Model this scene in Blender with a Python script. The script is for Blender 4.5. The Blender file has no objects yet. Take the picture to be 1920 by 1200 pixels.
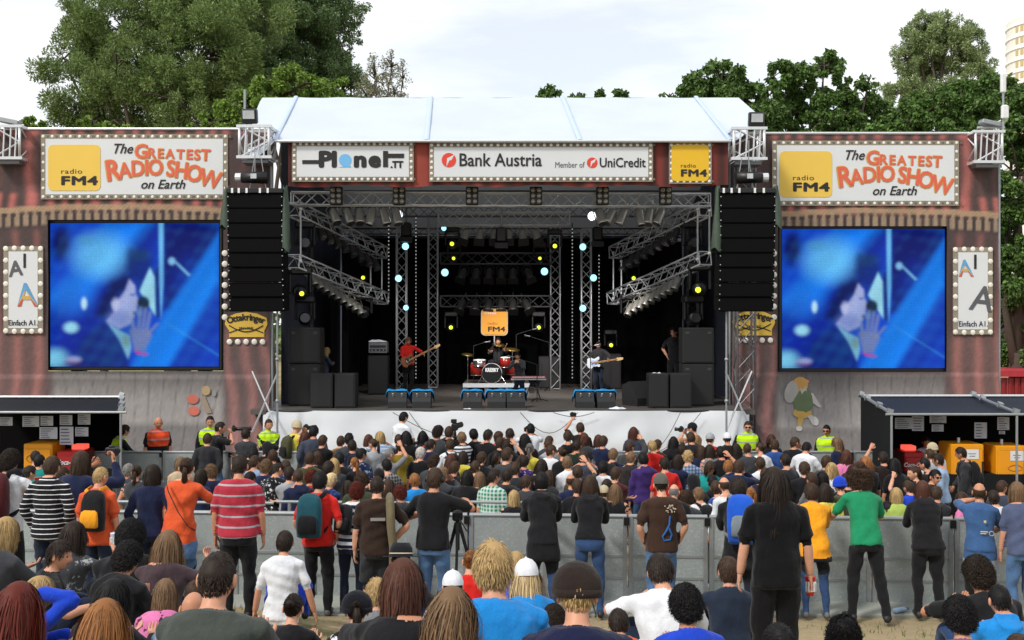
import bpy, bmesh, math, random, time
import numpy as np
from mathutils import Vector, Matrix, Euler
T0 = time.time()
random.seed(7); RNG = np.random.default_rng(7)
PI = math.pi
SC = bpy.context.scene
COL = SC.collection
# ------------------------------------------------------------------ camera, sky, sun, exposure
FPX = 2100.0; CZ = 4.15                      # focal length in photo pixels, eye height over the stage ground
cam_d = bpy.data.cameras.new('camera'); cam = bpy.data.objects.new('camera', cam_d); COL.objects.link(cam)
cam.location = (0, 0, CZ); cam.rotation_euler = (math.radians(90), 0, 0)
cam_d.sensor_width = 36; cam_d.lens = 36 * FPX / 1920; cam_d.clip_end = 2000; cam_d.clip_start = .1
SC.camera = cam
SUN_EL, SUN_AZ = math.radians(46), math.radians(228)     # azimuth clockwise from +Y: behind the camera, to its left
world = bpy.data.worlds.new('World'); SC.world = world; world.use_nodes = True
nt = world.node_tree; nt.nodes.clear()
def wn(t, **k):
    n = nt.nodes.new(t)
    for a, b in k.items(): setattr(n, a, b)
    return n
w_out = wn('ShaderNodeOutputWorld'); w_mix = wn('ShaderNodeMixShader'); w_b1 = wn('ShaderNodeBackground'); w_b2 = wn('ShaderNodeBackground')
w_sky = wn('ShaderNodeTexSky', sky_type='NISHITA', sun_disc=False, sun_elevation=SUN_EL, sun_rotation=SUN_AZ, altitude=200)
w_tc = wn('ShaderNodeTexCoord'); w_map = wn('ShaderNodeMapping'); w_no = wn('ShaderNodeTexNoise'); w_cr = wn('ShaderNodeValToRGB')
w_map.inputs['Scale'].default_value = (1.6, 1.6, 7.0)
w_no.inputs['Scale'].default_value = 1.7; w_no.inputs['Detail'].default_value = 6; w_no.inputs['Roughness'].default_value = .55
w_cr.color_ramp.elements[0].position = .36; w_cr.color_ramp.elements[0].color = (.62, .62, .62, 1)
w_cr.color_ramp.elements[1].position = .56; w_cr.color_ramp.elements[1].color = (1, 1, 1, 1)
w_b1.inputs['Strength'].default_value = .12
w_b2.inputs['Color'].default_value = (.96, .98, 1, 1); w_b2.inputs['Strength'].default_value = .95
L = nt.links.new
L(w_sky.outputs[0], w_b1.inputs['Color']); L(w_tc.outputs['Generated'], w_map.inputs[0]); L(w_map.outputs[0], w_no.inputs['Vector'])
L(w_no.outputs['Fac'], w_cr.inputs[0]); L(w_cr.outputs[0], w_mix.inputs['Fac']); L(w_b1.outputs[0], w_mix.inputs[1]); L(w_b2.outputs[0], w_mix.inputs[2])
L(w_mix.outputs[0], w_out.inputs['Surface'])
sun_d = bpy.data.lights.new('sun', 'SUN'); sun = bpy.data.objects.new('sun', sun_d); COL.objects.link(sun)
sun_d.energy = 2.2; sun_d.angle = math.radians(9); sun_d.color = (1, .95, .87)
_sd = Vector((math.sin(SUN_AZ) * math.cos(SUN_EL), math.cos(SUN_AZ) * math.cos(SUN_EL), math.sin(SUN_EL)))
sun.rotation_euler = (-_sd).to_track_quat('-Z', 'Y').to_euler()
VS = SC.view_settings
VS.view_transform = 'Standard'; VS.look = 'None'; VS.gamma = 1; VS.use_curve_mapping = False; VS.exposure = 0.32

# ------------------------------------------------------------------ helpers
def W(px, py, d):                             # a point of the place seen at photo pixel (px, py), d metres away
    return Vector(((px - 960) * d / FPX, d, CZ - (py - 600) * d / FPX))
def lin(c):                                   # sRGB 0-255 triple or hex -> linear
    if isinstance(c, str): c = [int(c[i:i + 2], 16) for i in (0, 2, 4)]
    return tuple(((v / 255 + .055) / 1.055) ** 2.4 if v > 10 else v / 255 / 12.92 for v in c)
def ground_z(x, y):
    ys = (-20, 0, 3, 5, 9, 13.0, 14.9, 16.2, 18, 40, 400); zs = (2.9, 2.6, 2.5, 2.22, 1.25, .62, .57, .08, 0, 0, 0)
    t = min(max((-1.2 - x) / 2.3, 0), 1); bank = .3 * t * t * (3 - 2 * t) * float(np.interp(y, (4.5, 6.5, 12.3, 13.2), (0, 1, 1, 0)))   # the slope is higher on the left
    return float(np.interp(y, ys, zs)) + bank
_mats = {}
class NM:                                     # small node-material builder
    def __init__(s, name):
        s.m = bpy.data.materials.new(name); s.m.use_nodes = True; s.t = s.m.node_tree
        s.b = s.t.nodes['Principled BSDF']; s.o = s.t.nodes['Material Output']
    def n(s, t, **k):
        x = s.t.nodes.new(t)
        for a, b in k.items(): setattr(x, a, b)
        return x
    def l(s, a, b): s.t.links.new(a, b)
    def coord(s, kind='Object', scale=(1, 1, 1)):
        c = s.n('ShaderNodeTexCoord'); m = s.n('ShaderNodeMapping'); m.inputs['Scale'].default_value = scale
        s.l(c.outputs[kind], m.inputs[0]); return m.outputs[0]
    def noise(s, vec, scale, detail=3, rough=.5):
        n = s.n('ShaderNodeTexNoise'); n.inputs['Scale'].default_value = scale; n.inputs['Detail'].default_value = detail
        n.inputs['Roughness'].default_value = rough; s.l(vec, n.inputs['Vector']); return n.outputs['Fac']
    def ramp(s, fac, stops):
        r = s.n('ShaderNodeValToRGB'); e = r.color_ramp.elements
        while len(e) < len(stops): e.new(.5)
        for el, (p, c) in zip(e, stops): el.position = p; el.color = tuple(c) + (1,) if len(c) == 3 else c
        s.l(fac, r.inputs[0]); return r.outputs[0]
    def mix(s, fac, a, b, mode='MIX'):
        x = s.n('ShaderNodeMix', data_type='RGBA', blend_type=mode)
        for sock, v in ((x.inputs[0], fac), (x.inputs[6], a), (x.inputs[7], b)):
            if hasattr(v, 'type') and hasattr(v, 'node'): s.l(v, sock)
            else: sock.default_value = v if not isinstance(v, tuple) else (tuple(v) + (1,) if len(v) == 3 else v)
        return x.outputs[2]
    def bump(s, h, strength=.3, dist=.01):
        b = s.n('ShaderNodeBump'); b.inputs['Strength'].default_value = strength; b.inputs['Distance'].default_value = dist
        s.l(h, b.inputs['Height']); s.l(b.outputs[0], s.b.inputs['Normal'])
    def set(s, col=None, rough=None, metal=None, spec=None):
        if col is not None:
            if hasattr(col, 'node'): s.l(col, s.b.inputs['Base Color'])
            else: s.b.inputs['Base Color'].default_value = tuple(col) + (1,)
        if rough is not None: s.b.inputs['Roughness'].default_value = rough
        if metal is not None: s.b.inputs['Metallic'].default_value = metal
        if spec is not None: s.b.inputs['Specular IOR Level'].default_value = spec
        return s
def mat(name, col, rough=.6, metal=0, spec=.5, var=.25, scale=6, bump=0, bscale=40):
    if name in _mats: return _mats[name]
    k = NM(name); v = k.coord(); f = k.noise(v, scale, 4, .6)
    c = k.mix(f, tuple(x * (1 - var) for x in col), tuple(min(1, x * (1 + var)) for x in col))
    k.set(c, rough, metal, spec)
    if bump: k.bump(k.noise(v, bscale, 3), bump, .01)
    _mats[name] = k.m; return k.m
def emit(name, col, strength):
    if name in _mats: return _mats[name]
    k = NM(name); k.set((.02, .02, .02), .4)
    k.b.inputs['Emission Color'].default_value = tuple(col) + (1,); k.b.inputs['Emission Strength'].default_value = strength
    _mats[name] = k.m; return k.m
def vcol_mat(name, emission=0, rough=.75, grain=.12):
    if name in _mats: return _mats[name]
    k = NM(name); a = k.n('ShaderNodeVertexColor', layer_name='print')
    if emission:
        k.set((.01, .01, .015), .8, spec=0); k.l(a.outputs[0], k.b.inputs['Emission Color']); k.b.inputs['Emission Strength'].default_value = emission
    else:
        v = k.coord(); f = k.noise(v, 3, 6, .65); g = k.mix(f, (1 - grain,) * 3, (1 + grain * .4,) * 3)
        k.set(k.mix(1.0, a.outputs[0], g, 'MULTIPLY'), rough, spec=.25); k.bump(k.noise(v, 1.3, 3), .5, .06)
    _mats[name] = k.m; return k.m
def frame_of(d, ref=None):
    d = Vector(d).normalized(); r = Vector(ref) if ref is not None else (Vector((0, 0, 1)) if abs(d.z) < .95 else Vector((0, 1, 0)))
    u = d.cross(r).normalized(); return u, u.cross(d).normalized()
class MB:                                     # collects shapes; build() links them as one mesh object
    def __init__(s): s.v = []; s.f = []; s.mi = []; s.cur = 0
    def add(s, vs, fs):
        o = len(s.v); s.v.extend([tuple(p) for p in vs]); s.f.extend([tuple(i + o for i in f) for f in fs]); s.mi.extend([s.cur] * len(fs)); return s
    def box(s, c, size, rot=None, taper=1.0):
        hx, hy, hz = size[0] / 2, size[1] / 2, size[2] / 2
        R = Euler(rot).to_matrix() if rot is not None else None; vs = []
        for z, t in ((-hz, 1.0), (hz, taper)):
            for x, y in ((-hx, -hy), (hx, -hy), (hx, hy), (-hx, hy)):
                p = Vector((x * t, y * t, z)); p = R @ p if R else p; vs.append(p + Vector(c))
        return s.add(vs, [(3, 2, 1, 0), (4, 5, 6, 7), (0, 1, 5, 4), (1, 2, 6, 5), (2, 3, 7, 6), (3, 0, 4, 7)])
    def rbox(s, c, size, r=.02, rot=None):    # box with chamfered edges
        hx, hy, hz = [v / 2 for v in size]; R = Euler(rot).to_matrix() if rot is not None else None; vs = []
        for z, k in ((-hz, 1), (-hz + r, 0), (hz - r, 0), (hz, 1)):
            a, b = hx - (r if k else 0), hy - (r if k else 0)
            for x, y in ((-a + r, -b), (a - r, -b), (a, -b + r), (a, b - r), (a - r, b), (-a + r, b), (-a, b - r), (-a, -b + r)):
                p = Vector((x, y, z)); p = R @ p if R else p; vs.append(p + Vector(c))
        fs = [tuple(range(7, -1, -1)), tuple(range(24, 32))]
        for k in range(3):
            for i in range(8): j = (i + 1) % 8; fs.append((k * 8 + i, k * 8 + j, k * 8 + 8 + j, k * 8 + 8 + i))
        return s.add(vs, fs)
    def tube(s, p0, p1, r, n=6, r1=None, cap=True): return s.path([p0, p1], [r, r if r1 is None else r1], n, cap)
    def path(s, pts, rad, n=6, cap=True, ref=None):
        pts = [Vector(p) for p in pts]; m = len(pts)
        if not hasattr(rad, '__len__'): rad = [rad] * m
        vs = []; fs = []; pu = None
        for i, p in enumerate(pts):
            d = (pts[min(i + 1, m - 1)] - pts[max(i - 1, 0)]); d = d if d.length > 1e-9 else Vector((0, 0, 1))
            d.normalize()
            if pu is None: u, w = frame_of(d, ref)
            else:
                u = (pu - d * pu.dot(d)); u = u.normalized() if u.length > 1e-6 else frame_of(d)[0]; w = u.cross(d)
            pu = u; q = rad[i]; qa, qb = q if hasattr(q, '__len__') else (q, q)
            for k in range(n):
                a = 2 * PI * k / n; vs.append(p + u * (math.cos(a) * qa) + w * (math.sin(a) * qb))
        for i in range(m - 1):
            for k in range(n):
                j = (k + 1) % n; fs.append((i * n + k, i * n + n + k, i * n + n + j, i * n + j))
        if cap: fs.append(tuple(range(n))); fs.append(tuple(range(m * n - 1, (m - 1) * n - 1, -1)))
        return s.add(vs, fs)
    def sphere(s, c, r, nu=10, nv=7):
        rx, ry, rz = r if hasattr(r, '__len__') else (r, r, r); vs = [(c[0], c[1], c[2] - rz)]; fs = []
        for i in range(1, nv):
            t = PI * i / nv
            for k in range(nu):
                a = 2 * PI * k / nu; vs.append((c[0] + rx * math.sin(t) * math.cos(a), c[1] + ry * math.sin(t) * math.sin(a), c[2] - rz * math.cos(t)))
        vs.append((c[0], c[1], c[2] + rz)); top = len(vs) - 1
        for k in range(nu):
            j = (k + 1) % nu; fs.append((0, 1 + j, 1 + k)); fs.append((top, top - nu + k, top - nu + j))
            for i in range(nv - 2): a = 1 + i * nu; fs.append((a + k, a + j, a + nu + j, a + nu + k))
        return s.add(vs, fs)
    def disc(s, c, normal, r, n=14, thick=.004, r1=None):
        N = Vector(normal).normalized(); return s.tube(Vector(c), Vector(c) + N * thick, r, n, r1)
    def prism(s, poly, to3, depth):           # polygon in 2-D, to3(u, v, w) -> 3-D, w from 0 to depth
        n = len(poly); vs = [to3(u, v, 0) for u, v in poly] + [to3(u, v, depth) for u, v in poly]
        fs = [tuple(range(n - 1, -1, -1)), tuple(range(n, 2 * n))] + [(i, (i + 1) % n, n + (i + 1) % n, n + i) for i in range(n)]
        return s.add(vs, fs)
    def quad(s, a, b, c, d): return s.add([a, b, c, d], [(0, 1, 2, 3)])
    def grid(s, fn, nu, nv):
        vs = [fn(i / nu, j / nv) for j in range(nv + 1) for i in range(nu + 1)]; w = nu + 1
        return s.add(vs, [(j * w + i, j * w + i + 1, (j + 1) * w + i + 1, (j + 1) * w + i) for j in range(nv) for i in range(nu)])
    def mesh(s, name, mats, smooth=False):
        me = bpy.data.meshes.new(name); me.from_pydata(s.v, [], s.f)
        for m in (mats if isinstance(mats, (list, tuple)) else [mats]): me.materials.append(m)
        if any(s.mi): me.polygons.foreach_set('material_index', s.mi)
        if smooth: me.polygons.foreach_set('use_smooth', [True] * len(s.f))
        me.update(); return me
    def build(s, name, mats, parent=None, smooth=False, loc=None):
        return link(name, s.mesh(name, mats, smooth), parent, loc)
def link(name, me, parent=None, loc=None):
    o = bpy.data.objects.new(name, me); COL.objects.link(o)
    if loc is not None: o.location = loc
    if parent is not None: o.parent = parent
    return o
def tag(o, label=None, cat=None, group=None, kind=None):
    for k, v in (('label', label), ('category', cat), ('group', group), ('kind', kind)):
        if v: o[k] = v
    if cat and not kind: o['kind'] = 'thing'
    return o
def empty(name, loc=(0, 0, 0), rz=0, label=None, cat=None, group=None):
    o = bpy.data.objects.new(name, None); COL.objects.link(o); o.location = loc; o.rotation_euler = (0, 0, rz); o.empty_display_size = .2
    return tag(o, label, cat, group)
def copy_tree(o, parent=None):
    c = o.copy(); COL.objects.link(c)
    if parent is not None: c.parent = parent
    for ch in list(o.children): copy_tree(ch, c)
    return c
TMP = bpy.data.scenes.new('workbench')
ORD = ['first', 'second', 'third', 'fourth', 'fifth', 'sixth', 'seventh', 'eighth', 'ninth', 'tenth', 'eleventh', 'twelfth', 'thirteenth', 'fourteenth', 'fifteenth', 'sixteenth']
def text_mesh(txt, size, bold=0.0, extrude=.002, shear=0, sx=1.0, align='CENTER', spacing=1.0):
    cu = bpy.data.curves.new('t', 'FONT'); cu.body = txt; cu.size = size; cu.extrude = .002; cu.shear = shear
    cu.align_x = align; cu.space_character = spacing; cu.resolution_u = 3
    ob = bpy.data.objects.new('t', cu); TMP.collection.objects.link(ob); TMP.view_layers[0].update()
    me = bpy.data.meshes.new_from_object(ob.evaluated_get(TMP.view_layers[0].depsgraph))
    bpy.data.objects.remove(ob); bpy.data.curves.remove(cu)
    co = np.empty(len(me.vertices) * 3); me.vertices.foreach_get('co', co); co = co.reshape(-1, 3); co[:, 0] *= sx
    fs = [tuple(p.vertices) for p in me.polygons]; bpy.data.meshes.remove(me)
    if bold > 0:                              # heavier strokes: the same letters printed a few times, each a hair further out
        C = []; F_ = []
        for k, (dx, dz) in enumerate(((0, 0), (1, 0), (-1, 0), (0, 1), (0, -1), (.7, .7), (-.7, .7), (.7, -.7), (-.7, -.7))):
            F_ += [tuple(i + len(co) * k for i in f) for f in fs]; C.append(co + np.array([dx * bold, dz * bold, .0006 * k]))
        co = np.concatenate(C); fs = F_
    return co, fs
class TB(MB):                                 # lettering on a wall at depth y, facing -Y; each line of words becomes its own object
    def put(s, txt, x, y, z, size, bold=0.0, shear=0, sx=1.0, align='CENTER', rot=0, spacing=1.0, fit=None):
        co, fs = text_mesh(txt, size, bold, .003, shear, sx, align, spacing)
        if fit: co[:, 0] *= fit / (co[:, 0].max() - co[:, 0].min())
        c, sn = math.cos(rot), math.sin(rot); s.cut()
        return s.add([(x + u * c - v * sn, y - w, z + u * sn + v * c) for u, v, w in co], fs)
    def cut(s):
        if not hasattr(s, 'done'): s.done = []
        if s.f: s.done.append((s.v, s.f)); s.v, s.f, s.mi = [], [], []
    def build(s, name, mats, parent=None, smooth=False, loc=None):
        s.cut()
        for v, f in s.done: q = MB(); q.add(v, f); o = q.build(name, mats, parent, smooth, loc)
        s.done = []; return o
# ------------------------------------------------------------------ people: bodies grown round a posed skeleton, then merged into one skin
def V(*a): return np.array(a, float)
def nrm(v): return v / (np.linalg.norm(v) + 1e-9)
def ik(a, t, l1, l2, pole):
    d = t - a; L_ = min(np.linalg.norm(d), (l1 + l2) * .995); u = nrm(d); t = a + u * L_
    x = (l1 * l1 - l2 * l2 + L_ * L_) / (2 * L_); h = math.sqrt(max(l1 * l1 - x * x, 0)); p = pole - u * np.dot(pole, u)
    return a + u * x + nrm(p) * h, t
def rotx(a): c, s = math.cos(a), math.sin(a); return np.array([[1, 0, 0], [0, c, -s], [0, s, c]])
def roty(a): c, s = math.cos(a), math.sin(a); return np.array([[c, 0, s], [0, 1, 0], [-s, 0, c]])
def rotz(a): c, s = math.cos(a), math.sin(a); return np.array([[c, -s, 0], [s, c, 0], [0, 0, 1]])
class Body:
    def __init__(s): s.v = []; s.f = []; s.smp = []
    def loft(s, cs, us, ws, ab, tag_, n=12, e=2.0, bias=0.0):
        o = len(s.v); m = len(cs)
        for c, u, w, (a, b) in zip(cs, us, ws, ab):
            for k in range(n):
                t = 2 * PI * k / n; x, y = math.cos(t), math.sin(t)
                s.v.append(c + u * (a * math.copysign(abs(x) ** (2 / e), x)) + w * (b * math.copysign(abs(y) ** (2 / e), y)))
        for i in range(m - 1):
            for k in range(n):
                j = (k + 1) % n; s.f.append((o + i * n + k, o + i * n + j, o + i * n + n + j, o + i * n + n + k))
        s.f.append(tuple(range(o + n - 1, o - 1, -1))); s.f.append(tuple(range(o + (m - 1) * n, o + m * n)))
        for i in range(m - 1):
            ln_ = np.linalg.norm(cs[i + 1] - cs[i]); nq = max(1, int(ln_ / (.022 if n >= 14 else .04))); qs = tuple(w_ / nq for w_ in range(nq))
            for q in qs + ((1.,) if i == m - 2 else ()):
                c = cs[i] * (1 - q) + cs[i + 1] * q; a = ab[i][0] * (1 - q) + ab[i + 1][0] * q; b = ab[i][1] * (1 - q) + ab[i + 1][1] * q
                u = us[i]; h = max(a - b, 0)
                for k in ((-1, -.5, 0, .5, 1) if h > .004 else (0,)): s.smp.append((*(c + u * h * k), min(a, b) + bias, tag_))
    def limb(s, pts, rad, tag_, n=10):
        pts = [np.array(p, float) for p in pts]; m = len(pts); cs = []; us = []; ws = []
        pu = None
        for i, p in enumerate(pts):
            d = nrm(pts[min(i + 1, m - 1)] - pts[max(i - 1, 0)])
            if pu is None: r = V(0, 0, 1) if abs(d[2]) < .9 else V(0, 1, 0); u = nrm(np.cross(d, r))
            else: u = nrm(pu - d * np.dot(pu, d))
            pu = u; cs.append(p); us.append(u); ws.append(np.cross(d, u))
        s.loft(cs, us, ws, [(r, r) if not hasattr(r, '__len__') else r for r in rad], tag_, n)
def catmull(P, R, k=3):
    P = [np.array(p, float) for p in P]; out = []; rr = []
    for i in range(len(P) - 1):
        p0 = P[max(i - 1, 0)]; p1 = P[i]; p2 = P[i + 1]; p3 = P[min(i + 2, len(P) - 1)]
        for q in range(k):
            t = q / k
            out.append(.5 * ((2 * p1) + (-p0 + p2) * t + (2 * p0 - 5 * p1 + 4 * p2 - p3) * t * t + (-p0 + 3 * p1 - 3 * p2 + p3) * t ** 3))
            rr.append(R[i] * (1 - t) + R[i + 1] * t)
    out.append(P[-1]); rr.append(R[-1]); return out, rr
# head in its own frame: centre at the origin, face to +Y, chin at z = -.118, crown at .118
def head_verts(nu=28, nv=22):
    vs = []; fs = []
    for j in range(nv + 1):
        t = PI * j / nv
        for i in range(nu):
            a = 2 * PI * i / nu; x, y, z = math.sin(t) * math.cos(a), math.sin(t) * math.sin(a), -math.cos(t)
            X, Y, Z = x * .077, y * .098, z * .118
            if z < 0:
                k = -z
                X *= 1 - .30 * k ** 1.5
                if y > 0: Y *= 1 + .02 * k
                else: Y *= 1 - .55 * k ** 1.4
            else:
                if y < 0: Y *= 1.06
                X *= 1.0 + .03 * (1 - z)
            if y > 0:
                Y *= 1 - .05 * y
                fx = X; fz = Z
                Y += .024 * math.exp(-(fx / .012) ** 2) * math.exp(-((fz + .03) / .016) ** 2)          # nose tip
                Y += .011 * math.exp(-(fx / .010) ** 2) * math.exp(-((fz + .005) / .022) ** 2)          # bridge
                Y -= .011 * (math.exp(-((abs(fx) - .031) / .016) ** 2)) * math.exp(-((fz - .004) / .012) ** 2)  # eye sockets
                Y += .006 * math.exp(-(fx / .04) ** 2) * math.exp(-((fz - .027) / .012) ** 2)           # brow
                Y += .007 * math.exp(-(fx / .02) ** 2) * math.exp(-((fz + .062) / .009) ** 2)           # lips
                Y -= .004 * math.exp(-(fx / .025) ** 2) * math.exp(-((fz + .080) / .007) ** 2)
                Y += .012 * math.exp(-(fx / .025) ** 2) * math.exp(-((fz + .103) / .014) ** 2)          # chin
            vs.append((X, Y, Z))
    for j in range(nv):
        for i in range(nu):
            k = (i + 1) % nu; fs.append((j * nu + i, j * nu + k, (j + 1) * nu + k, (j + 1) * nu + i))
    return np.array(vs), fs
HEAD_V, HEAD_F = head_verts()
def make_head(face=True):
    mb = MB(); mb.add(HEAD_V, HEAD_F)
    for i, f in enumerate(HEAD_F):
        c = HEAD_V[list(f)].mean(0)
        if face and c[1] > .07 and abs(c[0]) < .022 and -.07 < c[2] < -.054: mb.mi[i] = 4
    for sx in (-1, 1):
        mb.cur = 0; mb.sphere((sx * .084, -.012, -.010), (.011, .019, .033), 10, 7)
        if face:
            mb.cur = 5; mb.sphere((sx * .031, .0775, .004), (.0125, .0075, .0075), 8, 6)
    return np.array(mb.v), mb.f, mb.mi
HEAD_FULL = make_head(True)
def make_hand(side, curl=.5, spread=.1):
    # wrist at the origin, fingers to -Z, palm to +Y for a hand hanging with its back outwards; side -1 left, 1 right; thumb to +Y
    mb = MB()
    pts = [(0, 0, .02), (0, 0, 0), (0, .004, -.04), (0, .004, -.085), (0, .002, -.098)]
    mb.path(pts, [(.022, .024), (.023, .026), (.017, .040), (.014, .042), (.008, .036)], 8, ref=(0, 1, 0))
    for k, (y, L_, r) in enumerate(((.033, .070, .0088), (.012, .078, .0092), (-.010, .072, .0088), (-.030, .056, .0078))):
        p = Vector((0, y, -.088)); d = Vector((0, (y - .002) * spread * 6, -1)).normalized(); P = [p - d * .02, p]; R = [r, r]; ang = 0
        for j, q in enumerate((.45, .32, .25)):
            ang += curl * (.5, .8, .6)[j]
            dd = Vector((-side * math.sin(ang), d.y * math.cos(ang), -math.cos(ang))).normalized(); P.append(P[-1] + dd * L_ * q); R.append(r * (1, .92, .7)[j])
        mb.path(P, R, 6)
    mb.path([(0, .025, -.02), (-side * .012, .050, -.045), (-side * .022, .062, -.072), (-side * .03, .062, -.096)], [.013, .0125, .0105, .0075], 6)
    return np.array(mb.v), mb.f
HANDS = {}
TAG_SKIN, TAG_TOP, TAG_BOT, TAG_SHOE, TAG_LIP, TAG_EYE, TAG_X = range(7)
def grow(b, voxel, smooth=3):
    me = bpy.data.meshes.new('tmp'); me.from_pydata([tuple(p) for p in b.v], [], b.f)
    ob = bpy.data.objects.new('tmp', me); TMP.collection.objects.link(ob)
    m = ob.modifiers.new('r', 'REMESH'); m.mode = 'VOXEL'; m.voxel_size = voxel
    s = ob.modifiers.new('s', 'SMOOTH'); s.factor = .5; s.iterations = smooth
    TMP.view_layers[0].update(); ev = ob.evaluated_get(TMP.view_layers[0].depsgraph); em = ev.to_mesh()
    co = np.empty(len(em.vertices) * 3, np.float32); em.vertices.foreach_get('co', co); no = np.empty_like(co); em.vertices.foreach_get('normal', no)
    fs = np.empty(len(em.loops), np.int32); em.loops.foreach_get('vertex_index', fs); fs = fs.reshape(-1, 4)
    ev.to_mesh_clear(); bpy.data.objects.remove(ob); bpy.data.meshes.remove(me)
    return co.reshape(-1, 3).astype(float), no.reshape(-1, 3), fs
DEF = dict(h=1.75, fem=0, wide=1.0, lean=3, side=0, twist=0, hyaw=0, hpitch=6, htilt=0, pz=None, sit=False, sleeve='short', bottom='long', voxel=.022,
           hl=(-.27, .06, .74), hr=(.27, .06, .74), el=(-.6, -1, 0), er=(.6, -1, 0), fl=(-.11, 0), fr=(.11, .02), kl=(-.1, 1, .2), kr=(.1, 1, .2),
           fz=(0, 0), curl=.55, loose=1.0, hem=.86, fold=.0095, coat=False, bag=0, face=True, palm=None, tilt_shoes=0, fdir=(0, 0), neckline=1.49, hands=True, seed=0)
def make_body(name, **kw):
    p = dict(DEF); p.update(kw); B = Body(); fem = p['fem']; wd = p['wide']; lo = p['loose']; rng = np.random.default_rng(p['seed'] + 11)
    pz = p['pz'] if p['pz'] is not None else .945
    P0 = V(0, 0, pz); lean = math.radians(p['lean']); side = math.radians(p['side']); tw = math.radians(p['twist'])
    if 'px' in p: P0 = P0 + V(p['px'][0], p['px'][1], 0)
    def spine(z):                            # z in standing coordinates, bends progressively
        t = min(max((z - .95) / .52, 0), 1.3); n = 8; pos = P0.copy(); a0 = (.55 if not p['sit'] else .4)
        L_ = (z - .945)
        if L_ <= 0:
            R = rotx(-lean * a0 * .6) @ roty(side * .3); return P0 + R @ V(0, 0, L_), R
        for k in range(n):
            f = (k + .5) / n * t; R = rotx(-lean * (a0 + (1 - a0) * f * 1.6)) @ roty(side * (.3 + .7 * f)); pos = pos + R @ V(0, 0, L_ / n)
        return pos, R @ rotz(tw * min(t, 1))
    sh = .178 * (1 - .09 * fem) * (1 + (wd - 1) * .5); hipw = 1 + .06 * fem
    prof = [(.80, .150 * hipw, .112, -.012), (.88, .170 * hipw, .124, -.016), (.96, .166 * hipw, .116, -.008), (1.07, (.146 - .016 * fem), .102, 0),
            (1.19, .156 - .012 * fem, .112, .004), (1.31, .174 - .012 * fem, .120 + .01 * fem, .004), (1.39, .178 - .01 * fem, .110, -.004), (1.445, .150 - .012 * fem, .082, -.012), (1.485, .092, .064, -.014)]
    if p['sit']: prof[0] = (.815, .165 * hipw, .12, -.02)
    cs, us, ws, ab = [], [], [], []
    def ring(z, a, b_, yo):
        c, R = spine(z); cs.append(c + R @ V(0, yo, 0)); us.append(R @ V(1, 0, 0)); ws.append(R @ V(0, 1, 0)); ab.append((a, b_))
    for z, a, b_, yo in prof:
        belly = 1 + (wd - 1) * (1.25 if .95 < z < 1.25 else 1.0); top = z > p['hem'] + .03
        ring(z, a * belly + (.010 * lo if top else .004), b_ * belly + (.010 * lo if top else .004), yo)
    k = next(i for i, q in enumerate(prof) if q[0] > .95)
    B.loft(cs[:k + 1], us[:k + 1], ws[:k + 1], ab[:k + 1], TAG_BOT, 16, 2.4)
    B.loft(cs[k:-1], us[k:-1], ws[k:-1], ab[k:-1], TAG_TOP, 16, 2.4); B.loft(cs[-2:], us[-2:], ws[-2:], ab[-2:], TAG_SKIN if not p.get('collar') else TAG_TOP, 16, 2.2)
    cs, us, ws, ab = [], [], [], []                                           # the hem of the top hangs over the trousers
    for q in (0, .5, 1):
        z = (p['hem'] + .015) * (1 - q) + 1.12 * q; i = max(j for j in range(len(prof)) if prof[j][0] <= z + 1e-6); z0, a0, b0, y0 = prof[i]; z1, a1, b1, y1 = prof[min(i + 1, len(prof) - 1)]
        f = (z - z0) / max(z1 - z0, 1e-6); e_ = (.022 - .010 * q) * lo
        ring(z, (a0 + (a1 - a0) * f) * wd + e_, (b0 + (b1 - b0) * f) * wd + e_, y0 + (y1 - y0) * f)
    B.loft(cs, us, ws, ab, TAG_TOP, 16, 2.3, bias=.035)
    nb, Rn = spine(1.485); hp = math.radians(p['hpitch']); Rh0 = rotx(-lean * .35 - hp) @ roty(math.radians(p['htilt'])) @ rotz(math.radians(p['hyaw']))
    neck_top = nb + rotx(-lean * .6 - hp * .5) @ V(0, .022, .085); hc = neck_top + Rh0 @ V(0, .016, .055)
    B.limb([nb + Rn @ V(0, -.012, -.03), nb + Rn @ V(0, -.004, .02), neck_top, hc + Rh0 @ V(0, -.02, -.02)], [.062, .056 - .006 * fem, .053 - .006 * fem, .05], TAG_SKIN, 12)
    rt = .052                                                                # shoulders and arms
    hands = []
    for sd, H, E in ((-1, p['hl'], p['el']), (1, p['hr'], p['er'])):
        c, R = spine(1.408); S = c + R @ V(sd * sh, -.012, 0)
        if isinstance(H, str): continue
        H = np.array(H, float); E = np.array(E, float)
        el, wr = ik(S, H, .285, .255, E)
        sk = p['sleeve']; ar = (.056, .049, .041, .042, .037, .027); ar = [r * (1 - .1 * fem) * (1 + (wd - 1) * .6) for r in ar]
        m1 = S * .5 + el * .5; f1 = el * .62 + wr * .38; f2 = el * .25 + wr * .75
        B.limb([c + R @ V(sd * .075, -.012, .030), c + R @ V(sd * (sh - .055), -.012, .014), S + nrm(el - S) * .015, S * .7 + el * .3], [.050, .054 + .003 * lo, .054 + .003 * lo, .05], TAG_TOP if sk != 'none' else TAG_TOP, 10)
        if sk == 'none': B.limb([S + nrm(S - c) * .0, S * .6 + el * .4], [.055, .052], TAG_SKIN, 10)
        pts, rr = catmull([S, m1, el, f1, f2, wr], ar, 3); B.limb(pts, rr, TAG_SKIN, 10)
        ex = .013 * lo
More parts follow.
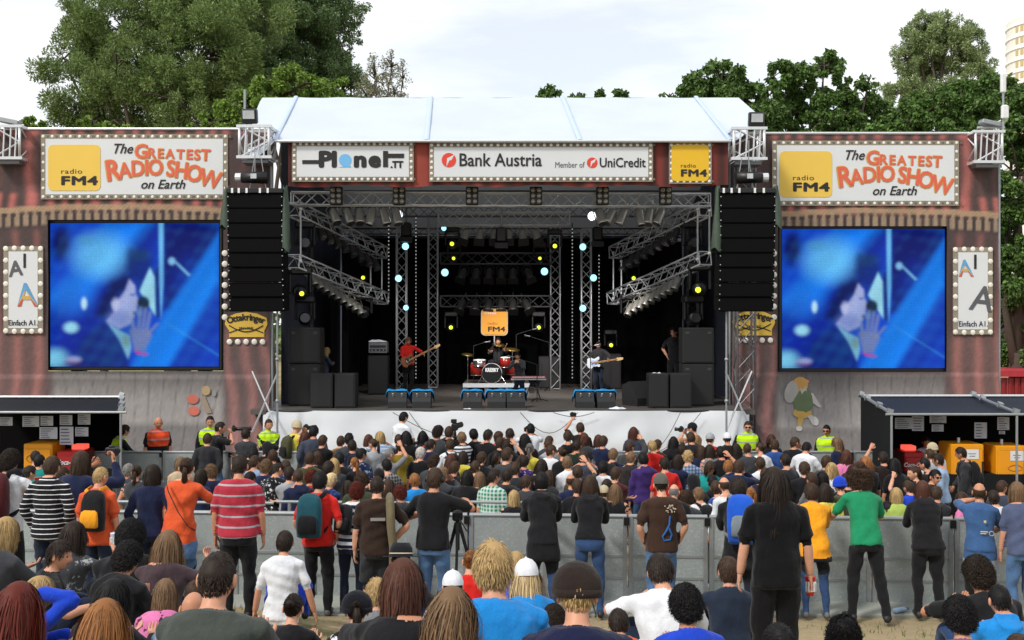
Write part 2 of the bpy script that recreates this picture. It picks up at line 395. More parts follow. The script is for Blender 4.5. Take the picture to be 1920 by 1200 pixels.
        if sk == 'short':
            B.limb([S, S * .45 + el * .55, S * .22 + el * .78], [ar[0] + ex * .3, ar[1] + ex * .9, ar[2] + ex * 1.7], 11, 10)
        elif sk == 'mid':
            pts, rr = catmull([S, m1, el, f1], [ar[0] + ex * .6, ar[1] + ex, ar[2] + ex * 1.1, ar[3] + ex * 1.1], 3); B.limb(pts, rr, 11, 10)
        elif sk == 'long':
            pts, rr = catmull([S, m1, el, f1, f2, wr * .97 + el * .03], [ar[0] + ex * .6, ar[1] + ex, ar[2] + ex * 1.2, ar[3] + ex, ar[4] + ex, ar[5] + ex * .9], 3); B.limb(pts, rr, 11, 10)
        hands.append((sd, wr, nrm(wr - el)))
    hipz = -.03                                                              # legs
    legs = []
    for q, (sd, Fp, K) in enumerate(((-1, p['fl'], p['kl']), (1, p['fr'], p['kr']))):
        Rp = spine(.9)[1]; Hh = P0 + Rp @ V(sd * .088 * hipw, -.005, hipz); ft = V(Fp[0], Fp[1], p['fz'][q] + .085)
        kn, an = ik(Hh, ft, .435, .405, np.array(K, float))
        bt = p['bottom']; g = 1 + (wd - 1) * .7
        if bt in ('long', 'slim', 'wide'):
            e_ = {'long': .006, 'slim': 0, 'wide': .018}[bt]; fl_ = {'long': .052, 'slim': .043, 'wide': .075}[bt]
            R_ = [(.092 + e_) * g, (.083 + e_) * g, .066 + e_, .062 + e_, fl_, fl_ + .006]; tg = TAG_BOT
            low = an + V(0, 0, -.055)
            pts, rr = catmull([Hh, Hh * .5 + kn * .5, kn, kn * .62 + an * .38, kn * .15 + an * .85, low], R_, 3); B.limb(pts, rr, tg, 12)
        else:
            R_ = [.088 * g, .08 * g, .056, .058, .040, .042]
            pts, rr = catmull([Hh, Hh * .5 + kn * .5, kn, kn * .65 + an * .35, kn * .15 + an * .85, an], R_, 3); B.limb(pts, rr, TAG_SKIN, 12)
            if bt == 'short': B.limb([Hh, Hh * .5 + kn * .5, Hh * .08 + kn * .92], [.100 * g, .102 * g, .098 * g], TAG_BOT, 12)
        yaw = math.radians(p['fdir'][q]); fd = V(-math.sin(yaw), math.cos(yaw), 0); fu = V(0, 0, 1)
        if p['tilt_shoes'] and p['tilt_shoes'][q]: ts = math.radians(p['tilt_shoes'][q]); fd = nrm(fd * math.cos(ts) + V(0, 0, -1) * math.sin(ts))
        rgt = nrm(np.cross(fd, V(0, 0, 1))); up = np.cross(rgt, fd); a0 = an + up * -.045
        B.loft([a0 - fd * .075, a0 - fd * .05, a0 + fd * .03, a0 + fd * .11, a0 + fd * .17, a0 + fd * .19], [rgt] * 6, [up] * 6, [(.02, .018), (.038, .044), (.042, .048), (.047, .036), (.04, .026), (.018, .014)], TAG_SHOE, 12, 2.6)
        B.limb([a0 + up * .02, an + up * .03], [.045, .046], TAG_SHOE if bt == 'short' else TAG_BOT, 10)
        legs.append((Hh, kn, an))
    if p['bottom'] == 'skirt':
        c0, R = spine(1.0); mid = (legs[0][1] + legs[1][1]) / 2
        B.loft([c0, c0 * .5 + mid * .5, mid], [R @ V(1, 0, 0)] * 3, [V(0, 1, 0)] * 3, [(.17, .125), (.205, .16), (.225, .18)], TAG_BOT, 18, 2.2)
    if p['coat']:                                                            # something tied round the waist, or a long coat skirt
        c0, R = spine(1.0); c1, _ = spine(p['coat'])
        B.loft([c0, c0 * .5 + c1 * .5, c1], [R @ V(1, 0, 0)] * 3, [R @ V(0, 1, 0)] * 3, [(.182 * hipw, .135), (.205 * hipw, .155), (.22 * hipw, .165)], TAG_X if p['coat'] < .75 and p.get('tied') else TAG_TOP, 18, 2.2)
    if p.get('hood'):
        c0, R = spine(1.46)
        B.loft([c0 + R @ V(0, -.10, -.10), c0 + R @ V(0, -.12, -.03), c0 + R @ V(0, -.085, .035), c0 + R @ V(0, -.02, .045)], [R @ V(1, 0, 0)] * 4, [R @ V(0, .6, .8)] * 4, [(.05, .03), (.10, .045), (.115, .04), (.09, .03)], TAG_TOP, 14, 2.2)
    if p.get('vest'):
        cs, us, ws, ab = [], [], [], []
        for z, a, b_, yo in [(.86, .175, .13, -.01)] + [q for q in prof if .87 < q[0] < 1.40]: ring(z, a * wd + .026, b_ * wd + .026, yo)
        B.loft(cs, us, ws, ab, TAG_X, 16, 2.4, bias=.008)
        for sd in (-1, 1):
            c0, R = spine(1.40); B.limb([c0 + R @ V(sd * .105, .095, -.06), c0 + R @ V(sd * .10, .05, .035), c0 + R @ V(sd * .10, -.06, .045), c0 + R @ V(sd * .11, -.12, -.06)], [.05] * 4, TAG_X, 10)
    if p.get('collar'):
        c0, R = spine(1.49); B.loft([c0 + R @ V(0, -.012, -.01), c0 + R @ V(0, -.016, .035)], [R @ V(1, 0, 0)] * 2, [R @ V(0, 1, 0)] * 2, [(.082, .075), (.074, .070)], TAG_TOP, 16)
    sc = p['h'] / 1.75
    co, no, fs = grow(B, p['voxel'], 3 if p['voxel'] > .016 else 4)
    S_ = np.array([q[:4] for q in B.smp], np.float32); tg = np.array([q[4] for q in B.smp])
    fc = co[fs].mean(1).astype(np.float32); ft_ = np.empty(len(fs), int)
    for i in range(0, len(fs), 4000):
        blk = fc[i:i + 4000]; dd = np.sqrt(np.maximum((blk ** 2).sum(1)[:, None] + (S_[:, :3] ** 2).sum(1)[None, :] - 2 * blk @ S_[:, :3].T, 0)) - S_[None, :, 3]
        ft_[i:i + 4000] = tg[dd.argmin(1)]
    if not p['sit']:
        Rr = spine(.96)[1]; q = (fc - P0) @ Rr; tz = q[:, 2] + .945; mk = np.isin(ft_, (1, 2)) & (np.abs(q[:, 0]) < .3) & (tz < 1.1) & ~((p['coat'] is not False) & (tz < .96))
        ft_[mk] = np.where(tz[mk] > p['hem'], 1, 2)
    ft_[ft_ == 11] = TAG_TOP
    vt = np.zeros(len(co)); cl = np.isin(ft_, (TAG_TOP, TAG_BOT, TAG_X)); vt[np.unique(fs[cl])] = 1; vt[np.unique(fs[~cl])] *= .3
    amp = p['fold']                                                          # creases of the cloth
    dsp = np.zeros(len(co))
    for k in range(7):
        d1 = nrm(rng.normal(size=3) * V(.8, .8, 1.1)); d2 = nrm(rng.normal(size=3)); f1 = rng.uniform(18, 48); f2 = rng.uniform(4, 10)
        w_ = np.sin(co @ d1 * f1 + 2.2 * np.sin(co @ d2 * f2 + rng.uniform(0, 6)) + rng.uniform(0, 6)); dsp += np.sign(w_) * np.abs(w_) ** 1.4 * (.6 + .4 * np.sin(co @ d2 * f2 * .7 + k))
    co = co + no * (dsp * amp * .42 * vt)[:, None]
    hv, hf, hm = HEAD_FULL; hs = 1.0 - .04 * fem
    hv2 = (Rh0 @ (hv * hs).T).T + hc
    Vs = [co, hv2]; Fs = [tuple(map(int, q)) for q in fs] + [tuple(i + len(co) for i in q) for q in hf]; Ms = list(ft_) + [0 if m == 0 else m for m in hm]
    off = len(co) + len(hv2)
    if p['hands']:
        for sd, wr, dr in hands:
            key = (sd, round(p['curl'], 2))
            if key not in HANDS: HANDS[key] = make_hand(sd, p['curl'])
            gv, gf = HANDS[key]; z = -dr
            pr = np.array(p['palm'][0 if sd < 0 else 1], float) if p['palm'] else V(0, 1, 0)     # where the thumb points
            y = nrm(pr - z * np.dot(pr, z)); x = np.cross(y, z); M = np.stack([x, y, z], 1)
            v2 = (M @ (gv * (1 - .08 * fem)).T).T + wr; Vs.append(v2); Fs += [tuple(i + off for i in q) for q in gf]; Ms += [0] * len(gf); off += len(v2)
    allv = np.concatenate(Vs) * sc
    me = bpy.data.meshes.new(name); me.from_pydata([tuple(q) for q in allv], [], Fs)
    for q in range(7): me.materials.append(mat_skin(0))
    me.polygons.foreach_set('material_index', Ms); me.polygons.foreach_set('use_smooth', [True] * len(Fs)); me.update()
    Mh = Matrix.Translation(Vector(hc * sc)) @ Matrix([list(r) for r in Rh0]).to_4x4() @ Matrix.Scale(hs * sc, 4)
    info = dict(me=me, head=Mh, top=float((hc * sc)[2] + .118 * hs * sc), hc=hc * sc, hands=[(sd, Vector(w * sc), Vector(d)) for sd, w, d in hands], spine=lambda z: (spine(z)[0] * sc, spine(z)[1]), sc=sc, p=p)
    return info
# ---- hair: a shell over the skull and many strands
def scalp_z(x, y, short=False):                           # lowest hair height at this place of the skull
    a = math.atan2(y, abs(x))                # 90 deg = forehead, 0 = side, -90 = nape
    
    if short: return float(np.interp(math.degrees(a), (-90, -55, -28, -12, 6, 14, 22, 40, 62, 90), (-.070, -.062, -.030, .018, .026, .004, .010, .055, .068, .072)))
    return float(np.interp(math.degrees(a), (-90, -50, -20, -5, 12, 35, 60, 90), (-.075, -.065, -.03, .0, .02, .055, .068, .072)))
HAIRS = {}
HSTY = dict(  # thickness over the skull, strand length, strands, half width
    short=(.013, .050, 420, .0050), crop=(.005, .022, 320, .0050), messy=(.016, .046, 520, .0042), bob=(.012, .19, 520, .0046), long=(.010, .38, 640, .0046), wavy=(.013, .36, 640, .0044),
    curly=(.024, .055, 1000, .0028), afro=(.075, .06, 900, .0045), bun=(.008, .07, 260, .0055), tail=(.009, .08, 280, .0055), bald=(.004, .022, 90, .0045))
def nrows(a): return a / (np.linalg.norm(a, axis=1)[:, None] + 1e-9)
def make_hair(style, seed=0, near=False):
    key = (style, seed, near)
    if key in HAIRS: return HAIRS[key]
    rng = np.random.default_rng(seed * 17 + len(style) * 5 + 3); mb = MB(); th, L_, n, wid = HSTY[style]
    if near: n *= 3; wid *= .55
    ph = rng.uniform(0, 6, 6); E = V(.077, .099, .118); EO = E + (V(th * 1.15, th, th * .8) if style not in ('long', 'bob', 'wavy') else V(th * 1.5, th * 1.1, th * .45)); cf = 70.0 if style in ('curly', 'afro') else 30.0
    sh_ = style in ('short', 'crop', 'messy', 'bald', 'bun', 'tail'); idx = {}; vs = []; fs = []
    for f in HEAD_F:
        c = HEAD_V[list(f)].mean(0)
        if style == 'bald' and not (c[2] < .045 and c[1] < .03): continue
        if c[2] < scalp_z(c[0], c[1], sh_): continue
        q = []
        for i in f:
            if i not in idx:
                idx[i] = len(vs); v = HEAD_V[i]; nr = nrm(v / (E * E)); edge = min(1, max(0, (v[2] - scalp_z(v[0], v[1], sh_) + .004) / .03)); bm = math.sin(v[0] * cf + ph[0]) * math.sin(v[1] * cf + ph[1]) + math.sin(v[2] * cf * 1.2 + ph[2] + 20 * v[0])
                vs.append(tuple(v + nr * (th * (.25 + (.62 if style not in ('curly', 'afro') else .42) * edge) + (.06 if style not in ('curly', 'afro') else .3) * th * bm * edge)))
            q.append(idx[i])
        if len(set(q)) == 4: fs.append(tuple(q))
    mb.add(vs, fs); lng = style in ('long', 'bob', 'wavy')
    S = []
    while len(S) < n:
        d = nrm(rng.normal(size=3)); s_ = d * E
        if s_[2] < scalp_z(s_[0], s_[1], sh_) - .004 or (style == 'bald' and not (s_[2] < .045 and s_[1] < .03)): continue
        S.append(s_)
    S = np.array(S); N = nrows(S / (E * E)); crown = V(.012, -.045, .112); A = S - crown; T = nrows(A - N * (A * N).sum(1)[:, None]); ln = L_ * rng.uniform(.7, 1.12, n); J = rng.normal(size=(n, 3))
    edge = np.clip((S[:, 2] - np.array([scalp_z(x, y, sh_) for x, y in S[:, :2]])) / .03, .15, 1); P = S + N * (th * .55 * edge)[:, None]
    if lng:
        fr = (S[:, 1] > .02) & (S[:, 2] > .03); T[fr] = nrows(np.stack([np.sign(S[fr, 0] + 1e-4) * 1.2, np.full(fr.sum(), -.9), np.full(fr.sum(), -.25)], 1)); ln *= 1 + np.maximum(0, S[:, 2]) * (1.6 if style == 'bob' else .8)
    D = nrows(T + N * {'messy': .30, 'short': .10, 'crop': .22}.get(style, .06) + J * {'messy': .30, 'short': .16, 'crop': .25}.get(style, .08))
    if style in ('bun', 'tail'): D = nrows(V(0, -.13, .035) - S + N * .03)
    seg = 9 if lng else (7 if style in ('curly', 'afro') else 4); R = [P]; ph1 = rng.uniform(0, 6.28, n); B1 = nrows(np.cross(N, J)); B2 = np.cross(N, B1)
    if style in ('curly', 'afro'):             # little coils standing off the head
        base = S + N * (th * (rng.uniform(.6, 1.15, n) if style == 'curly' else rng.uniform(.15, .9, n)))[:, None]; rad = rng.uniform(.009, .018, n); R = []
        for k in range(seg + 1):
            t = k / seg; a = ph1 + t * 7.5; R.append(base + N * (th * .35 * t)[:, None] if False else base + N * (t * th * .30) + (N * np.cos(a)[:, None] * .9 + B1 * np.sin(a)[:, None] + B2 * (t - .5)) * rad[:, None] * (.6 + .6 * t) + V(0, 0, -.012 * t))
    else:
        for k in range(seg):
            if lng: D = nrows(D + V(0, 0, -.55) + np.stack([np.sin(k * 1.3 + ph1), np.cos(k * 1.1 + ph1), 0 * ph1], 1) * (.30 if style == 'wavy' else .07) + rng.normal(size=(n, 3)) * .07)
            elif style not in ('bun', 'tail'): D = nrows(D + V(0, 0, -.16) - N * .06)
            Q = R[-1] + D * (ln / seg)[:, None]; e = np.linalg.norm(Q / EO, axis=1); lim = 1 + .05 * (J[:, 0] * .5); ins = (Q[:, 2] > -.07) & (e < lim); Q[ins] = Q[ins] * (lim[ins] / e[ins])[:, None]
            if lng:
                lo = Q[:, 2] <= -.07; z = Q[:, 2]; hx = np.interp(z, (-.45, -.30, -.16, -.10, -.07), (.13, .12, .085, .080, .082)); hy = np.interp(z, (-.45, -.25, -.14, -.07), (.125, .115, .095, .09))
                r2 = np.hypot(Q[:, 0] / hx, (Q[:, 1] + .012) / hy); bad = lo & (r2 < 1.04); Q[bad, 0] *= 1.04 / np.maximum(r2[bad], .3); Q[bad, 1] = (Q[bad, 1] + .012) * 1.04 / np.maximum(r2[bad], .3) - .012
                Q[:, 1] = np.where(lo & (Q[:, 1] > .03), .03 - .02 * np.abs(J[:, 1]), Q[:, 1])
            R.append(Q)
    R = np.stack(R, 1); m = R.shape[1]; tang = np.gradient(R, axis=1); out = R.copy(); out[:, :, 2] *= .35; out[:, :, 1] += 1e-4
    SD = np.cross(tang, out); SD /= np.linalg.norm(SD, axis=2)[:, :, None] + 1e-9; prof = np.ones(m); prof[0] = .55; prof[-1] = .15; prof[-2] = .75; Wd = SD * (wid * prof)[None, :, None] * rng.uniform(.7, 1.3, n)[:, None, None]
    vv = np.stack([R - Wd, R + Wd], 2).reshape(-1, 3); o = len(mb.v); mb.v.extend(map(tuple, vv)); k = np.arange(m - 1); b0 = (np.arange(n)[:, None] * m + k[None, :]).ravel() * 2 + o
    mb.f.extend(map(tuple, np.stack([b0, b0 + 1, b0 + 3, b0 + 2], 1).tolist())); mb.mi.extend([0] * len(b0))
    if lng:                                    # the mass of hair falling behind the head
        bot = -L_ * (.80 if style != 'bob' else .60); nz = 10; na = 14; vs = []
        for j in range(nz + 1):
            z = .03 + (bot - .03) * j / nz; e = 1.0 + .03 * math.sin(j * 1.7 + ph[3])
            rx = float(np.interp(z, (-.40, -.25, -.15, -.08, .03), (.112, .108, .086, .084, .088))) * e; ry = float(np.interp(z, (-.40, -.2, -.12, .03), (.118, .106, .098, .108)))
            for i in range(na + 1):
                a = math.radians(172 + 196 * i / na); wv = 1 + .03 * math.sin(i * 2.3 + ph[4]) * (1 if style != 'wavy' else 2) + .015 * math.sin(j * 2.1 + i); vs.append((math.cos(a) * rx * wv, math.sin(a) * ry * wv - .004, z + .02 * math.sin(i * 1.9 + ph[5]) * j / nz))
        mb.add(vs, [(j * (na + 1) + i, (j + 1) * (na + 1) + i, (j + 1) * (na + 1) + i + 1, j * (na + 1) + i + 1) for j in range(nz) for i in range(na)])
    if style == 'bun': mb.sphere((0, -.122, .035), (.038, .034, .036), 12, 8)
    if style == 'tail':
        mb.path([(0, -.10, .04), (0, -.14, .03), (0, -.155, -.03), (.004, -.15, -.12), (0, -.14, -.20), (0, -.14, -.235)], [.014, .022, .028, .026, .017, .004], 9)
        for k in range(70 if near else 30):
            a = rng.uniform(0, 6.28); x, y = math.cos(a) * .028, math.sin(a) * .028
            mb.path([(x * .4, -.12 + y * .3, .04), (x, -.153 + y, -.03), (x * .9 + rng.normal() * .006, -.15 + y * .9, -.12), (x * .7 + rng.normal() * .012, -.142 + y * .6, -.235)], [.003, .004, .003, .0008], 3, cap=False)
    me = mb.mesh('hair', mat_hair('brown'), True); HAIRS[key] = me; return me
HAIRC = dict(brown='38281c', darkbrown='241a13', black='100e0e', lightbrown='69513a', blond='9c8156', paleblond='c2aa80', auburn='4a2b20', red='561f16', ginger='82552f', grey='6e6a66', white='a9a5a0', strawberry='8a5a34')
HAIRW = dict(brown='brown', darkbrown='dark brown', black='black', lightbrown='light brown', blond='blond', paleblond='pale blond', auburn='auburn', red='dark red', ginger='ginger', grey='grey', white='white', strawberry='strawberry blond')
def mat_hair(c):
    nm = 'hair_' + c
    if nm in _mats: return _mats[nm]
    k = NM(nm); col = lin(HAIRC[c]); g = k.n('ShaderNodeNewGeometry'); r = k.ramp(g.outputs['Random Per Island'], [(0, tuple(x * .6 for x in col)), (.5, col), (1, tuple(min(1, x * 1.6) for x in col))])
    k.set(r, .6, spec=.22); _mats[nm] = k.m; return k.m
SKINS = ['d9a183', 'e0aa8c', 'cc9272', 'd49b80']
def mat_skin(i=0):
    nm = 'skin_%d' % i
    if nm in _mats: return _mats[nm]
    k = NM(nm); c = lin(SKINS[i]); c = tuple(v * .82 for v in c); v = k.coord(); f = k.noise(v, 9, 4)
    k.set(k.mix(f, (c[0] * .88, c[1] * .80, c[2] * .78), (c[0] * 1.08, c[1] * 1.06, c[2] * 1.04)), .5, spec=.35)
    k.b.inputs['Subsurface Weight'].default_value = .08; k.b.inputs['Subsurface Radius'].default_value = (.02, .008, .004)
    _mats[nm] = k.m; return k.m
CLOTH = dict(black='1b1b1e', white='d9dbe0', grey='74767a', lightgrey='9a9da1', darkgrey='3b3d41', charcoal='2e2f33', navy='1d2440', blue='2c4a86', brightblue='2080c8', royal='1d40b8', lightblue='8fa6c4', palewhite='c3ccd8',
             green='1f8459', lime='a3b85a', olive='44452f', darkgreen='20302a', teal='1c8a85', yellow='cfc04a', mustard='7d6a1e', orange='d0552f', amber='e79a22', red='c92620', maroon='4a1c20', pink='d476a6', purple='3c2a66', violet='6a4a7c',
             brown='33261f', darkbrown='241d1b', tan='96714f', beige='b5a78b', jeans='2f466b', darkjeans='1d2638', fadedjeans='4f6e96', plum='43353a', slate='3b4150', hivis='b8e020', hiorange='e8512a', skin='d9a183', steelblue='3a5a86', greyblue='4c5570', mossgreen='39402f')
CLOTHW = dict(lightgrey='light grey', darkgrey='dark grey', brightblue='bright blue', royal='royal blue', lightblue='light blue', palewhite='pale', darkgreen='dark green', darkbrown='dark brown', jeans='blue', darkjeans='dark', fadedjeans='faded', slate='slate grey', steelblue='steel blue', greyblue='grey-blue', mossgreen='moss green')
def mat_cloth(c, pat=None, c2='white', per=.07):
    nm = '_'.join(str(x) for x in ('cloth', c, pat, c2, per) if x)
    if nm in _mats: return _mats[nm]
    k = NM(nm); a = lin(CLOTH.get(c, c)); b = lin(CLOTH.get(c2, c2)); v = k.coord(); f = k.noise(v, 7, 5, .6)
    base = k.mix(f, tuple(x * .70 for x in a), tuple(min(1, x * 1.22 + .004) for x in a))
    def stripe(axis, period, width):
        s = k.n('ShaderNodeSeparateXYZ'); k.l(v, s.inputs[0]); m = k.n('ShaderNodeMath', operation='MULTIPLY'); k.l(s.outputs[axis], m.inputs[0]); m.inputs[1].default_value = 1 / period
        fr = k.n('ShaderNodeMath', operation='FRACT'); k.l(m.outputs[0], fr.inputs[0]); lt = k.n('ShaderNodeMath', operation='LESS_THAN'); k.l(fr.outputs[0], lt.inputs[0]); lt.inputs[1].default_value = width; return lt.outputs[0]
    if pat == 'stripe': base = k.mix(stripe(2, per, .5), base, b)
    elif pat == 'thin': base = k.mix(stripe(2, per, .17), base, b)
    elif pat == 'check':
        base = k.mix(stripe(2, per, .45), base, k.mix(.5, base, b)); base = k.mix(stripe(0, per, .45), base, k.mix(.55, base, b))
    elif pat == 'print':
        s = k.noise(v, 14, 5, .75); r = k.ramp(s, [(.57, (0, 0, 0)), (.60, (1, 1, 1))]); base = k.mix(r, base, b)
    k.set(base, .95, spec=.08); k.b.inputs['Sheen Weight'].default_value = .12; w = k.n('ShaderNodeMapping'); w.inputs['Scale'].default_value = (1, 1, .55); k.l(v, w.inputs[0])
    fo = k.n('ShaderNodeTexNoise', noise_type='RIDGED_MULTIFRACTAL'); fo.inputs['Scale'].default_value = 4.2; fo.inputs['Detail'].default_value = 2.5; fo.inputs['Distortion'].default_value = .6; k.l(w.outputs[0], fo.inputs['Vector'])
    ad = k.n('ShaderNodeMath', operation='MULTIPLY_ADD'); k.l(k.noise(w.outputs[0], 13, 5, .6), ad.inputs[0]); ad.inputs[1].default_value = .8; k.l(fo.outputs['Fac'], ad.inputs[2]); k.bump(ad.outputs[0], .7, .03); _mats[nm] = k.m; return k.m
SHOES = ['1a1a1c', '2b2522', '1c1c22', '5a5a5c']
# ------------------------------------------------------------------ ground, path, grass
def ground_mat():
    k = NM('trodden_earth'); v = k.coord(); a = k.noise(v, .7, 6, .6); b = k.noise(v, 9, 5, .7)
    c1 = k.mix(b, lin('80715a'), lin('ad9d7c')); c2 = k.mix(b, lin('3f4a24'), lin('6a6d3a')); r = k.ramp(a, [(.48, (0, 0, 0)), (.66, (1, 1, 1))])
    k.set(k.mix(r, c1, c2), .95, spec=.1); k.bump(b, .6, .05); return k.m
g = MB(); xs = [-900, -200, -60] + [-24 + 1.5 * i for i in range(33)] + [60, 200, 900]; ys = [-60, -20, -8] + [-4 + .6 * i for i in range(42)] + [24, 32, 60, 150, 400, 900]
gv = [(x, y, ground_z(x, y) + (.035 * math.sin(x * 1.7 + y) * math.sin(y * 2.1 - x * .6) if y < 13 else 0)) for y in ys for x in xs]
g.add(gv, [(j * len(xs) + i, j * len(xs) + i + 1, (j + 1) * len(xs) + i + 1, (j + 1) * len(xs) + i) for j in range(len(ys) - 1) for i in range(len(xs) - 1)])
tag(g.build('ground', ground_mat(), smooth=True), kind='structure')
concrete = mat('worn_concrete', lin('8d9088'), .9, var=.22, scale=2.5, bump=.3, bscale=60)
path = empty('path'); path['kind'] = 'structure'
for i in range(-6, 7):                        # concrete slabs under the barrier
    s = MB(); s.rbox((i * 2.0, 13.95, .60), (1.985, 1.35, .12), .012); s.build('concrete_slab', concrete, path)
gr = MB(); rg = np.random.default_rng(5)      # tufts of short grass and litter on the slope
for k in range(5200):
    x = rg.uniform(-6.5, 6.5); y = rg.uniform(3.2, 13.0)
    if math.sin(x * 1.3 + 2) * math.sin(y * 1.1 + x * .4) + rg.normal() * .35 < .05: continue
    z = ground_z(x, y) - .01
    for q in range(2):
        a = rg.uniform(0, 6.28); h = rg.uniform(.03, .09); dx, dy = math.cos(a) * .006, math.sin(a) * .006; lx, ly = rg.normal() * .03, rg.normal() * .03
        xx, yy = x + rg.normal() * .04, y + rg.normal() * .04
        gr.add([(xx - dx, yy - dy, z), (xx + dx, yy + dy, z), (xx + lx, yy + ly, z + h)], [(0, 1, 2)])
tag(gr.build('grass', mat('grass_blade', lin('59632c'), .8, var=.35)), 'short trampled grass on the slope in front of the barrier', 'grass', kind='stuff')
# ------------------------------------------------------------------ trees
def leaf_mat(name, c, t=.25):
    if name in _mats: return _mats[name]
    k = NM(name); gm = k.n('ShaderNodeNewGeometry'); col = lin(c)
    r = k.ramp(gm.outputs['Random Per Island'], [(0, tuple(x * .55 for x in col)), (.6, col), (1, tuple(min(1, x * 1.7) for x in col))]); k.set(r, .55, spec=.3)
    tr = k.n('ShaderNodeBsdfTranslucent'); k.l(r, tr.inputs['Color']); mx = k.n('ShaderNodeMixShader'); mx.inputs[0].default_value = t
    k.l(k.b.outputs[0], mx.inputs[1]); k.l(tr.outputs[0], mx.inputs[2]); k.l(mx.outputs[0], k.o.inputs['Surface']); _mats[name] = k.m; return k.m
bark = mat('bark', lin('4a4036'), .95, var=.35, scale=8, bump=.5)
def tree(name, label, base, trunk_h, trunk_r, clumps, n, leaf, mname, mcol, droop=.3, seed=1, up=0.0, group='trees behind the stage', density=1.0, sub=26, twig=0):
    rng = np.random.default_rng(seed); base = Vector(base); t = empty(name, base, 0, label, 'tree', group)
    tb = MB(); top = Vector((0, 0, trunk_h)); tb.path([(0, 0, -.3), (.1, 0, trunk_h * .4), (0, .1, trunk_h * .8), top], [trunk_r * 1.3, trunk_r, trunk_r * .8, trunk_r * .6], 9)
    n = int(n * 2.6); leaf = (leaf[0] * .6, leaf[1] * .6)
    cl = [(np.array(c[:3]) - np.array(base), np.array(c[3:6])) for c in clumps]
    subs = []; wsum = sum(r[0] * r[1] * r[2] for _, r in cl)
    for c, r in cl:
        tip = Vector(c); st = Vector((0, 0, trunk_h * rng.uniform(.55, 1))); mid = (st + tip) / 2 + Vector(rng.normal(size=3)) * .5
        tb.path([st, mid, tip], [trunk_r * .5, trunk_r * .28, .03], 6)
        m = max(6, int(sub * (r[0] * r[2]) ** .5))
        for q in range(m):                     # small bunches of leaves on twigs spread over the clump
            d = rng.normal(size=3); d /= np.linalg.norm(d); p = c + d * r * rng.uniform(.35, 1.25) ** .7; subs.append((p, rng.uniform(.13, .30) * min(r) * 1.1, c))
            if q % 3 == 0: tb.path([tip, Vector(p) * .55 + tip * .45 + Vector((0, 0, .2)), Vector(p)], [.045, .03, .01], 4)
    tb.build('trunk', bark, t, True)
    m = len(subs); pc = np.array([s[0] for s in subs]); pr = np.array([s[1] for s in subs])
    idx = rng.choice(m, n, p=pr ** 2 / (pr ** 2).sum()); d = rng.normal(size=(n, 3)); d /= np.linalg.norm(d, axis=1)[:, None]
    P = pc[idx] + d * (pr[idx] * rng.uniform(.2, 1, n) ** .5)[:, None] * np.array([1, 1, .9 + up])
    ax = d * .6 + rng.normal(size=(n, 3)) * .6 + np.array([0, 0, -droop * 2 + up * 2]); ax /= np.linalg.norm(ax, axis=1)[:, None]
    sd = np.cross(ax, rng.normal(size=(n, 3))); sd /= np.linalg.norm(sd, axis=1)[:, None] + 1e-9; nn = np.cross(ax, sd)
    ln = leaf[0] * rng.uniform(.6, 1.3, n)[:, None]; wd = leaf[1] * rng.uniform(.7, 1.2, n)[:, None]
    vv = np.stack([P, P + ax * ln * .5 + sd * wd + nn * wd * .3, P + ax * ln, P + ax * ln * .5 - sd * wd + nn * wd * .3], 1).reshape(-1, 3)
    me = bpy.data.meshes.new('crown'); me.vertices.add(n * 4); me.vertices.foreach_set('co', vv.astype(np.float32).ravel()); me.loops.add(n * 4); me.loops.foreach_set('vertex_index', np.arange(n * 4, dtype=np.int32))
    me.polygons.add(n); me.polygons.foreach_set('loop_start', np.arange(0, n * 4, 4, dtype=np.int32)); me.update(calc_edges=True); me.materials.append(leaf_mat(mname, mcol)); link('crown', me, t)
    return t
def clumps(d, pts, dz=1.0):                    # (px, py, half width px, half height px, extra depth)
    out = []
    for px, py, rx, ry, e in pts:
        p = W(px, py, d + e); s = (d + e) / FPX; out.append((p.x, p.y, p.z, rx * s, max(rx, ry) * s * .8 * dz, ry * s))
    return out
def at(px, d): p = W(px, 600, d); return (p.x, d, 0)
tree('willow_tree', 'tall broad willow with grey-green foliage behind the left banner wall', at(330, 56), 7, .6,
     clumps(56, [(180, 170, 95, 90, 0), (290, 200, 120, 75, 3), (245, 70, 110, 75, 0), (370, 110, 100, 95, -1), (160, 60, 60, 55, 2), (400, 10, 130, 80, 2), (260, -40, 150, 70, 3), (330, 190, 70, 60, -3), (130, 225, 55, 40, -1), (430, 190, 80, 70, 2), (120, 110, 35, 30, 1), (220, 130, 70, 60, -3)]), 76000, (.34, .05), 'leaf_willow', '6e8248', .12, 3, up=.25)
tree('poplar_tree', 'dark green tall tree between the willow and the white stage roof', at(560, 66), 8, .6,
     clumps(66, [(500, 40, 100, 90, 0), (560, 130, 90, 80, 2), (590, 30, 70, 70, 3), (480, 150, 80, 70, -2), (640, 175, 50, 55, 1), (530, -40, 120, 60, 2), (660, 215, 45, 35, 0)]), 46000, (.34, .07), 'leaf_poplar', '5e7446', .3, 4)
tree('birch_tree', 'feathery dark branch sprays reaching right over the open sky', at(640, 72), 8, .3,
     clumps(72, [(630, 20, 60, 28, 0), (655, 62, 42, 22, 1), (610, 95, 50, 35, 0), (600, 40, 50, 40, 0)]), 5200, (.3, .07), 'leaf_poplar', '5e7446', .5, 6)
tree('bare_tree', 'thin half-bare tree with greyish twigs beside the stage roof ridge', at(715, 60), 7, .16,
     clumps(60, [(735, 125, 22, 36, 0), (705, 150, 26, 40, 0), (755, 150, 14, 30, 0), (690, 185, 30, 30, 1), (740, 175, 25, 20, 0)]), 1500, (.22, .05), 'leaf_bare', '8a8a70', .1, 8, sub=40)
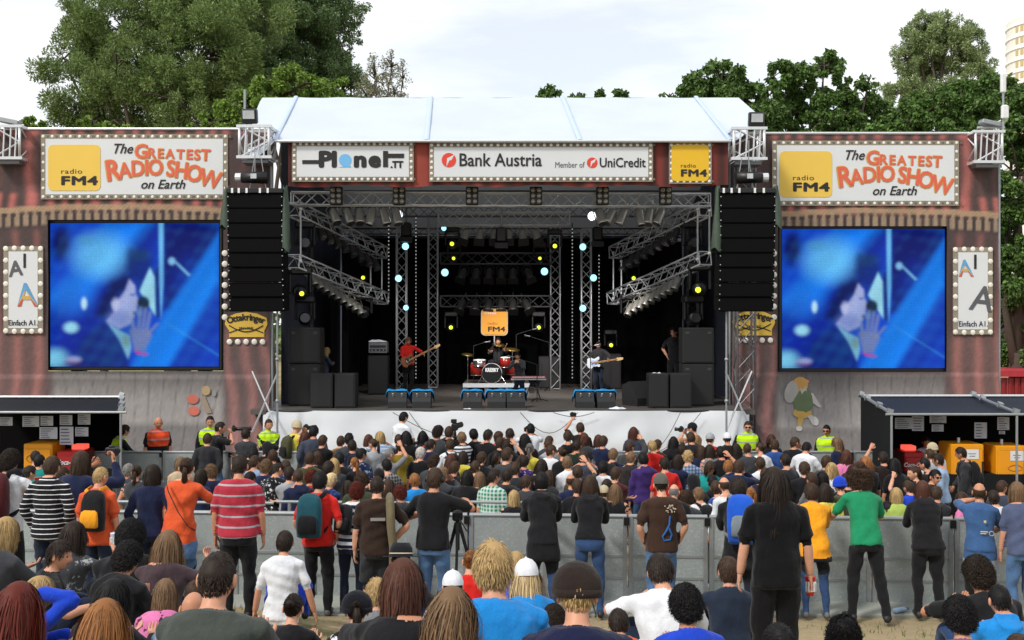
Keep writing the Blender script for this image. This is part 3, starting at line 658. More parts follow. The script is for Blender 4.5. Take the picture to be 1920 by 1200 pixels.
tree('maple_tree', 'bright yellow-green leafy tree just above the left end of the roof', at(500, 46), 5, .3,
     clumps(46, [(540, 175, 60, 42, 0), (470, 205, 60, 42, 0), (590, 190, 45, 38, 1), (420, 228, 40, 26, 0), (625, 170, 26, 26, 2), (500, 235, 90, 30, -1)]), 15000, (.26, .09), 'leaf_maple', '76903e', .4, 9)
tree('sapling', 'low bushy green shoots poking over the left banner wall top', at(190, 40), 6, .15, clumps(40, [(175, 235, 30, 14, 0), (60, 238, 30, 20, 1), (230, 240, 30, 12, 0), (390, 238, 40, 12, 1)]), 2400, (.2, .07), 'leaf_maple', '76903e', .3, 10)
tree('chestnut_tree', 'dark chestnut tree left of the gap behind the right roof end', at(1350, 48), 6, .4,
     clumps(48, [(1350, 165, 62, 45, 0), (1300, 190, 45, 30, 1), (1400, 205, 60, 50, 0), (1340, 235, 90, 50, 1), (1255, 182, 18, 9, 1), (1440, 180, 20, 20, 0)]), 15000, (.34, .11), 'leaf_chestnut', '587438', .55, 12)
tree('chestnut_tree', 'ragged chestnut tree with open branches above the right show sign', at(1530, 50), 6, .4,
     clumps(50, [(1480, 140, 35, 32, 0), (1545, 125, 42, 26, 0), (1520, 170, 50, 30, 1), (1600, 175, 32, 30, 0), (1480, 215, 60, 40, 1), (1560, 225, 70, 45, 0), (1640, 220, 50, 40, 1), (1440, 235, 40, 30, 0), (1630, 150, 15, 15, 0)]), 16000, (.34, .11), 'leaf_chestnut', '587438', .55, 13)
tree('chestnut_tree', 'lush chestnut tree filling the gap left of the antenna mast', at(1770, 46), 6, .4,
     clumps(46, [(1740, 210, 60, 40, 0), (1690, 245, 60, 35, 0), (1800, 190, 50, 45, 1), (1860, 190, 50, 45, 0), (1770, 250, 80, 40, 1)]), 14000, (.32, .11), 'leaf_chestnut', '62803e', .5, 14)
tree('willow_tree', 'round-headed pale willow rising above the right banner wall', at(1755, 75), 14, .5,
     clumps(75, [(1740, 70, 45, 38, 0), (1790, 80, 45, 45, 0), (1700, 110, 32, 30, 0), (1820, 125, 35, 40, 0), (1750, 120, 45, 35, 2), (1690, 175, 42, 30, 0), (1760, 180, 50, 30, 0), (1720, 55, 18, 25, 0), (1775, 45, 22, 22, 0)]), 20000, (.42, .055), 'leaf_willow2', '8a9a68', .15, 15, up=.2)
tree('lime_tree', 'dark leafy tree rising along the right edge of the picture', at(1910, 40), 3, .4,
     clumps(40, [(1910, 330, 60, 90, 0), (1925, 480, 70, 90, 0), (1905, 600, 55, 90, 1), (1900, 230, 50, 60, 1), (1940, 180, 50, 60, 0), (1880, 420, 40, 60, 2), (1890, 540, 40, 70, 2)]), 19000, (.26, .1), 'leaf_lime', '587438', .5, 16)
rg = np.random.default_rng(77); n = 16000; X = rg.uniform(-170, 170, n); Zt = 8.5 + 2.5 * np.sin(X * .09) + 1.5 * np.sin(X * .31 + 1); Pf = np.stack([X, 118 + rg.normal(size=n) * 4 + .0015 * X * X, rg.uniform(0, 1, n) ** .7 * Zt], 1); A_ = nrows(rg.normal(size=(n, 3))) if 'nrows' in globals() else rg.normal(size=(n, 3)); B_ = np.cross(A_, rg.normal(size=(n, 3))); B_ /= np.linalg.norm(B_, axis=1)[:, None]
vf = np.stack([Pf - A_ * .6, Pf + B_ * .35, Pf + A_ * .6, Pf - B_ * .35], 1).reshape(-1, 3); me = bpy.data.meshes.new('far_woodland'); me.from_pydata([tuple(q) for q in vf], [], [(4 * i, 4 * i + 1, 4 * i + 2, 4 * i + 3) for i in range(n)]); me.materials.append(leaf_mat('leaf_far', '5c7444')); tag(link('far_woodland', me), 'low belt of far-off trees along the horizon', 'woodland', kind='stuff')
tr = MB(); hx = 70                               # tips of trees just over the roof ridge
for i, (px, w_, h_) in enumerate(((1025, 22, 15), (1080, 16, 6), (1128, 10, 12), (1168, 18, 12))):
    tree('treetop', ('bushy green treetop peeping over the roof ridge, leftmost of four', 'lowest of the four green treetops peeping over the roof ridge', 'narrow green treetop peeping over the ridge, third of four', 'rightmost of the four small treetops peeping over the roof ridge')[i], at(px, 52), 9, .1, clumps(52, [(px, 185 - h_ * .3, w_, h_ * 1.3, 0), (px + 4, 196, w_, 16, 0)]), 800, (.26, .1), 'leaf_chestnut', '587438', .5, 30 + i)
# ------------------------------------------------------------------ far tower block and red container
tw = empty('tower_block', W(1966, 600, 300) * 1.0, 0, 'pale curved high-rise tower far off at the top right corner', 'building'); tw.location.z = 0
m = MB(); rad = 10.4; H_ = CZ + 560 * 300 / FPX
m.tube((0, 0, 0), (0, 0, H_), rad, 40); m.build('wall', mat('tower_wall', lin('e6e2d8'), .7, var=.05), tw)
wb = mat('tower_window', lin('c0ab78'), .3); pf = MB(); pf.tube((0, 0, 0), (0, 0, 1.4), rad + .25, 40)
band = MB(); band.tube((0, 0, 0), (0, 0, .5), rad + .28, 40); bm_ = band.mesh('floor_band', mat('tower_band', lin('f2f0ea'), .7, var=.05))
wm = MB(); wm.box((0, -rad - .02, 0), (.9, .14, 1.5)); wme = wm.mesh('window', wb)
for fl in range(16):
    z = H_ - 3 - fl * 3.1; link('floor_band', bm_, tw, (0, 0, z + 1.0))
    for a in range(-8, 5): o = link('window', wme, tw, (0, 0, z)); o.rotation_euler = (0, 0, math.radians(a * 9.0))
m = MB(); m.tube((0, 0, H_), (0, 0, H_ + 3), rad * .6, 30); m.build('roof_drum', mat('tower_band', (0, 0, 0)), tw)
ct = empty('container', W(1935, 600, 38), 0, 'dark red corrugated container at the right edge behind the banner', 'container'); ct.location.z = 0
zt = CZ - (700 - 600) * 38 / FPX; ml = mat('container_red', lin('8a1c1f'), .6, var=.15)
m = MB(); n = 26; prof = [(-1.4 + i * .11 + .0, (.05 if i % 2 else 0)) for i in range(n)]
for i in range(n - 1): (x0, o0), (x1, o1) = prof[i], prof[i + 1]; m.box(((x0 + x1) / 2, -.02 - o0, zt / 2), (.10, .06, zt - .3))
m.build('side_wall', ml, ct); m = MB(); m.box((0, 1.2, zt), (3.2, 2.9, .2)); m.build('roof', mat('container_roof', lin('a82a35'), .6), ct)
# ------------------------------------------------------------------ metals and cloths used by the stage
alu = mat('aluminium', lin('d2d4d6'), .38, .45, var=.12, scale=20); steel = mat('galvanised', lin('9a9ea0'), .5, .6, var=.15, scale=12)
dark_alu = mat('dull_aluminium', lin('707174'), .45, .45, var=.2, scale=15); blackm = mat('black_paint', lin('141414'), .55, var=.3); blackplastic = mat('black_plastic', lin('0d0d0e'), .45, var=.2)
blackcloth = mat('black_drape', lin('0b0b0c'), .95, spec=.1, var=.3); greytarp = mat('grey_tarp', lin('4c505e'), .7, var=.12, scale=1.5)
white_pvc = mat('white_tarpaulin', lin('dcdfe3'), .5, var=.10, scale=1.6, bump=.4, bscale=3)
def sheer(m, f):                               # thin white cloth lets daylight through
    t = m.node_tree; b = t.nodes['Principled BSDF']; o = t.nodes['Material Output']; tr = t.nodes.new('ShaderNodeBsdfTranslucent'); tr.inputs['Color'].default_value = (.85, .88, .9, 1); mx = t.nodes.new('ShaderNodeMixShader'); mx.inputs[0].default_value = f
    t.links.new(b.outputs[0], mx.inputs[1]); t.links.new(tr.outputs[0], mx.inputs[2]); t.links.new(mx.outputs[0], o.inputs['Surface']); return m
roof_pvc = sheer(mat('roof_tarpaulin', lin('bfc8d3'), .55, var=.10, scale=.8, bump=.6, bscale=3), .035); greentarp = mat('green_tarp', lin('3b4a3c'), .6, var=.3, scale=5, bump=.4, bscale=14)
YS = 27.5; ZF = 1.95; SX0, SX1 = -6.02, 5.57; YB = 38.5                 # stage front, floor height, side edges, rear
def truss(name, label, p0, p1, w=.4, r=.025, m_=None, group=None, rl=.012, h=None, up=(0, 0, 1), step=None, cat='truss'):
    p0, p1 = Vector(p0), Vector(p1); h = h or w; d = (p1 - p0); Ln = d.length; d.normalize(); rr = Vector(up); u = d.cross(rr)
    if u.length < .05: u = Vector((1, 0, 0))
    u.normalize(); v = u.cross(d).normalized(); t = empty(name, p0, 0, label, cat, group); m_ = m_ or alu
    cs = [u * (sx * w / 2) + v * (sy * h / 2) for sx, sy in ((-1, -1), (1, -1), (1, 1), (-1, 1))]
    a = MB()
    for c in cs: a.tube(c, c + d * Ln, r, 6)
    a.build('chords', m_, t, True); b = MB(); st = step or w * 1.05; n = max(2, int(Ln / st))
    for k in range(4):
        c0, c1 = cs[k], cs[(k + 1) % 4]
        for i in range(n): A, B_ = (c0, c1) if i % 2 else (c1, c0); b.tube(A + d * (Ln * i / n), B_ + d * (Ln * (i + 1) / n), rl, 4)
        for i in (0, n): b.tube(c0 + d * (Ln * i / n), c1 + d * (Ln * i / n), rl * 1.2, 4)
    b.build('lacing', m_, t); return t
# ------------------------------------------------------------------ the stage
stage = empty('stage', (0, YS, 0), 0, 'black stage deck fronted by a white tarpaulin skirt', 'stage')
m = MB(); m.box(((SX0 + SX1) / 2, 5.6, ZF - .06), (SX1 - SX0 + .8, 11.2, .12))
km = NM('stage_floor'); v = km.coord(); km.set(km.mix(km.noise(v, 2.2, 6, .7), lin('3a3634'), lin('6e6864')), .42, spec=.5); km.bump(km.noise(v, 30, 3), .15, .01); floorm = km.m
m.build('deck', floorm, stage)
m = MB(); rs = np.random.default_rng(2)
def sk(u, v):
    x = SX0 - .1 + (SX1 - SX0 + .35) * u; z = ZF - .02 - (ZF - .02) * v; o = .09 * math.sin(u * 60 + 3 * math.sin(v * 4)) * v + .07 * math.sin(u * 23 + v * 3) + .05 * math.sin(u * 9 - v * 7) * math.sin(v * 6 + u * 31) + .25 * max(0, abs(u - .5) - .485) / .015
    return (x, -.10 - .10 * v + o * .5, z - (.10 if abs(u - .5) > .49 else 0))
m.grid(sk, 160, 14); m.build('skirt', white_pvc, stage, True)
m = MB(); m.tube((SX0, -.05, ZF - .03), (SX1 + .1, -.05, ZF - .03), .03); m.build('front_edge', blackm, stage)
m = MB()
for x0, x1, dr in ((-2.9, -1.3, .6), (-2.5, -1.5, .9), (.2, 1.6, .5), (1.0, 2.0, 0.1), (4.1, 3.4, .9), (4.6, 3.3, 1.0)):   # cables hanging over the skirt
    m.path([(x0 + (x1 - x0) * t, -.24 - .03 * math.sin(t * 3), ZF - .05 - (dr * math.sin(t * PI * (.5 if dr > .55 else 1)))) for t in [i / 10 for i in range(11)]], .009, 4)
m.build('cable', mat('grey_cable', lin('55575a'), .5), stage)
bk = empty('backdrop', (0, YB, ZF), 0, 'black cloth backdrop hanging across the rear of the stage', 'backdrop')
m = MB(); m.grid(lambda u, v: (-5.3 + 10.6 * u, .10 * math.sin(u * 70) + .05 * math.sin(u * 31), 5.1 * v), 150, 4); m.build('drape', blackcloth, bk, True)
m = MB(); m.tube((-6, 0, 5.15), (6, 0, 5.15), .04); m.build('rail', steel, bk)
bw = empty('rear_wall', (0, YB + .6, 0), 0, 'grey tarpaulin rear wall of the stage above the backdrop', 'tarpaulin')
m = MB(); m.grid(lambda u, v: (-6.4 + 12.8 * u, .04 * math.sin(u * 40), ZF + 7.4 * v), 60, 6); m.build('sheet', greytarp, bw, True)
for sx, lab in ((-1, 'grey tarpaulin side wall inside the stage, left'), (1, 'grey tarpaulin side wall inside the stage, right')):
    w_ = empty('side_wall', (0, YS, 0), 0, lab, 'tarpaulin'); m = MB(); m.grid(lambda u, v: (sx * (6.0 + .04 * math.sin(u * 30)), 1.6 + 9.8 * u, ZF + 7.2 * v), 40, 6); m.build('sheet', greytarp, w_, True)
for sx, lab in ((-1, 'black side drape hanging beside the backdrop, left wing'), (1, 'black side drape hanging beside the backdrop, right wing')):
    w_ = empty('side_drape', (0, YS, ZF), 0, lab, 'drape'); m = MB(); m.grid(lambda u, v: (sx * (4.9 + .5 * (1 - v) * u * .5 + .07 * math.sin(u * 34)), 5.0 + 5.8 * u, 4.5 * v), 50, 4); m.build('cloth', blackcloth, w_, True)
# roof
rf = empty('stage_canopy', (0, YS - .3, 0), 0, 'white tarpaulin stage roof with grey seams', 'canopy')
y1 = 3.8; z0, z1 = W(0, 264, 27.2).z, W(0, 183, 31.0).z
bx = [W(p, 0, 27.2).x for p in (515, 800, 1088, 1370)]; tx = [W(p, 0, 31.0).x for p in (555, 808, 1055, 1305)]
def panel(xa0, xb0, xa1, xb1, zz0, zz1, lift=.10):
    m = MB(); m.grid(lambda u, v: ((xa0 + (xb0 - xa0) * u) * (1 - v) + (xa1 + (xb1 - xa1) * u) * v, y1 * v, zz0 * (1 - v) + zz1 * v - lift * math.sin(PI * u) * math.sin(PI * v) * .9 + .012 * math.sin(u * 17 + v * 5) * math.sin(v * 11)), 10, 8); return m
for i in range(3): panel(bx[i], bx[i + 1], tx[i], tx[i + 1], z0, z1).build('roof_panel', roof_pvc, rf, True)
tl, tr_ = W(492, 0, 31.0).x, W(1385, 0, 31.0).x
m = MB(); m.grid(lambda u, v: ((bx[0] - .85 * u) * (1 - v) + (tx[0] + (tl - tx[0]) * u) * v, y1 * v + .5 * u * (1 - v), z0 * (1 - v) + z1 * v + (.55 * u * u - .9 * u * (1 - v)) * (1 - v)), 8, 8); m.build('roof_panel', roof_pvc, rf, True)
m = MB(); m.grid(lambda u, v: ((bx[3] + .75 * u) * (1 - v) + (tx[3] + (tr_ - tx[3]) * u) * v, y1 * v + .5 * u * (1 - v), z0 * (1 - v) + z1 * v + (.75 * u * u) * (1 - v)), 8, 8); m.build('roof_panel', roof_pvc, rf, True)
m = MB(); m.grid(lambda u, v: (tl + (tr_ - tl) * u, y1 + 8 * v, z1 - 3.2 * v), 20, 4); m.build('rear_slope', roof_pvc, rf, True)
seam = mat('roof_seam', lin('b3c3dc'), .5, var=.05)
for a, b in zip(bx, tx):
    m = MB(); A = Vector((a, -.01, z0 + .02)); B_ = Vector((b, y1, z1 + .03)); m.path([A, (A + B_) / 2 + Vector((0, 0, .0)), B_], [(.06, .025)] * 3, 8); m.build('seam', seam, rf)
m = MB(); m.tube((bx[0], -.02, z0 - .01), (bx[3], -.02, z0 - .01), .035, 8); m.build('front_bar', alu, rf)
m = MB(); m.box(((bx[0] + bx[3]) / 2, 3, z0 - .9), (11.0, .3, .06)); m.build('purlin', greytarp, rf)
# ------------------------------------------------------------------ printed banner walls, signs, screens
def grad_mesh(name, pts, faces, cols, mats, parent=None, loc=None, smooth=True):
    me = bpy.data.meshes.new(name); me.from_pydata(pts, [], faces); ca = me.color_attributes.new('print', 'FLOAT_COLOR', 'POINT')
    ca.data.foreach_set('color', np.concatenate([cols, np.ones((len(cols), 1))], 1).astype(np.float32).ravel()); me.materials.append(mats)
    me.polygons.foreach_set('use_smooth', [smooth] * len(faces)); return link(name, me, parent, loc)
def L3(*c): return np.array(lin(c))
def sstep(a, b, x): t = np.clip((x - a) / (b - a), 0, 1); return t * t * (3 - 2 * t)
def blend(C, c, a): return C * (1 - a[:, None]) + np.array(c)[None, :] * a[:, None]
def paint_wall(x, y):                          # print of the left wall, laid out in units of the photograph; the right wall mirrors it
    n = len(x); rng = np.random.default_rng(3); C = np.tile(L3(72, 50, 48), (n, 1))
    wob = 4 * np.sin(y * .018) + 2 * np.sin(y * .05 + x * .02)
    fold = .5 + .5 * np.sin((x + wob) * .21 + 1.3 * np.sin((x + wob) * .047))
    C = blend(C, L3(118, 56, 50), fold ** 3 * .35 * sstep(405, 380, y))
    C = blend(C, L3(188, 78, 62), np.exp(-((x - 62 - wob) / 9) ** 2) * sstep(400, 370, y) * .8)
    C = blend(C, L3(196, 74, 58), (fold ** 1.5) * sstep(358, 366, y) * sstep(402, 392, y) * .85)
    C = blend(C, L3(196, 74, 58), (fold ** 1.5) * sstep(256, 250, y) * .6)
    ry = 386 + 6 * ((x - 240) / 200) ** 2 + np.where(x > 240, 4 * ((x - 240) / 200), 1)      # rope and tassels
    C = blend(C, L3(44, 34, 38), sstep(0, 4, y - ry) * sstep(40, 30, y - ry) * .55)
    tx_ = np.abs(((x + 3) % 16.3) - 8.1); C = blend(C, L3(150, 118, 84), sstep(6.0, 3.5, tx_ + np.where(y - ry < 12, 1.6, 0)) * sstep(2, 5, y - ry) * sstep(34, 28, y - ry))
    C = blend(C, L3(176, 136, 84), sstep(6.5, 4, np.abs(y - ry)) * (.8 + .2 * np.sin(x * 1.1 + y)))
    lowl = sstep(600, 640, y) * sstep(108, 80, x); f2 = .5 + .5 * np.sin((x + wob) * .16 + 2.0)
    C = blend(C, L3(104, 66, 62), lowl); C = blend(C, L3(172, 88, 76), lowl * f2 ** 2 * .65)
    midl = sstep(420, 440, y) * sstep(640, 600, y) * sstep(108, 80, x); C = blend(C, L3(150, 70, 60), midl * f2 ** 3 * .6)
    rc = sstep(415, 428, x) * sstep(420, 440, y); f3 = .5 + .5 * np.sin((x - 1.5 * wob - 12 * sstep(700, 860, y)) * .17 + 4.2)
    C = blend(C, L3(92, 66, 62), rc * sstep(600, 640, y)); C = blend(C, L3(158, 86, 78), rc * sstep(600, 640, y) * f3 ** 1.4 * .7)
    gl = sstep(688, 700, y) * sstep(92, 112, x) * sstep(428, 410, x)
    gcol = np.outer(sstep(690, 760, y), L3(136, 128, 124)) + np.outer(1 - sstep(690, 760, y), L3(92, 84, 82)); gcol = gcol * (1 - .45 * sstep(790, 800, y) * np.ones(n))[:, None]
    gcol *= (1 - .35 * np.exp(-(((x + .25 * (y - 700) * (x - 250) / 150) % 27 - 13) / 1.2) ** 2))[:, None]                        # seams of the printed floor boards
    C = C * (1 - gl[:, None]) + gcol * gl[:, None]
    g_ = C.mean(1, keepdims=True); C = (C * .64 + g_ * .36) * 1.12 + .014                                                   # sun-faded print
    return C * (1 + .06 * rng.normal(size=(n, 1)))
def lines(a, b, step, extra):
    xs = sorted(set([a, b] + extra)); out = []
    for p, q in zip(xs[:-1], xs[1:]): k = max(1, int((q - p) / step)); out += [p + (q - p) * i / k for i in range(k)]
    return out + [b]
def wall(name, label, yw, pxa, pxb, ptop, hole, mirror):
    w_ = empty(name, (0, 0, 0), 0, label, 'banner wall'); xa, xb = W(pxa, 0, yw).x, W(pxb, 0, yw).x; zt = W(0, ptop, yw).z
    hx0, hx1, hz0, hz1 = W(hole[0], 0, yw).x, W(hole[2], 0, yw).x, W(0, hole[3], yw).z, W(0, hole[1], yw).z
    X = lines(xa, xb, .045, [hx0, hx1]); Z = lines(2.75, zt, .045, [hz0, hz1]); prof = []
    for i in range(44): t = i / 44; prof.append((yw * (1 - t) ** 2 + 2 * (yw - .1) * t * (1 - t) + (yw - 2.3) * t * t if True else 0, 2.75 * (1 - t) ** 2 + 2 * .5 * t * (1 - t) + .04 * t * t))
    prof = prof[::-1] + [(yw, z) for z in Z]; pts = []; nX = len(X)
    for (y, z) in prof:
        k = (yw - y) / 2.3
        for x in X:
            xx = x
            e = .02 * math.sin(x * 3 + z * .9) * math.sin(z * 1.7) ; pts.append((xx * (1 - .012 * k), y + e, z))
    P = np.array(pts); px = 960 + P[:, 0] * FPX / P[:, 1]; py = 600 + (CZ - P[:, 2]) * FPX / P[:, 1]
    u = (px - pxa) / (pxb - pxa) * 505; u = 505 - u if mirror else u
    cols = np.clip(paint_wall(u, py - (8 if mirror else 0)), 0, 1); fs = []
    for j in range(len(prof) - 1):
        zc = (prof[j][1] + prof[j + 1][1]) / 2
        for i in range(nX - 1):
            xc = (X[i] + X[i + 1]) / 2
            if hx0 < xc < hx1 and hz0 < zc < hz1 and prof[j][0] > yw - .01: continue
            a = j * nX + i; fs.append((a, a + 1, a + nX + 1, a + nX))
    grad_mesh('printed_cloth', pts, fs, cols, vcol_mat('banner_print'), w_)
    m = MB(); m.tube((xa - .1, yw, zt + .03), (xb + .1, yw, zt + .03), .035, 8); m.build('top_rail', alu, w_)
    for x in ((xa, xb)): m = MB(); m.tube((x + (-.04 if x == xa else .04), yw + .06, 0), (x + (-.04 if x == xa else .04), yw + .06, zt), .04, 8); m.build('upright', steel, w_)
    return w_
YL, YR = 28.0, 29.1
WL = wall('banner_wall', 'left printed banner wall with red curtain picture round the big screen', YL, -6, 506, 244, (90, 412, 419, 696), False)
WR = wall('banner_wall', 'right printed banner wall with red curtain picture round the big screen', YR, 1372, 1872, 252, (1458, 424, 1775, 697), True)
white_print = mat('white_print', lin('d4d6d8'), .7, var=.04, scale=2, spec=.2); border_print = mat('border_print', lin('8d8474'), .8, var=.2)
bulb_m = mat('bulb_print', lin('e2ddd2'), .5, var=.03); dash_m = mat('dash_print', lin('6b6358'), .8); yel = mat('yellow_print', lin('e3bd4e'), .6, var=.05, scale=2); ink = mat('ink_print', lin('232021'), .7, var=.05)
redp = mat('red_print', lin('d5604a'), .7, var=.06); goldp = mat('gold_print', lin('c9a24a'), .7, var=.05); goldy = mat('ochre_print', lin('d9b449'), .7, var=.06)
_bm = {}
def bulb(parent, x, y, z, r):
    k = round(r, 3)
    if k not in _bm: q = MB(); q.sphere((0, 0, 0), (k, k * .22, k), 8, 5); _bm[k] = q.mesh('bulb', bulb_m, True)
    return link('bulb', _bm[k], parent, (x, y, z))
def sign(parent, px0, py0, px1, py1, yw, nb=(24, 8), bw=9, name='sign'):
    a, b = W(px0, py0, yw), W(px1, py1, yw); s = yw / FPX; g = bw * s; t = MB(); y = yw - .03
    t.box(((a.x + b.x) / 2, y, (a.z + b.z) / 2), (b.x - a.x, .03, a.z - b.z)); sg = t.build(name, border_print, parent)
    t = MB(); t.box(((a.x + b.x) / 2, y - .012, (a.z + b.z) / 2), (b.x - a.x - g * 2, .02, a.z - b.z - g * 2)); t.build('sign_face', white_print, sg)
    t = MB(); d = MB(); r = g * .34
    for k in range(nb[0]):
        x = a.x + g * .5 + (b.x - a.x - g) * k / (nb[0] - 1)
        for z in (a.z - g * .5, b.z + g * .5): bulb(sg, x, y - .02, z, r); d.box((x + (b.x - a.x) / nb[0] * .5, y - .017, z), (g * .5, .006, g * .45))
    for k in range(1, nb[1]):
        z = b.z + g * .5 + (a.z - b.z - g) * k / nb[1]
        for x in (a.x + g * .5, b.x - g * .5): bulb(sg, x, y - .02, z, r)
    d.build('bulb_gaps', dash_m, sg)['kind'] = 'stuff'
    return sg, y - .024
def fm4(parent, px0, py0, px1, py1, yw, y, colm, orange=False):
    a, b = W(px0, py0, yw), W(px1, py1, yw); w_, h = b.x - a.x, a.z - b.z; cx, cz = (a.x + b.x) / 2, (a.z + b.z) / 2; r = min(w_, h) * .11; poly = []
    for qx, qz, s0 in ((1, 1, 0), (-1, 1, 90), (-1, -1, 180), (1, -1, 270)):
        for k in range(6): A = math.radians(s0 + 18 * k); poly.append((cx + qx * (w_ / 2 - r) + r * math.cos(A), cz + qz * (h / 2 - r) + r * math.sin(A)))
    m = MB(); m.prism(poly, lambda u, v, q: (u, y - .008 + q, v), .006); sq = m.build('emblem', colm, parent)
    t = TB(); t.put('FM4', a.x + w_ * .24, y - .012, b.z + h * .13, h * .26, bold=.011 * h, align='LEFT', spacing=1.1, fit=w_ * .70); t.put('radio', a.x + w_ * .24, y - .012, b.z + h * .37, h * .15, align='LEFT', spacing=1.1, fit=w_ * .40); t.build('lettering', ink, sq)
def chars(tb, txt, P, size, bold=0, sx=1.0):   # each letter at P(i) -> (x, z, rot, scale); widths measured
    tb.cut(); ws = []; ms = []
    for ch in txt:
        if ch == ' ': ws.append(size * .22); ms.append(None); continue
        k = text_mesh(ch, size, bold, .003, 0, sx, 'LEFT'); ms.append(k); ws.append(k[0][:, 0].max() + size * .03)
    tot = sum(ws); acc = 0
    for w_, k in zip(ws, ms):
        if k is not None:
            x, y, z, rot, sc = P((acc + w_ / 2) / tot); co, fs = k; c, s = math.cos(rot), math.sin(rot); mx = co[:, 0].max() / 2
            tb.add([(x + ((u - mx) * c - v * s) * sc, y - w, z + ((u - mx) * s + v * c) * sc) for u, v, w in co], fs)
        acc += w_
def show_sign(parent, X, yw, dy):              # X: photo x of the sign's left edge
    sg, y = sign(parent, X, 252 + dy, X + 350, 374 + dy, yw, (21, 7)); s = yw / FPX; fm4(sg, X + 14, 272 + dy, X + 112, 358 + dy, yw, y, yel)
    def p(px, py): q = W(X + px, py + dy, yw); return q.x, q.z
    for off, mt, lay in ((.031, goldp, 0), (.014, redp, 1)):
        t = TB(); yy = y - .004 - .004 * lay
        def g1(f): x, z = p(178 + 140 * f, 297 - 2 * math.sin(f * PI) + 5 * f); return x, yy, z, -.05 * f, 1.08 - .22 * math.sin(f * PI) if f > .12 else 1.3
        chars(t, 'GREATEST', g1, 28 * s, off * .7, .98)
        def g2(f): x, z = p(128 + 204 * f, 340 - 15 * math.sin(f * PI) + 17 * f * f); return x, yy, z, .16 - .42 * f, 1.38 if f < .12 else (1.0 + .14 * f)
        chars(t, 'RADIO SHOW', g2, 39 * s, off * .85, .86)
        t.build('lettering', mt, sg)
    t = TB(); x, z = p(152, 288); t.put('The', x, y - .006, z, 26 * s, .004, .35, .95); x, z = p(228, 354); t.put('on Earth', x, y - .006, z, 24 * s, .004, .3, 1.0); t.build('lettering', ink, sg)
show_sign(WL, 78, YL, 0); show_sign(WR, 1447, YR, 12)
def a1_sign(parent, X, Y, yw, flip):
    a, b = W(X, Y, yw), W(X + 74, Y + 163, yw); s = yw / FPX; y = yw - .03
    m = MB(); m.box(((a.x + b.x) / 2, y, (a.z + b.z) / 2), (b.x - a.x, .03, a.z - b.z)); sg = m.build('sign', border_print, parent)
    m = MB(); m.box(((a.x + b.x) / 2, y - .012, (a.z + b.z) / 2), (b.x - a.x - .26, .02, a.z - b.z - .26)); m.build('sign_face', white_print, sg)
    m = MB()
    for k in range(8):
        z = a.z - .06 - (a.z - b.z - .12) * k / 7
        for x in (a.x + .06, b.x - .06): bulb(sg, x, y - .018, z, .07)
    for k in range(1, 4):
        for z in (a.z - .05, b.z + .05): bulb(sg, a.x + .06 + (b.x - a.x - .12) * k / 4, y - .018, z, .07)
    y -= .026
    def p(u, v): return a.x + u * s, a.z - v * s
    def bigA(u, v, h, mt, slices=None, rot=0):
        t = TB(); x, z = p(u, v); t.put('A', x, y - .002, z, h * s, .012, .1, .95, rot=rot); t.build('letter', mt, sg)
    t = TB(); x, z = p(40 if not flip else 41, 40); t.put('1', x, y - .002, z, 38 * s, .006); x, z = p(37, 148); t.put('Einfach A1.', x, y - .002, z, 14.5 * s, .001, fit=54 * s); t.build('lettering', ink, sg)
    cg = mat('chrome_print', lin('55555a'), .6, var=.3); mc = [mat('print_blue', lin('5a9ac8'), .7), mat('print_red', lin('c0512f'), .7), mat('print_sand', lin('c9a45a'), .7)]
    bigA(24 if not flip else 50, 55 if not flip else 118, 40 if not flip else 66, cg, rot=.15 if not flip else -.12)
    u0, v0, hh = (46, 112, 62) if not flip else (24, 54, 44)
    x, z = p(u0, v0); co, fs = text_mesh('A', hh * s, .012, .003, -.12, .9)
    zc = np.array([np.mean([co[i][1] for i in f]) for f in fs]); hmax = co[:, 1].max()
    for i, (lo, hi) in enumerate(((.55, 2), (-1, .28), (.28, .55))):
        m = MB(); m.add([(x + u, y - .002 - w, z + v) for u, v, w in co], [f for f, q in zip(fs, zc) if lo * hmax <= q < hi * hmax]); m.build('letter', mc[i], sg)
a1_sign(WL, 8, 462, YL, False); a1_sign(WR, 1786, 464, YR, True)
def beer_sign(parent, X, Y, yw):
    s = yw / FPX; y = yw - .02; a = W(X, Y, yw)
    def T(u, v, q): return (a.x + u * s, y - .006 + q, a.z - v * s)
    m = MB(); m.prism([(2, 10), (0, 22), (8, 34), (8, 46), (74, 46), (74, 34), (80, 22), (78, 10), (60, 2), (40, -1), (20, 2)], T, .012); b = m.build('sign', goldy, parent)
    m = MB(); m.path([T(8 + 64 * i / 12, 32 - 0 * i + 12 * math.sin(PI * i / 12) - 8, -.008) for i in range(13)], .014, 4); m.path([T(8 + 64 * i / 12, 38 + 6 * math.sin(PI * i / 12) - 14 * math.sin(PI * i / 12), -.008) for i in range(13)], .012, 4); m.build('scroll', ink, b)
    t = TB(); chars(t, 'Ottakringer', lambda f: (T(6 + 68 * f, 0, 0)[0], y - .012, a.z - (21 - 7 * math.sin(f * PI)) * s, .30 - .6 * f, 1), 17 * s, .008, .9); x, _, z = T(40, 31, 0); t.put('BRAUEREI', x, y - .012, z, 6 * s); t.build('lettering', ink, b)
    for k in range(5): bulb(parent, a.x + (9 + 15.5 * k) * s, y - .012, a.z - 55 * s, .075)
beer_sign(WL, 422, 586, YL); beer_sign(WR, 1373, 583, YR)
for wl, yw, c0 in ((WL, YL, 428), (WR, YR, 1455)):   # column of printed bulbs beside the screen
    for k in range(7): q = W(c0 - (6 if wl is WL else 4), 475 + 20 * k, yw); bulb(wl, q.x, yw - .02, q.z, .08)
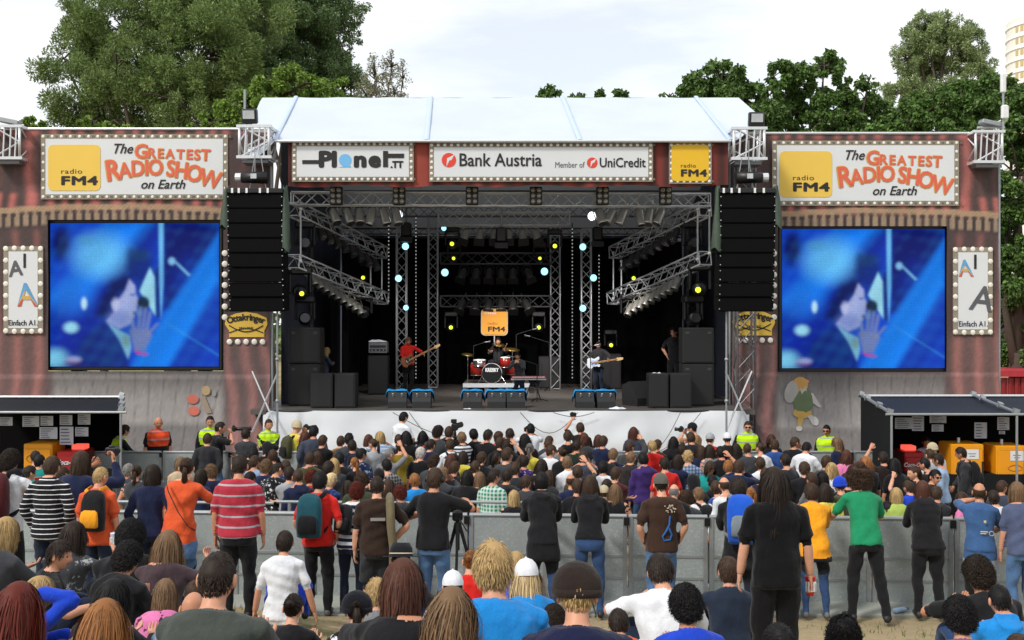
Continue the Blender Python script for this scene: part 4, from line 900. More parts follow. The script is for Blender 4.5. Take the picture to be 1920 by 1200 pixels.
# printed circus figures on the lower part of the walls: plain generic shapes
def on_wall(parent, yw, polys, name):
    for poly, col in polys:
        m = MB(); pts = []
        for px, py in poly:
            lo, hi = 0.0, 1.0
            for _ in range(30):              # find the printed spot on the curving cloth
                t = (lo + hi) / 2; y = yw * (1 - t) ** 2 + 2 * (yw - .1) * t * (1 - t) + (yw - 2.3) * t * t; z = 2.75 * (1 - t) ** 2 + t * (1 - t) + .04 * t * t
                if 600 + (CZ - z) * FPX / y < py: lo = t
                else: hi = t
            pts.append(((px - 960) * y / FPX, y - .03, z + .01))
        m.add(pts, [tuple(range(len(pts)))]); m.build(name, mat('figure_' + col, lin(col), .8, var=.2, scale=4), parent)
def ell(cx, cy, rx, ry, n=14, rot=0): return [(cx + rx * math.cos(2 * PI * i / n) * math.cos(rot) - ry * math.sin(2 * PI * i / n) * math.sin(rot), cy + rx * math.cos(2 * PI * i / n) * math.sin(rot) + ry * math.sin(2 * PI * i / n) * math.cos(rot)) for i in range(n)]
on_wall(WR, YR, [(ell(1506, 753, 19, 24), '5c6a4a'), (ell(1484, 735, 13, 22, rot=.3), '9a9690'), (ell(1500, 722, 15, 15), 'b58a4a'), (ell(1506, 716, 11, 5), 'c08070'), ([(1498, 722), (1510, 720), (1514, 745), (1506, 752)], 'a8a49e'), ([(1512, 735), (1524, 738), (1540, 764), (1534, 764), (1516, 750)], 'b4b0aa'), (ell(1504, 775, 18, 10), 'b8934a'), ([(1496, 780), (1508, 782), (1502, 800), (1494, 798)], 'a98a48'), (ell(1498, 804, 6, 5), 'aeaaa4'), ([(1512, 778), (1522, 778), (1532, 792), (1524, 798)], 'b0aca6'), (ell(1528, 790, 6, 9, rot=-.4), 'c4c0ba')], 'printed_figure')
on_wall(WL, YL, [(ell(362, 749, 11, 9), 'b4604e'), (ell(364, 771, 11, 9), 'b4604e'), (ell(387, 733, 8, 9), 'a8906a'), ([(376, 748), (384, 742), (392, 760), (398, 775), (388, 776)], '8a7a68'), (ell(402, 738, 4, 6), '8a8480')], 'printed_figure')
# the big screens
def paint_screen(nx, ny):
    u, v = np.meshgrid(np.linspace(30, 1332, nx), np.linspace(38, 1140, ny)); x, y = u.ravel(), v.ravel(); n = len(x); rng = np.random.default_rng(1)
    def poly(pts, blur):
        d = np.full(n, 1e9); ins = np.zeros(n, bool); m = len(pts)
        for i in range(m):
            (x0, y0), (x1, y1) = pts[i], pts[(i + 1) % m]; ex, ey = x1 - x0, y1 - y0; t = np.clip(((x - x0) * ex + (y - y0) * ey) / (ex * ex + ey * ey + 1e-9), 0, 1)
            d = np.minimum(d, np.hypot(x - x0 - t * ex, y - y0 - t * ey)); c = ((y0 > y) != (y1 > y)) & (x < ex * (y - y0) / (ey + 1e-9 * (ey == 0)) + x0); ins ^= c
        return sstep(blur, -blur, np.where(ins, -d, d))
    def el(cx, cy, rx, ry, s=.4): r = np.hypot((x - cx) / rx, (y - cy) / ry); return sstep(1 + s, 1 - s, r)
    def line(a, b, w_, blur): return poly([(a[0] - w_, a[1]), (a[0] + w_, a[1]), (b[0] + w_, b[1]), (b[0] - w_, b[1])], blur)
    C = np.tile(L3(8, 40, 160), (n, 1)); C = blend(C, L3(10, 70, 200), .5 + .5 * np.sin(x * .006 + y * .004))
    C = blend(C, L3(6, 18, 96), el(110, 190, 70, 130, .6)); C = blend(C, L3(20, 130, 250), poly([(470, 30), (800, 30), (300, 620), (60, 620)], 90))
    C = blend(C, L3(110, 205, 255), el(420, 290, 190, 150, .7) * .8); C = blend(C, L3(30, 120, 235), el(170, 620, 170, 120, .7) * .7); C = blend(C, L3(70, 150, 190), el(300, 170, 70, 40, .7) * .6)
    C = blend(C, L3(8, 40, 120), poly([(640, 240), (760, 250), (815, 340), (800, 400), (715, 580), (690, 480), (640, 440), (610, 380)], 40) * .85); C = blend(C, L3(24, 70, 120), el(720, 280, 90, 50, .6) * .6)
    C = blend(C, L3(6, 22, 110), poly([(905, 30), (1332, 30), (1332, 140), (950, 700), (905, 700)], 30)); C = blend(C, L3(10, 55, 175), el(1090, 480, 130, 180, .8) * .5)
    C = blend(C, L3(16, 130, 245), poly([(1332, 120), (1332, 480), (940, 1160), (640, 1160)], 45)); C = blend(C, L3(10, 60, 190), poly([(1332, 560), (1332, 1160), (960, 1160)], 60) * .9)
    C = blend(C, L3(160, 225, 245), poly([(800, 380), (834, 455), (840, 745), (720, 560)], 8)); C = blend(C, L3(6, 30, 90), poly([(840, 380), (866, 380), (880, 760), (846, 760)], 8) * .8); C = blend(C, L3(110, 190, 245), poly([(866, 30), (903, 30), (903, 480), (885, 780), (872, 480)], 6))
    C = blend(C, L3(6, 22, 80), poly([(380, 740), (420, 620), (500, 490), (600, 430), (660, 460), (640, 520), (580, 590), (510, 630), (505, 740), (440, 780)], 40) * .85); C = blend(C, L3(8, 24, 96), poly([(280, 930), (430, 800), (500, 830), (600, 950), (650, 1160), (180, 1160)], 40) * .8)
    C = blend(C, L3(160, 172, 220), poly([(640, 468), (684, 520), (688, 580), (722, 655), (694, 682), (700, 716), (672, 762), (650, 812), (560, 850), (462, 790), (520, 720), (500, 650), (560, 622), (606, 560)], 10)); C = blend(C, L3(110, 124, 190), el(560, 770, 80, 60, .7) * .7); C = blend(C, L3(190, 196, 232), el(535, 660, 30, 45, .5) * .8); C = blend(C, L3(60, 70, 140), el(665, 588, 22, 9, .6) * .8); C = blend(C, L3(30, 30, 80), el(690, 730, 22, 16, .6) * .8)
    C = blend(C, L3(10, 12, 34), el(748, 650, 48, 50, .2)); C = blend(C, L3(90, 130, 200), el(715, 728, 22, 24, .5))
    C = blend(C, L3(120, 180, 205), poly([(470, 800), (560, 860), (640, 900), (655, 1000), (630, 1080), (560, 930)], 10)); C = blend(C, L3(110, 140, 110), el(615, 940, 28, 45, .5) * .6)
    hand = L3(150, 165, 195)
    C = blend(C, hand * .7, .7 * poly([(640, 860), (680, 840), (790, 850), (815, 900), (760, 1020), (680, 1020)], 14))
    for a, b in (((695, 870), (690, 800)), ((735, 860), (758, 705)), ((768, 860), (796, 712)), ((798, 870), (832, 738)), ((800, 920), (888, 832))): C = blend(C, hand * .75, .7 * line((a[0] - 22, a[1] - 20), (b[0] - 30, b[1] - 24), 12, 12))
    C = blend(C, L3(200, 60, 130), poly([(672, 1016), (710, 1026), (782, 1040), (780, 1054), (700, 1042)], 7)); C = blend(C, L3(140, 205, 255), el(968, 330, 26, 28, .4)); C = blend(C, L3(120, 190, 235), poly([(985, 335), (1000, 330), (1112, 436), (1098, 446)], 6)); C = blend(C, L3(60, 160, 240), poly([(920, 806), (930, 800), (1330, 1050), (1330, 1060)], 8) * .6)
    C = blend(C, L3(180, 225, 250), el(290, 655, 22, 45, .4)); C = blend(C, L3(150, 215, 240), el(190, 840, 55, 40, .5)); C = blend(C, L3(120, 200, 235), el(70, 1080, 90, 70, .7)); C = blend(C, L3(150, 160, 215), el(205, 1085, 60, 25, .5)); C = blend(C, L3(120, 60, 80), el(200, 1112, 60, 14, .5) * .5)
    I = C.reshape(ny, nx, 3)
    for _ in range(4):                         # the camera picture is soft
        I = np.pad(I, ((1, 1), (1, 1), (0, 0)), 'edge'); I = (I[:-2, 1:-1] + I[2:, 1:-1] + I[1:-1, :-2] + I[1:-1, 2:] + 2 * I[1:-1, 1:-1]) / 6
    C = I.reshape(-1, 3); nz_ = np.zeros(n)
    for q in range(9): dr = rng.normal(size=2); nz_ += np.sin((x * dr[0] + y * dr[1]) * rng.uniform(.006, .03) + rng.uniform(0, 6))
    C = blend(C, L3(60, 170, 255), np.clip(.018 * nz_ + .02, 0, .12)); row = (np.arange(n) // nx); colm_ = np.arange(n) % nx
    C *= (1 - .16 * (row % 2) - .10 * (colm_ % 2) + .05 * rng.normal(size=n))[:, None]; C = C * (1 + .10 * np.sin(x * .02 + y * .013)[:, None])
    return np.clip(C, 0, 1)
SN = (210, 178); scol = paint_screen(*SN)
def screen(label, px0, py0, px1, py1, yw):
    a, b = W(px0, py0, yw), W(px1, py1, yw); t = empty('video_screen', (0, 0, 0), 0, label, 'screen'); nx, ny = SN
    pts = [(a.x + (b.x - a.x) * i / (nx - 1), yw - .08, a.z + (b.z - a.z) * j / (ny - 1)) for j in range(ny) for i in range(nx)]
    grad_mesh('picture', pts, [(j * nx + i, (j + 1) * nx + i, (j + 1) * nx + i + 1, j * nx + i + 1) for j in range(ny - 1) for i in range(nx - 1)], scol, vcol_mat('led_picture', .80), t, smooth=False)
    m = MB(); m.box(((a.x + b.x) / 2, yw + .1, (a.z + b.z) / 2), (b.x - a.x + .2, .3, a.z - b.z + .2)); m.build('housing', blackplastic, t)
    m = MB()
    for x in (a.x - .05, b.x + .05): m.box((x, yw - .07, (a.z + b.z) / 2), (.05, .08, a.z - b.z + .12))
    for z in (a.z + .05, b.z - .05): m.box(((a.x + b.x) / 2, yw - .07, z), (b.x - a.x + .05, .078, .05))
    m.build('bezel', blackplastic, t)
    m = MB()
    for x in (a.x + .5, b.x - .5): m.box((x, yw + .5, a.z / 2), (.3, .3, a.z)); 
    m.build('support', blackm, t)
screen('left big video screen showing a singer bathed in blue light', 97, 419, 412, 687, YL + .25)
screen('right big video screen showing a singer bathed in blue light', 1465, 430, 1769, 690, YR + .25)
# ------------------------------------------------------------------ fascia banner under the roof
FA = empty('fascia_banner', (0, 0, 0), 0, 'dark red fascia banner with three sponsor signs under the white roof', 'banner'); yf = YS - .15
xa, xb, zt, zb = W(540, 0, yf).x, W(1365, 0, yf).x, W(0, 264, yf).z, W(0, 349, yf).z; nx = 180; pts = []; cols = []
for j in range(26):
    for i in range(nx + 1):
        x = xa + (xb - xa) * i / nx; z = zt + (zb - zt) * j / 25; px = 960 + x * FPX / yf
        pts.append((x, yf + .02 * math.sin(x * 2.3) + .012 * math.sin(x * 9), z - .03 * math.sin(i / nx * 30) * (j / 25)))
        f = .5 + .5 * math.sin(px * .19 + 1.2 * math.sin(px * .05)); c = L3(72, 46, 44) * (1 - f * .6) + L3(150, 62, 50) * f * .6
        if 778 < px < 803: c = L3(150, 70, 58)
        cols.append(c)
grad_mesh('printed_cloth', pts, [(j * (nx + 1) + i, (j + 1) * (nx + 1) + i, (j + 1) * (nx + 1) + i + 1, j * (nx + 1) + i + 1) for j in range(25) for i in range(nx)], np.array(cols), vcol_mat('banner_print'), FA)
sg, y = sign(FA, 548, 266, 776, 341, yf - .02, (20, 6)); s = yf / FPX
def fp(px, py): q = W(px, py, yf); return q.x, q.z
t = TB(); x, z = fp(598, 313); t.put('Pl', x, y - .004, z, 40 * s, .03, 0, 1.0, 'LEFT', fit=34 * s); x, z = fp(664, 313); t.put('n', x, y - .004, z, 40 * s, .03, 0, 1.0, 'LEFT', fit=24 * s); x, z = fp(692, 313); t.put('e', x, y - .004, z, 40 * s, .03, 0, 1.0, 'LEFT', fit=24 * s); a_, b_ = fp(719, 284), fp(728, 314); t.cut(); t.box(((a_[0] + b_[0]) / 2, y - .006, (a_[1] + b_[1]) / 2), (b_[0] - a_[0], .014, a_[1] - b_[1])); x, z = fp(733, 315); t.put('.TT', x, y - .004, z, 17 * s, .012, 0, .95, 'LEFT', fit=24 * s)
a_, b_ = fp(568, 301), fp(606, 308); t.box(((a_[0] + b_[0]) / 2, y - .006, (a_[1] + b_[1]) / 2), (b_[0] - a_[0], .012, a_[1] - b_[1])); a_, b_ = fp(722, 289), fp(758, 297); t.box(((a_[0] + b_[0]) / 2, y - .006, (a_[1] + b_[1]) / 2), (b_[0] - a_[0], .012, a_[1] - b_[1])); t.build('lettering', ink, sg)
m = MB(); x, z = fp(648, 301); m.prism([(x + .15 * math.cos(k * PI / 12), z + .15 * math.sin(k * PI / 12)) for k in range(-3, 19)] + [(x - .15, z - .17), (x + .15, z - .17)], lambda u, v, q: (u, y - .008 + q, v), .006); m.build('drop', mat('sky_print', lin('6db2e2'), .6, var=.03), sg)
sg, y = sign(FA, 805, 268, 1224, 341, yf - .02, (34, 6))
t = TB(); x, z = fp(860, 312); t.put('Bank Austria', x, y - .004, z, 34 * s, .006, 0, .92, 'LEFT', fit=154 * s); t.build('lettering', ink, sg); t = TB(); x, z = fp(1123, 314); t.put('UniCredit', x, y - .004, z, 25 * s, .005, 0, .96, 'LEFT', fit=86 * s); t.build('lettering', ink, sg)
t = TB(); x, z = fp(1040, 315); t.put('Member of', x, y - .004, z, 15.5 * s, 0, 0, .92, 'LEFT', fit=55 * s); t.build('lettering', mat('grey_ink', lin('58585a'), .7), sg)
rdl = mat('logo_red', lin('d8402c'), .6, var=.03)
for cx_, cy_, r_ in ((842, 301, 13.5), (1110, 306, 10)):
    x, z = fp(cx_, cy_); r = r_ * s; m = MB(); m.disc((x, y, z), (0, -1, 0), r, 24, .006); em = m.build('emblem', rdl, sg)
    m = MB(); m.add([(x - r * .35, y - .010, z - r * .95), (x + r * .1, y - .010, z + .0), (x - r * .25, y - .010, z + r * .25), (x + r * .75, y - .010, z + r * .75), (x + r * .35, y - .010, z - r * .05)], [(0, 1, 2), (1, 4, 3, 2)]); m.build('stroke', white_print, em)
sg, y = sign(FA, 1254, 268, 1334, 345, yf - .02, (7, 6)); fm4(sg, 1258, 272, 1328, 340, yf, y, mat('deep_yellow_print', lin('e0b21c'), .6, var=.04))
# ------------------------------------------------------------------ hung loudspeakers, side towers
grille = mat('speaker_grille', lin('161617'), .6, var=.35, scale=60); stripe = mat('white_tape', lin('e6e6e6'), .6)
pa_black = mat('pa_black', lin('0a0a0b'), .85, spec=.12, var=.2)
def line_array(label, px0, px1, py0, py1, d, side):
    t = empty('line_array', (0, 0, 0), 0, label, 'loudspeaker'); a, b = W(px0, py0, d), W(px1, py1, d); n = 8; w_ = b.x - a.x; h = (a.z - b.z - .15) / n; cx = (a.x + b.x) / 2
    for k in range(n):
        tl_ = math.radians(1 - .6 * k); z = a.z - .15 - h * (k + .5); m = MB(); m.rbox((0, 0, 0), (w_, .62, h - .006), .006); q = m.build('speaker_cabinet', pa_black, t, loc=(cx, d + .31 - .004 * k * k * 0 + .004 * k * k, z)); q.rotation_euler = (-tl_, 0, 0)
        m = MB(); m.box((0, -.318, 0), (w_ - .06, .012, h - .05)); m.build('grille', pa_black, q)
        m = MB(); 
        for sx in (-1, 1): m.box((sx * (w_ / 2 - .02), -.322, h * .3), (.02, .01, .02)); m.box((sx * (w_ / 2 - .02), -.322, -h * .3), (.02, .01, .02))
        m.build('fixings', alu, q)['kind'] = 'stuff'
    m = MB(); m.rbox((cx, d + .3, a.z - .07), (w_ + .02, .7, .11), .01); f = m.build('flying_frame', blackplastic, t)
    m = MB()
    for k in (.10, .22, .36, .60, .74) if side < 0 else (.06, .2, .34, .62, .78): m.box((a.x + w_ * k, d - .06, a.z - .07), (.05, .012, .115))
    m.build('tape', stripe, f); m = MB()
    for sx in (-.2, .2): m.tube((cx + sx, d + .3, a.z), (cx + sx * .4, d + .3, a.z + .75), .012, 5)
    m.build('chain', steel, f)
    for sx in (-1, 1):                        # rain covers rolled down beside the array
        m = MB(); x0 = cx + sx * (w_ / 2 + .03); ln = (.95 if sx * side > 0 else 1.5)
        def tarp(u, v): ang = u * 2 * PI; r = .05 + .09 * v * (1 - .4 * v); return (x0 + sx * .04 * v + math.cos(ang) * r * (1 + .3 * math.sin(ang * 3 + v * 5)), d + .1 + math.sin(ang) * r * 1.3, a.z + .02 - ln * v + .06 * math.sin(ang * 2))
        m.grid(tarp, 16, 8); m.build('rain_cover', greentarp, t, True)
line_array('left hung column of eight black loudspeakers with green covers', 426, 530, 352, 583, 26.6, -1)
line_array('right hung column of eight black loudspeakers with green covers', 1350, 1454, 352, 583, 26.6, 1)
for lab, px0, px1, py0, py1, d in (('silver truss corner block over the left hung loudspeakers', 446, 506, 236, 294, 27), ('silver truss corner block over the right hung loudspeakers', 1374, 1436, 240, 297, 27), ('silver truss tower head at the far left edge', -18, 38, 236, 296, 27.6), ('silver truss tower head below the antenna mast on the right', 1828, 1882, 246, 303, 28.6)):
    a, b = W(px0, py0, d), W(px1, py1, d); w_ = b.x - a.x; cx = (a.x + b.x) / 2
    t = truss('truss_block', lab, (cx, d + w_ / 2, b.z), (cx, d + w_ / 2, a.z), w_ * .92, .035, alu, 'truss tower heads', .022, step=.5)
    m = MB()
    for q in (-.3, -.1, .12, .3): m.tube((q * w_, -w_ * .46, 0), (q * w_ + .04, -w_ * .46, a.z - b.z), .022, 6)
    m.build('bars', alu, t)['kind'] = 'stuff'
    for z in (0, a.z - b.z):
        m = MB()
        for sx in (-1, 1): m.box((sx * w_ * .46, 0, z), (.07, w_, .07)); m.box((0, sx * w_ * .46, z), (w_ + .08, .07, .068))
        m.build('frame', alu, t)
    m = MB(); m.box((0, 0, -.09), (w_ * .8, w_ * .7, .08)); m.build('motor_plate', dark_alu, t)
for lab, px, d in (('tall lattice tower behind the left hung loudspeakers', 486, 28.6), ('tall lattice tower behind the right hung loudspeakers', 1396, 28.6)):
    x = W(px, 0, d).x; truss('lattice_tower', lab, (x, d, 0), (x, d, W(0, 300, d).z), .45, .03, dark_alu, 'stage side towers', .016)
for lab, px, sx in (('silver scaffold pole with bracing at the left stage corner', 520, -1), ('silver scaffold pole with bracing at the right stage corner', 1362, 1)):
    p = W(px, 590, 27); t = empty('scaffold_pole', (p.x, 27, 0), 0, lab, 'scaffold'); m = MB(); m.tube((0, 0, 0), (0, 0, p.z + .1), .026, 8); m.build('upright', steel, t); m = MB(); m.tube((sx * -.02, .1, 1.4), (sx * .7, .4, 2.9), .022, 6); m.tube((0, .1, 2.9), (sx * .7, .4, 1.4), .022, 6); m.build('brace', alu, t)
    
    for z_ in (2.2, 3.2): m = MB(); m.sphere((0, 0, z_), .05, 8, 6); m.build('coupler', steel, t)
def floodlight(label, px, py, d):
    p = W(px, py, d); t = empty('floodlight', p, 0, label, 'floodlight'); m = MB(); m.rbox((0, 0, .18), (.38, .2, .36), .03, (.2, 0, 0)); m.build('housing', blackplastic, t)
    m = MB(); m.box((0, -.115, .2), (.28, .02, .2), (.2, 0, 0)); m.build('glass', mat('lamp_glass', lin('b9bfc2'), .15), t); m = MB(); m.box((0, 0, -.06), (.06, .06, .18)); m.build('bracket', steel, t)
floodlight('black floodlight on top of the left truss corner block', 468, 232, 27.2); floodlight('black floodlight on top of the right truss corner block', 1418, 238, 27.2)
def followspot(label, px, py, d, sx):
    p = W(px, py, d); t = empty('hung_spotlight', p, 0, label, 'spotlight'); m = MB(); m.tube((-sx * .32, 0, 0), (sx * .30, 0, .0), .13, 12, .15); m.build('body', blackplastic, t, True); m = MB(); m.tube((-sx * .46, 0, 0), (-sx * .32, 0, 0), .11, 12); m.build('rim', alu, t); m = MB(); m.box((0, -.15, .02), (.14, .02, .12)); m.build('badge', mat('lamp_glass', (1, 1, 1)), t); m = MB(); m.tube((0, 0, .1), (0, 0, .9), .012, 5); m.build('hanger', steel, t)
followspot('black spotlight with silver rim above the left hung loudspeakers', 478, 333, 26.9, 1); followspot('black spotlight with silver rim above the right hung loudspeakers', 1404, 333, 26.9, -1)
def mast(label, px, py0, py1, d, box=True):
    b = W(px, py1, d); t = empty('antenna_mast', b, 0, label, 'antenna'); h = (py1 - py0) * d / FPX; m = MB(); m.tube((0, 0, 0), (0, 0, h), .03, 8); m.build('pole', steel, t)
    if box: m = MB(); m.rbox((.02, -.05, h * .35), (.18, .12, .36), .03); m.build('antenna_box', mat('white_plastic', lin('dcdedd'), .5), t); m = MB(); m.rbox((0, 0, h - .25), (.13, .13, .5), .03); m.build('antenna_rod', mat('white_plastic', (1, 1, 1)), t)
mast('white antenna mast on the right truss tower head', 1881, 138, 250, 28.7); mast('thin metal rod on the left truss corner block', 459, 168, 236, 27.4, False)
for lab, px, py, d in (('grey device plate on top of the far left tower head', 18, 228, 27.9), ('tangle of clamps on the right truss tower head', 1858, 232, 28.9)):
    p = W(px, py, d); t = empty('clamp_plate', p, 0, lab, 'bracket'); m = MB(); m.rbox((0, 0, 0), (.55, .3, .12), .02, (0, .2, 0)); m.build('plate', steel, t); m = MB(); m.tube((-.35, 0, -.1), (.35, 0, -.1), .03); m.tube((-.3, .1, -.2), (.3, .1, .1), .025); m.build('tubes', alu, t)
# ------------------------------------------------------------------ trusses over the stage
def TX(label, a, da, b, db, w=.35, m_=None, r=.025, rl=.013, grp='stage trusses'): return truss('lattice_truss', label, W(a[0], a[1], da), W(b[0], b[1], db), w, r, m_, grp, rl)
TX('long silver front truss across the stage opening', (548, 373), 28.6, (1330, 376), 28.6, .32)
TX('short bright truss at mid height above the drummer', (822, 411), 31.5, (1068, 411), 31.5, .36)
TX('dim middle cross truss carrying six hanging lamps', (826, 485), 35.5, (1034, 485), 35.5, .34, dark_alu)
TX('dim low cross truss just above the yellow square emblem', (826, 565), 35.5, (1034, 565), 35.5, .34, dark_alu)
TX('dark rear truss high under the grey rear wall', (600, 437), 37.6, (1290, 437), 37.6, .3, dark_alu, .02, .01)
TX('second dark truss behind the front truss', (560, 397), 33.0, (1310, 397), 33.0, .28, dark_alu, .02, .01)
for lab, a, b in (('upper left wing truss sloping back into the stage', (552, 392), (716, 474)), ('lower left wing truss sloping back into the stage', (550, 490), (718, 560)), ('upper right wing truss sloping back into the stage', (1322, 392), (1152, 474)), ('lower right wing truss sloping back into the stage', (1322, 484), (1148, 560))): TX(lab, a, 28.8, b, 34.0, .34, alu, .024, .013)
for lab, px, p0, p1, d, mm in (('outer left lattice column behind the red-shirted guitarist', 753, 430, 716, 35.0, alu), ('inner left lattice column reaching down to the stage floor', 812, 400, 726, 36.6, alu), ('inner right lattice column left of the dotted light strings', 1041, 400, 700, 36.0, alu), ('outer right lattice column behind the right guitarist', 1099, 430, 716, 35.2, alu), ('dark lattice column in the left wing of the stage', 575, 400, 735, 33, dark_alu), ('dark lattice column in the right wing of the stage', 1298, 400, 735, 33, dark_alu)):
    a = W(px, p0, d); truss('lattice_column', lab, (a.x, d, ZF), (a.x, d, a.z), .30, .024, mm, 'stage columns', .012)
for i, (px, p0, p1, d) in enumerate(((564, 392, 490, 28.6), (716, 474, 560, 34), (1308, 392, 486, 28.6), (1330, 395, 475, 28.4), (1150, 474, 560, 34), (695, 500, 540, 33.6), (1165, 490, 560, 33.4))):
    a, b = W(px, p0, d), W(px, p1, d); t = empty('drop_tube', b, 0, ('front left silver drop tube between the two left wing trusses', 'rear left silver drop tube between the two left wing trusses', 'front right inner silver drop tube between the right wing trusses', 'front right outer silver drop tube between the right wing trusses', 'rear right silver drop tube between the two right wing trusses', 'short silver drop tube near the rear of the left wing', 'short silver drop tube near the rear of the right wing')[i], 'tube'); m = MB(); m.tube((0, 0, 0), (0, 0, a.z - b.z), .022, 6); m.build('tube', alu, t); 
    for z_ in (0, a.z - b.z): m = MB(); m.sphere((0, 0, z_), .05, 8, 5); m.build('coupler', alu, t)
# ------------------------------------------------------------------ lamps
lens_dark = mat('lamp_lens', lin('2a2b2e'), .2); can_silver = mat('can_silver', lin('b7b4ac'), .35, .7, var=.15); can_grey = mat('can_grey', lin('4c4b4a'), .45, .5, var=.2)
def par_proto(mm, barn):
    t = empty('par_can'); m = MB(); m.path([(0, 0, .16), (0, 0, .10), (0, 0, -.22), (0, 0, -.26)], [.05, .10, .115, .125], 12); m.build('can', mm, t, True)
    m = MB(); m.disc((0, 0, -.255), (0, 0, -1), .105, 12, .01); m.build('lens', lens_dark, t)
    m = MB(); m.path([(-.13, 0, -.05), (-.14, 0, .2), (0, 0, .3), (.14, 0, .2), (.13, 0, -.05)], .012, 5); m.tube((0, 0, .3), (0, 0, .42), .02, 5); m.build('yoke', mm, t)
    if barn: m = MB(); m.box((0, 0, -.29), (.30, .30, .012)); m.build('gel_frame', blackm, t)
    return t
protos = {}
def lamp_row(kind, pts, d, labelf, group, aim, scale=1.0):
    if kind not in protos: protos[kind] = [par_proto({'s': can_silver, 'g': can_grey}[kind[0]], kind[-1] == 'b'), False]
    n = len(pts)
    for i, q in enumerate(pts):
        px, py = q[:2]; dd = q[2] if len(q) > 2 else d
        pr, used = protos[kind]; o = pr if not used else copy_tree(pr); protos[kind][1] = True
        o.location = W(px, py, dd); ax = aim(i) if callable(aim) else aim; o.rotation_euler = [math.radians(v) for v in ax]; o.scale = (scale,) * 3
        tag(o, labelf(ORD[i], i), 'spotlight', group)
rj = random.Random(4)
lamp_row('s', [(x, 402) for x in (626, 652, 674, 697, 720, 743)], 29.2, lambda o, i: f'{o} from the left of six silver spotlights, front truss left half', 'front truss spotlights', lambda i: (rj.uniform(-30, -5), rj.uniform(-30, 25), 0), 1.1)
lamp_row('s', [(x, 403) for x in (1125, 1146, 1168, 1200, 1218, 1239)], 29.2, lambda o, i: f'{o} from the left of six silver spotlights, front truss right half', 'front truss spotlights', lambda i: (rj.uniform(-30, -5), rj.uniform(-20, 35), 0), 1.1)
lamp_row('sb', [(x, 440) for x in (873, 900, 927, 953, 980, 1004)], 31.4, lambda o, i: f'{o} from the left of six framed spotlights under the bright middle truss', 'middle truss spotlights', lambda i: (-38, (20, 6, 0, -2, -6, -22)[i], 0), 1.0)
lamp_row('gb', [(x, 512) for x in (868, 893, 917, 940, 962, 990)], 35.2, lambda o, i: f'{o} from the left of six dark lamps in the upper rear row', 'rear truss spotlights', lambda i: (-35, (20, 5, 3, 0, 0, -22)[i], 0), 1.1)
lamp_row('gb', [(x, 570) for x in (866, 892, 916, 940, 962, 987)], 35.2, lambda o, i: f'{o} from the left of six dark lamps in the lower rear row', 'rear truss spotlights', lambda i: (-35, (20, 5, 3, 0, 0, -26)[i], 0), 1.1)
def wing(a, da, b, db, n, ph, grp):
    lamp_row('s' if 'lower' in ph else 'g', [(a[0] + (b[0] - a[0]) * i / (n - 1), a[1] + (b[1] - a[1]) * i / (n - 1), da + (db - da) * i / (n - 1)) for i in range(n)], 0, lambda o, i: f'{o} lamp from the front in the row under the {ph} wing truss', grp, lambda i: (-18, (-25 if a[0] < 900 else 25), 0), .95)
wing((600, 432), 30.2, (702, 492), 33.5, 8, 'upper left', 'wing lamps'); wing((585, 520), 29.8, (672, 576), 32.8, 9, 'lower left', 'wing lamps')
wing((1268, 436), 30.2, (1172, 494), 33.5, 8, 'upper right', 'wing lamps'); wing((1270, 528), 29.8, (1182, 578), 32.8, 9, 'lower right', 'wing lamps')
glow_g = emit('glow_lime', (.75, .9, .03), 1.6); glow_c = emit('glow_cyan', (.35, .85, 1.0), 1.5); glow_w = emit('glow_white', (.85, .95, 1.0), 1.6)
def moving_head(label, px, py, d, gl, tilt=0, yaw=0, size=1.0, rl=.06):
    t = empty('moving_head', W(px, py, d), 0, label, 'stage light', 'moving lights'); t.rotation_euler = (0, 0, math.radians(yaw)); t.scale = (size,) * 3
    m = MB(); m.rbox((0, .05, .42), (.42, .34, .16), .03); m.build('base', blackplastic, t); m = MB()
    for sx in (-1, 1): m = MB(); m.rbox((sx * .19, .03, .17), (.06, .14, .40), .02); m.build('yoke_arm', blackplastic, t)
    m = MB(); a = math.radians(tilt)
    f = lambda y, z: (0, y * math.cos(a) - z * math.sin(a), y * math.sin(a) + z * math.cos(a))
    m.path([f(.2, 0), f(.15, 0), f(-.05, 0), f(-.17, 0)], [.08, .135, .145, .12], 14); m.build('head', blackplastic, t, True)
    m = MB(); m.disc(f(-.165, 0), Vector(f(-1, 0)), rl, 16, .012); m.build('lens', gl or lens_dark, t)
moving_head('moving light glowing lime green, upper one near the framed lamps, left', 848, 458, 32.5, glow_g); moving_head('moving light glowing lime green, lower one at middle truss left', 851, 485, 34.8, glow_g, rl=.05)
moving_head('moving light glowing lime green, upper one near the framed lamps, right', 1040, 462, 32.5, glow_g); moving_head('moving light glowing lime green, lower one at middle truss right', 1012, 485, 34.8, glow_g, rl=.05)
moving_head('lime green moving light left of the yellow square emblem', 846, 614, 35.2, glow_g); moving_head('lime green moving light right of the yellow square emblem', 1010, 614, 35.2, glow_g)
moving_head('lime green moving light hanging at the left wing front', 563, 548, 29.2, glow_g, 10, 20, 1.35, .045); moving_head('lime green moving light hanging at the right wing front', 1312, 541, 29.2, glow_g, 10, -20, 1.35, .055)
moving_head('small lime green moving light deep in the left wing', 682, 521, 36, glow_g, 0, 0, 1); moving_head('small lime green moving light deep in the right wing', 1187, 522, 36, glow_g, 0, 0, 1); moving_head('lime green moving light beside the right guitarist on stage', 1145, 647, 36.2, glow_g, 0, 0, 1)
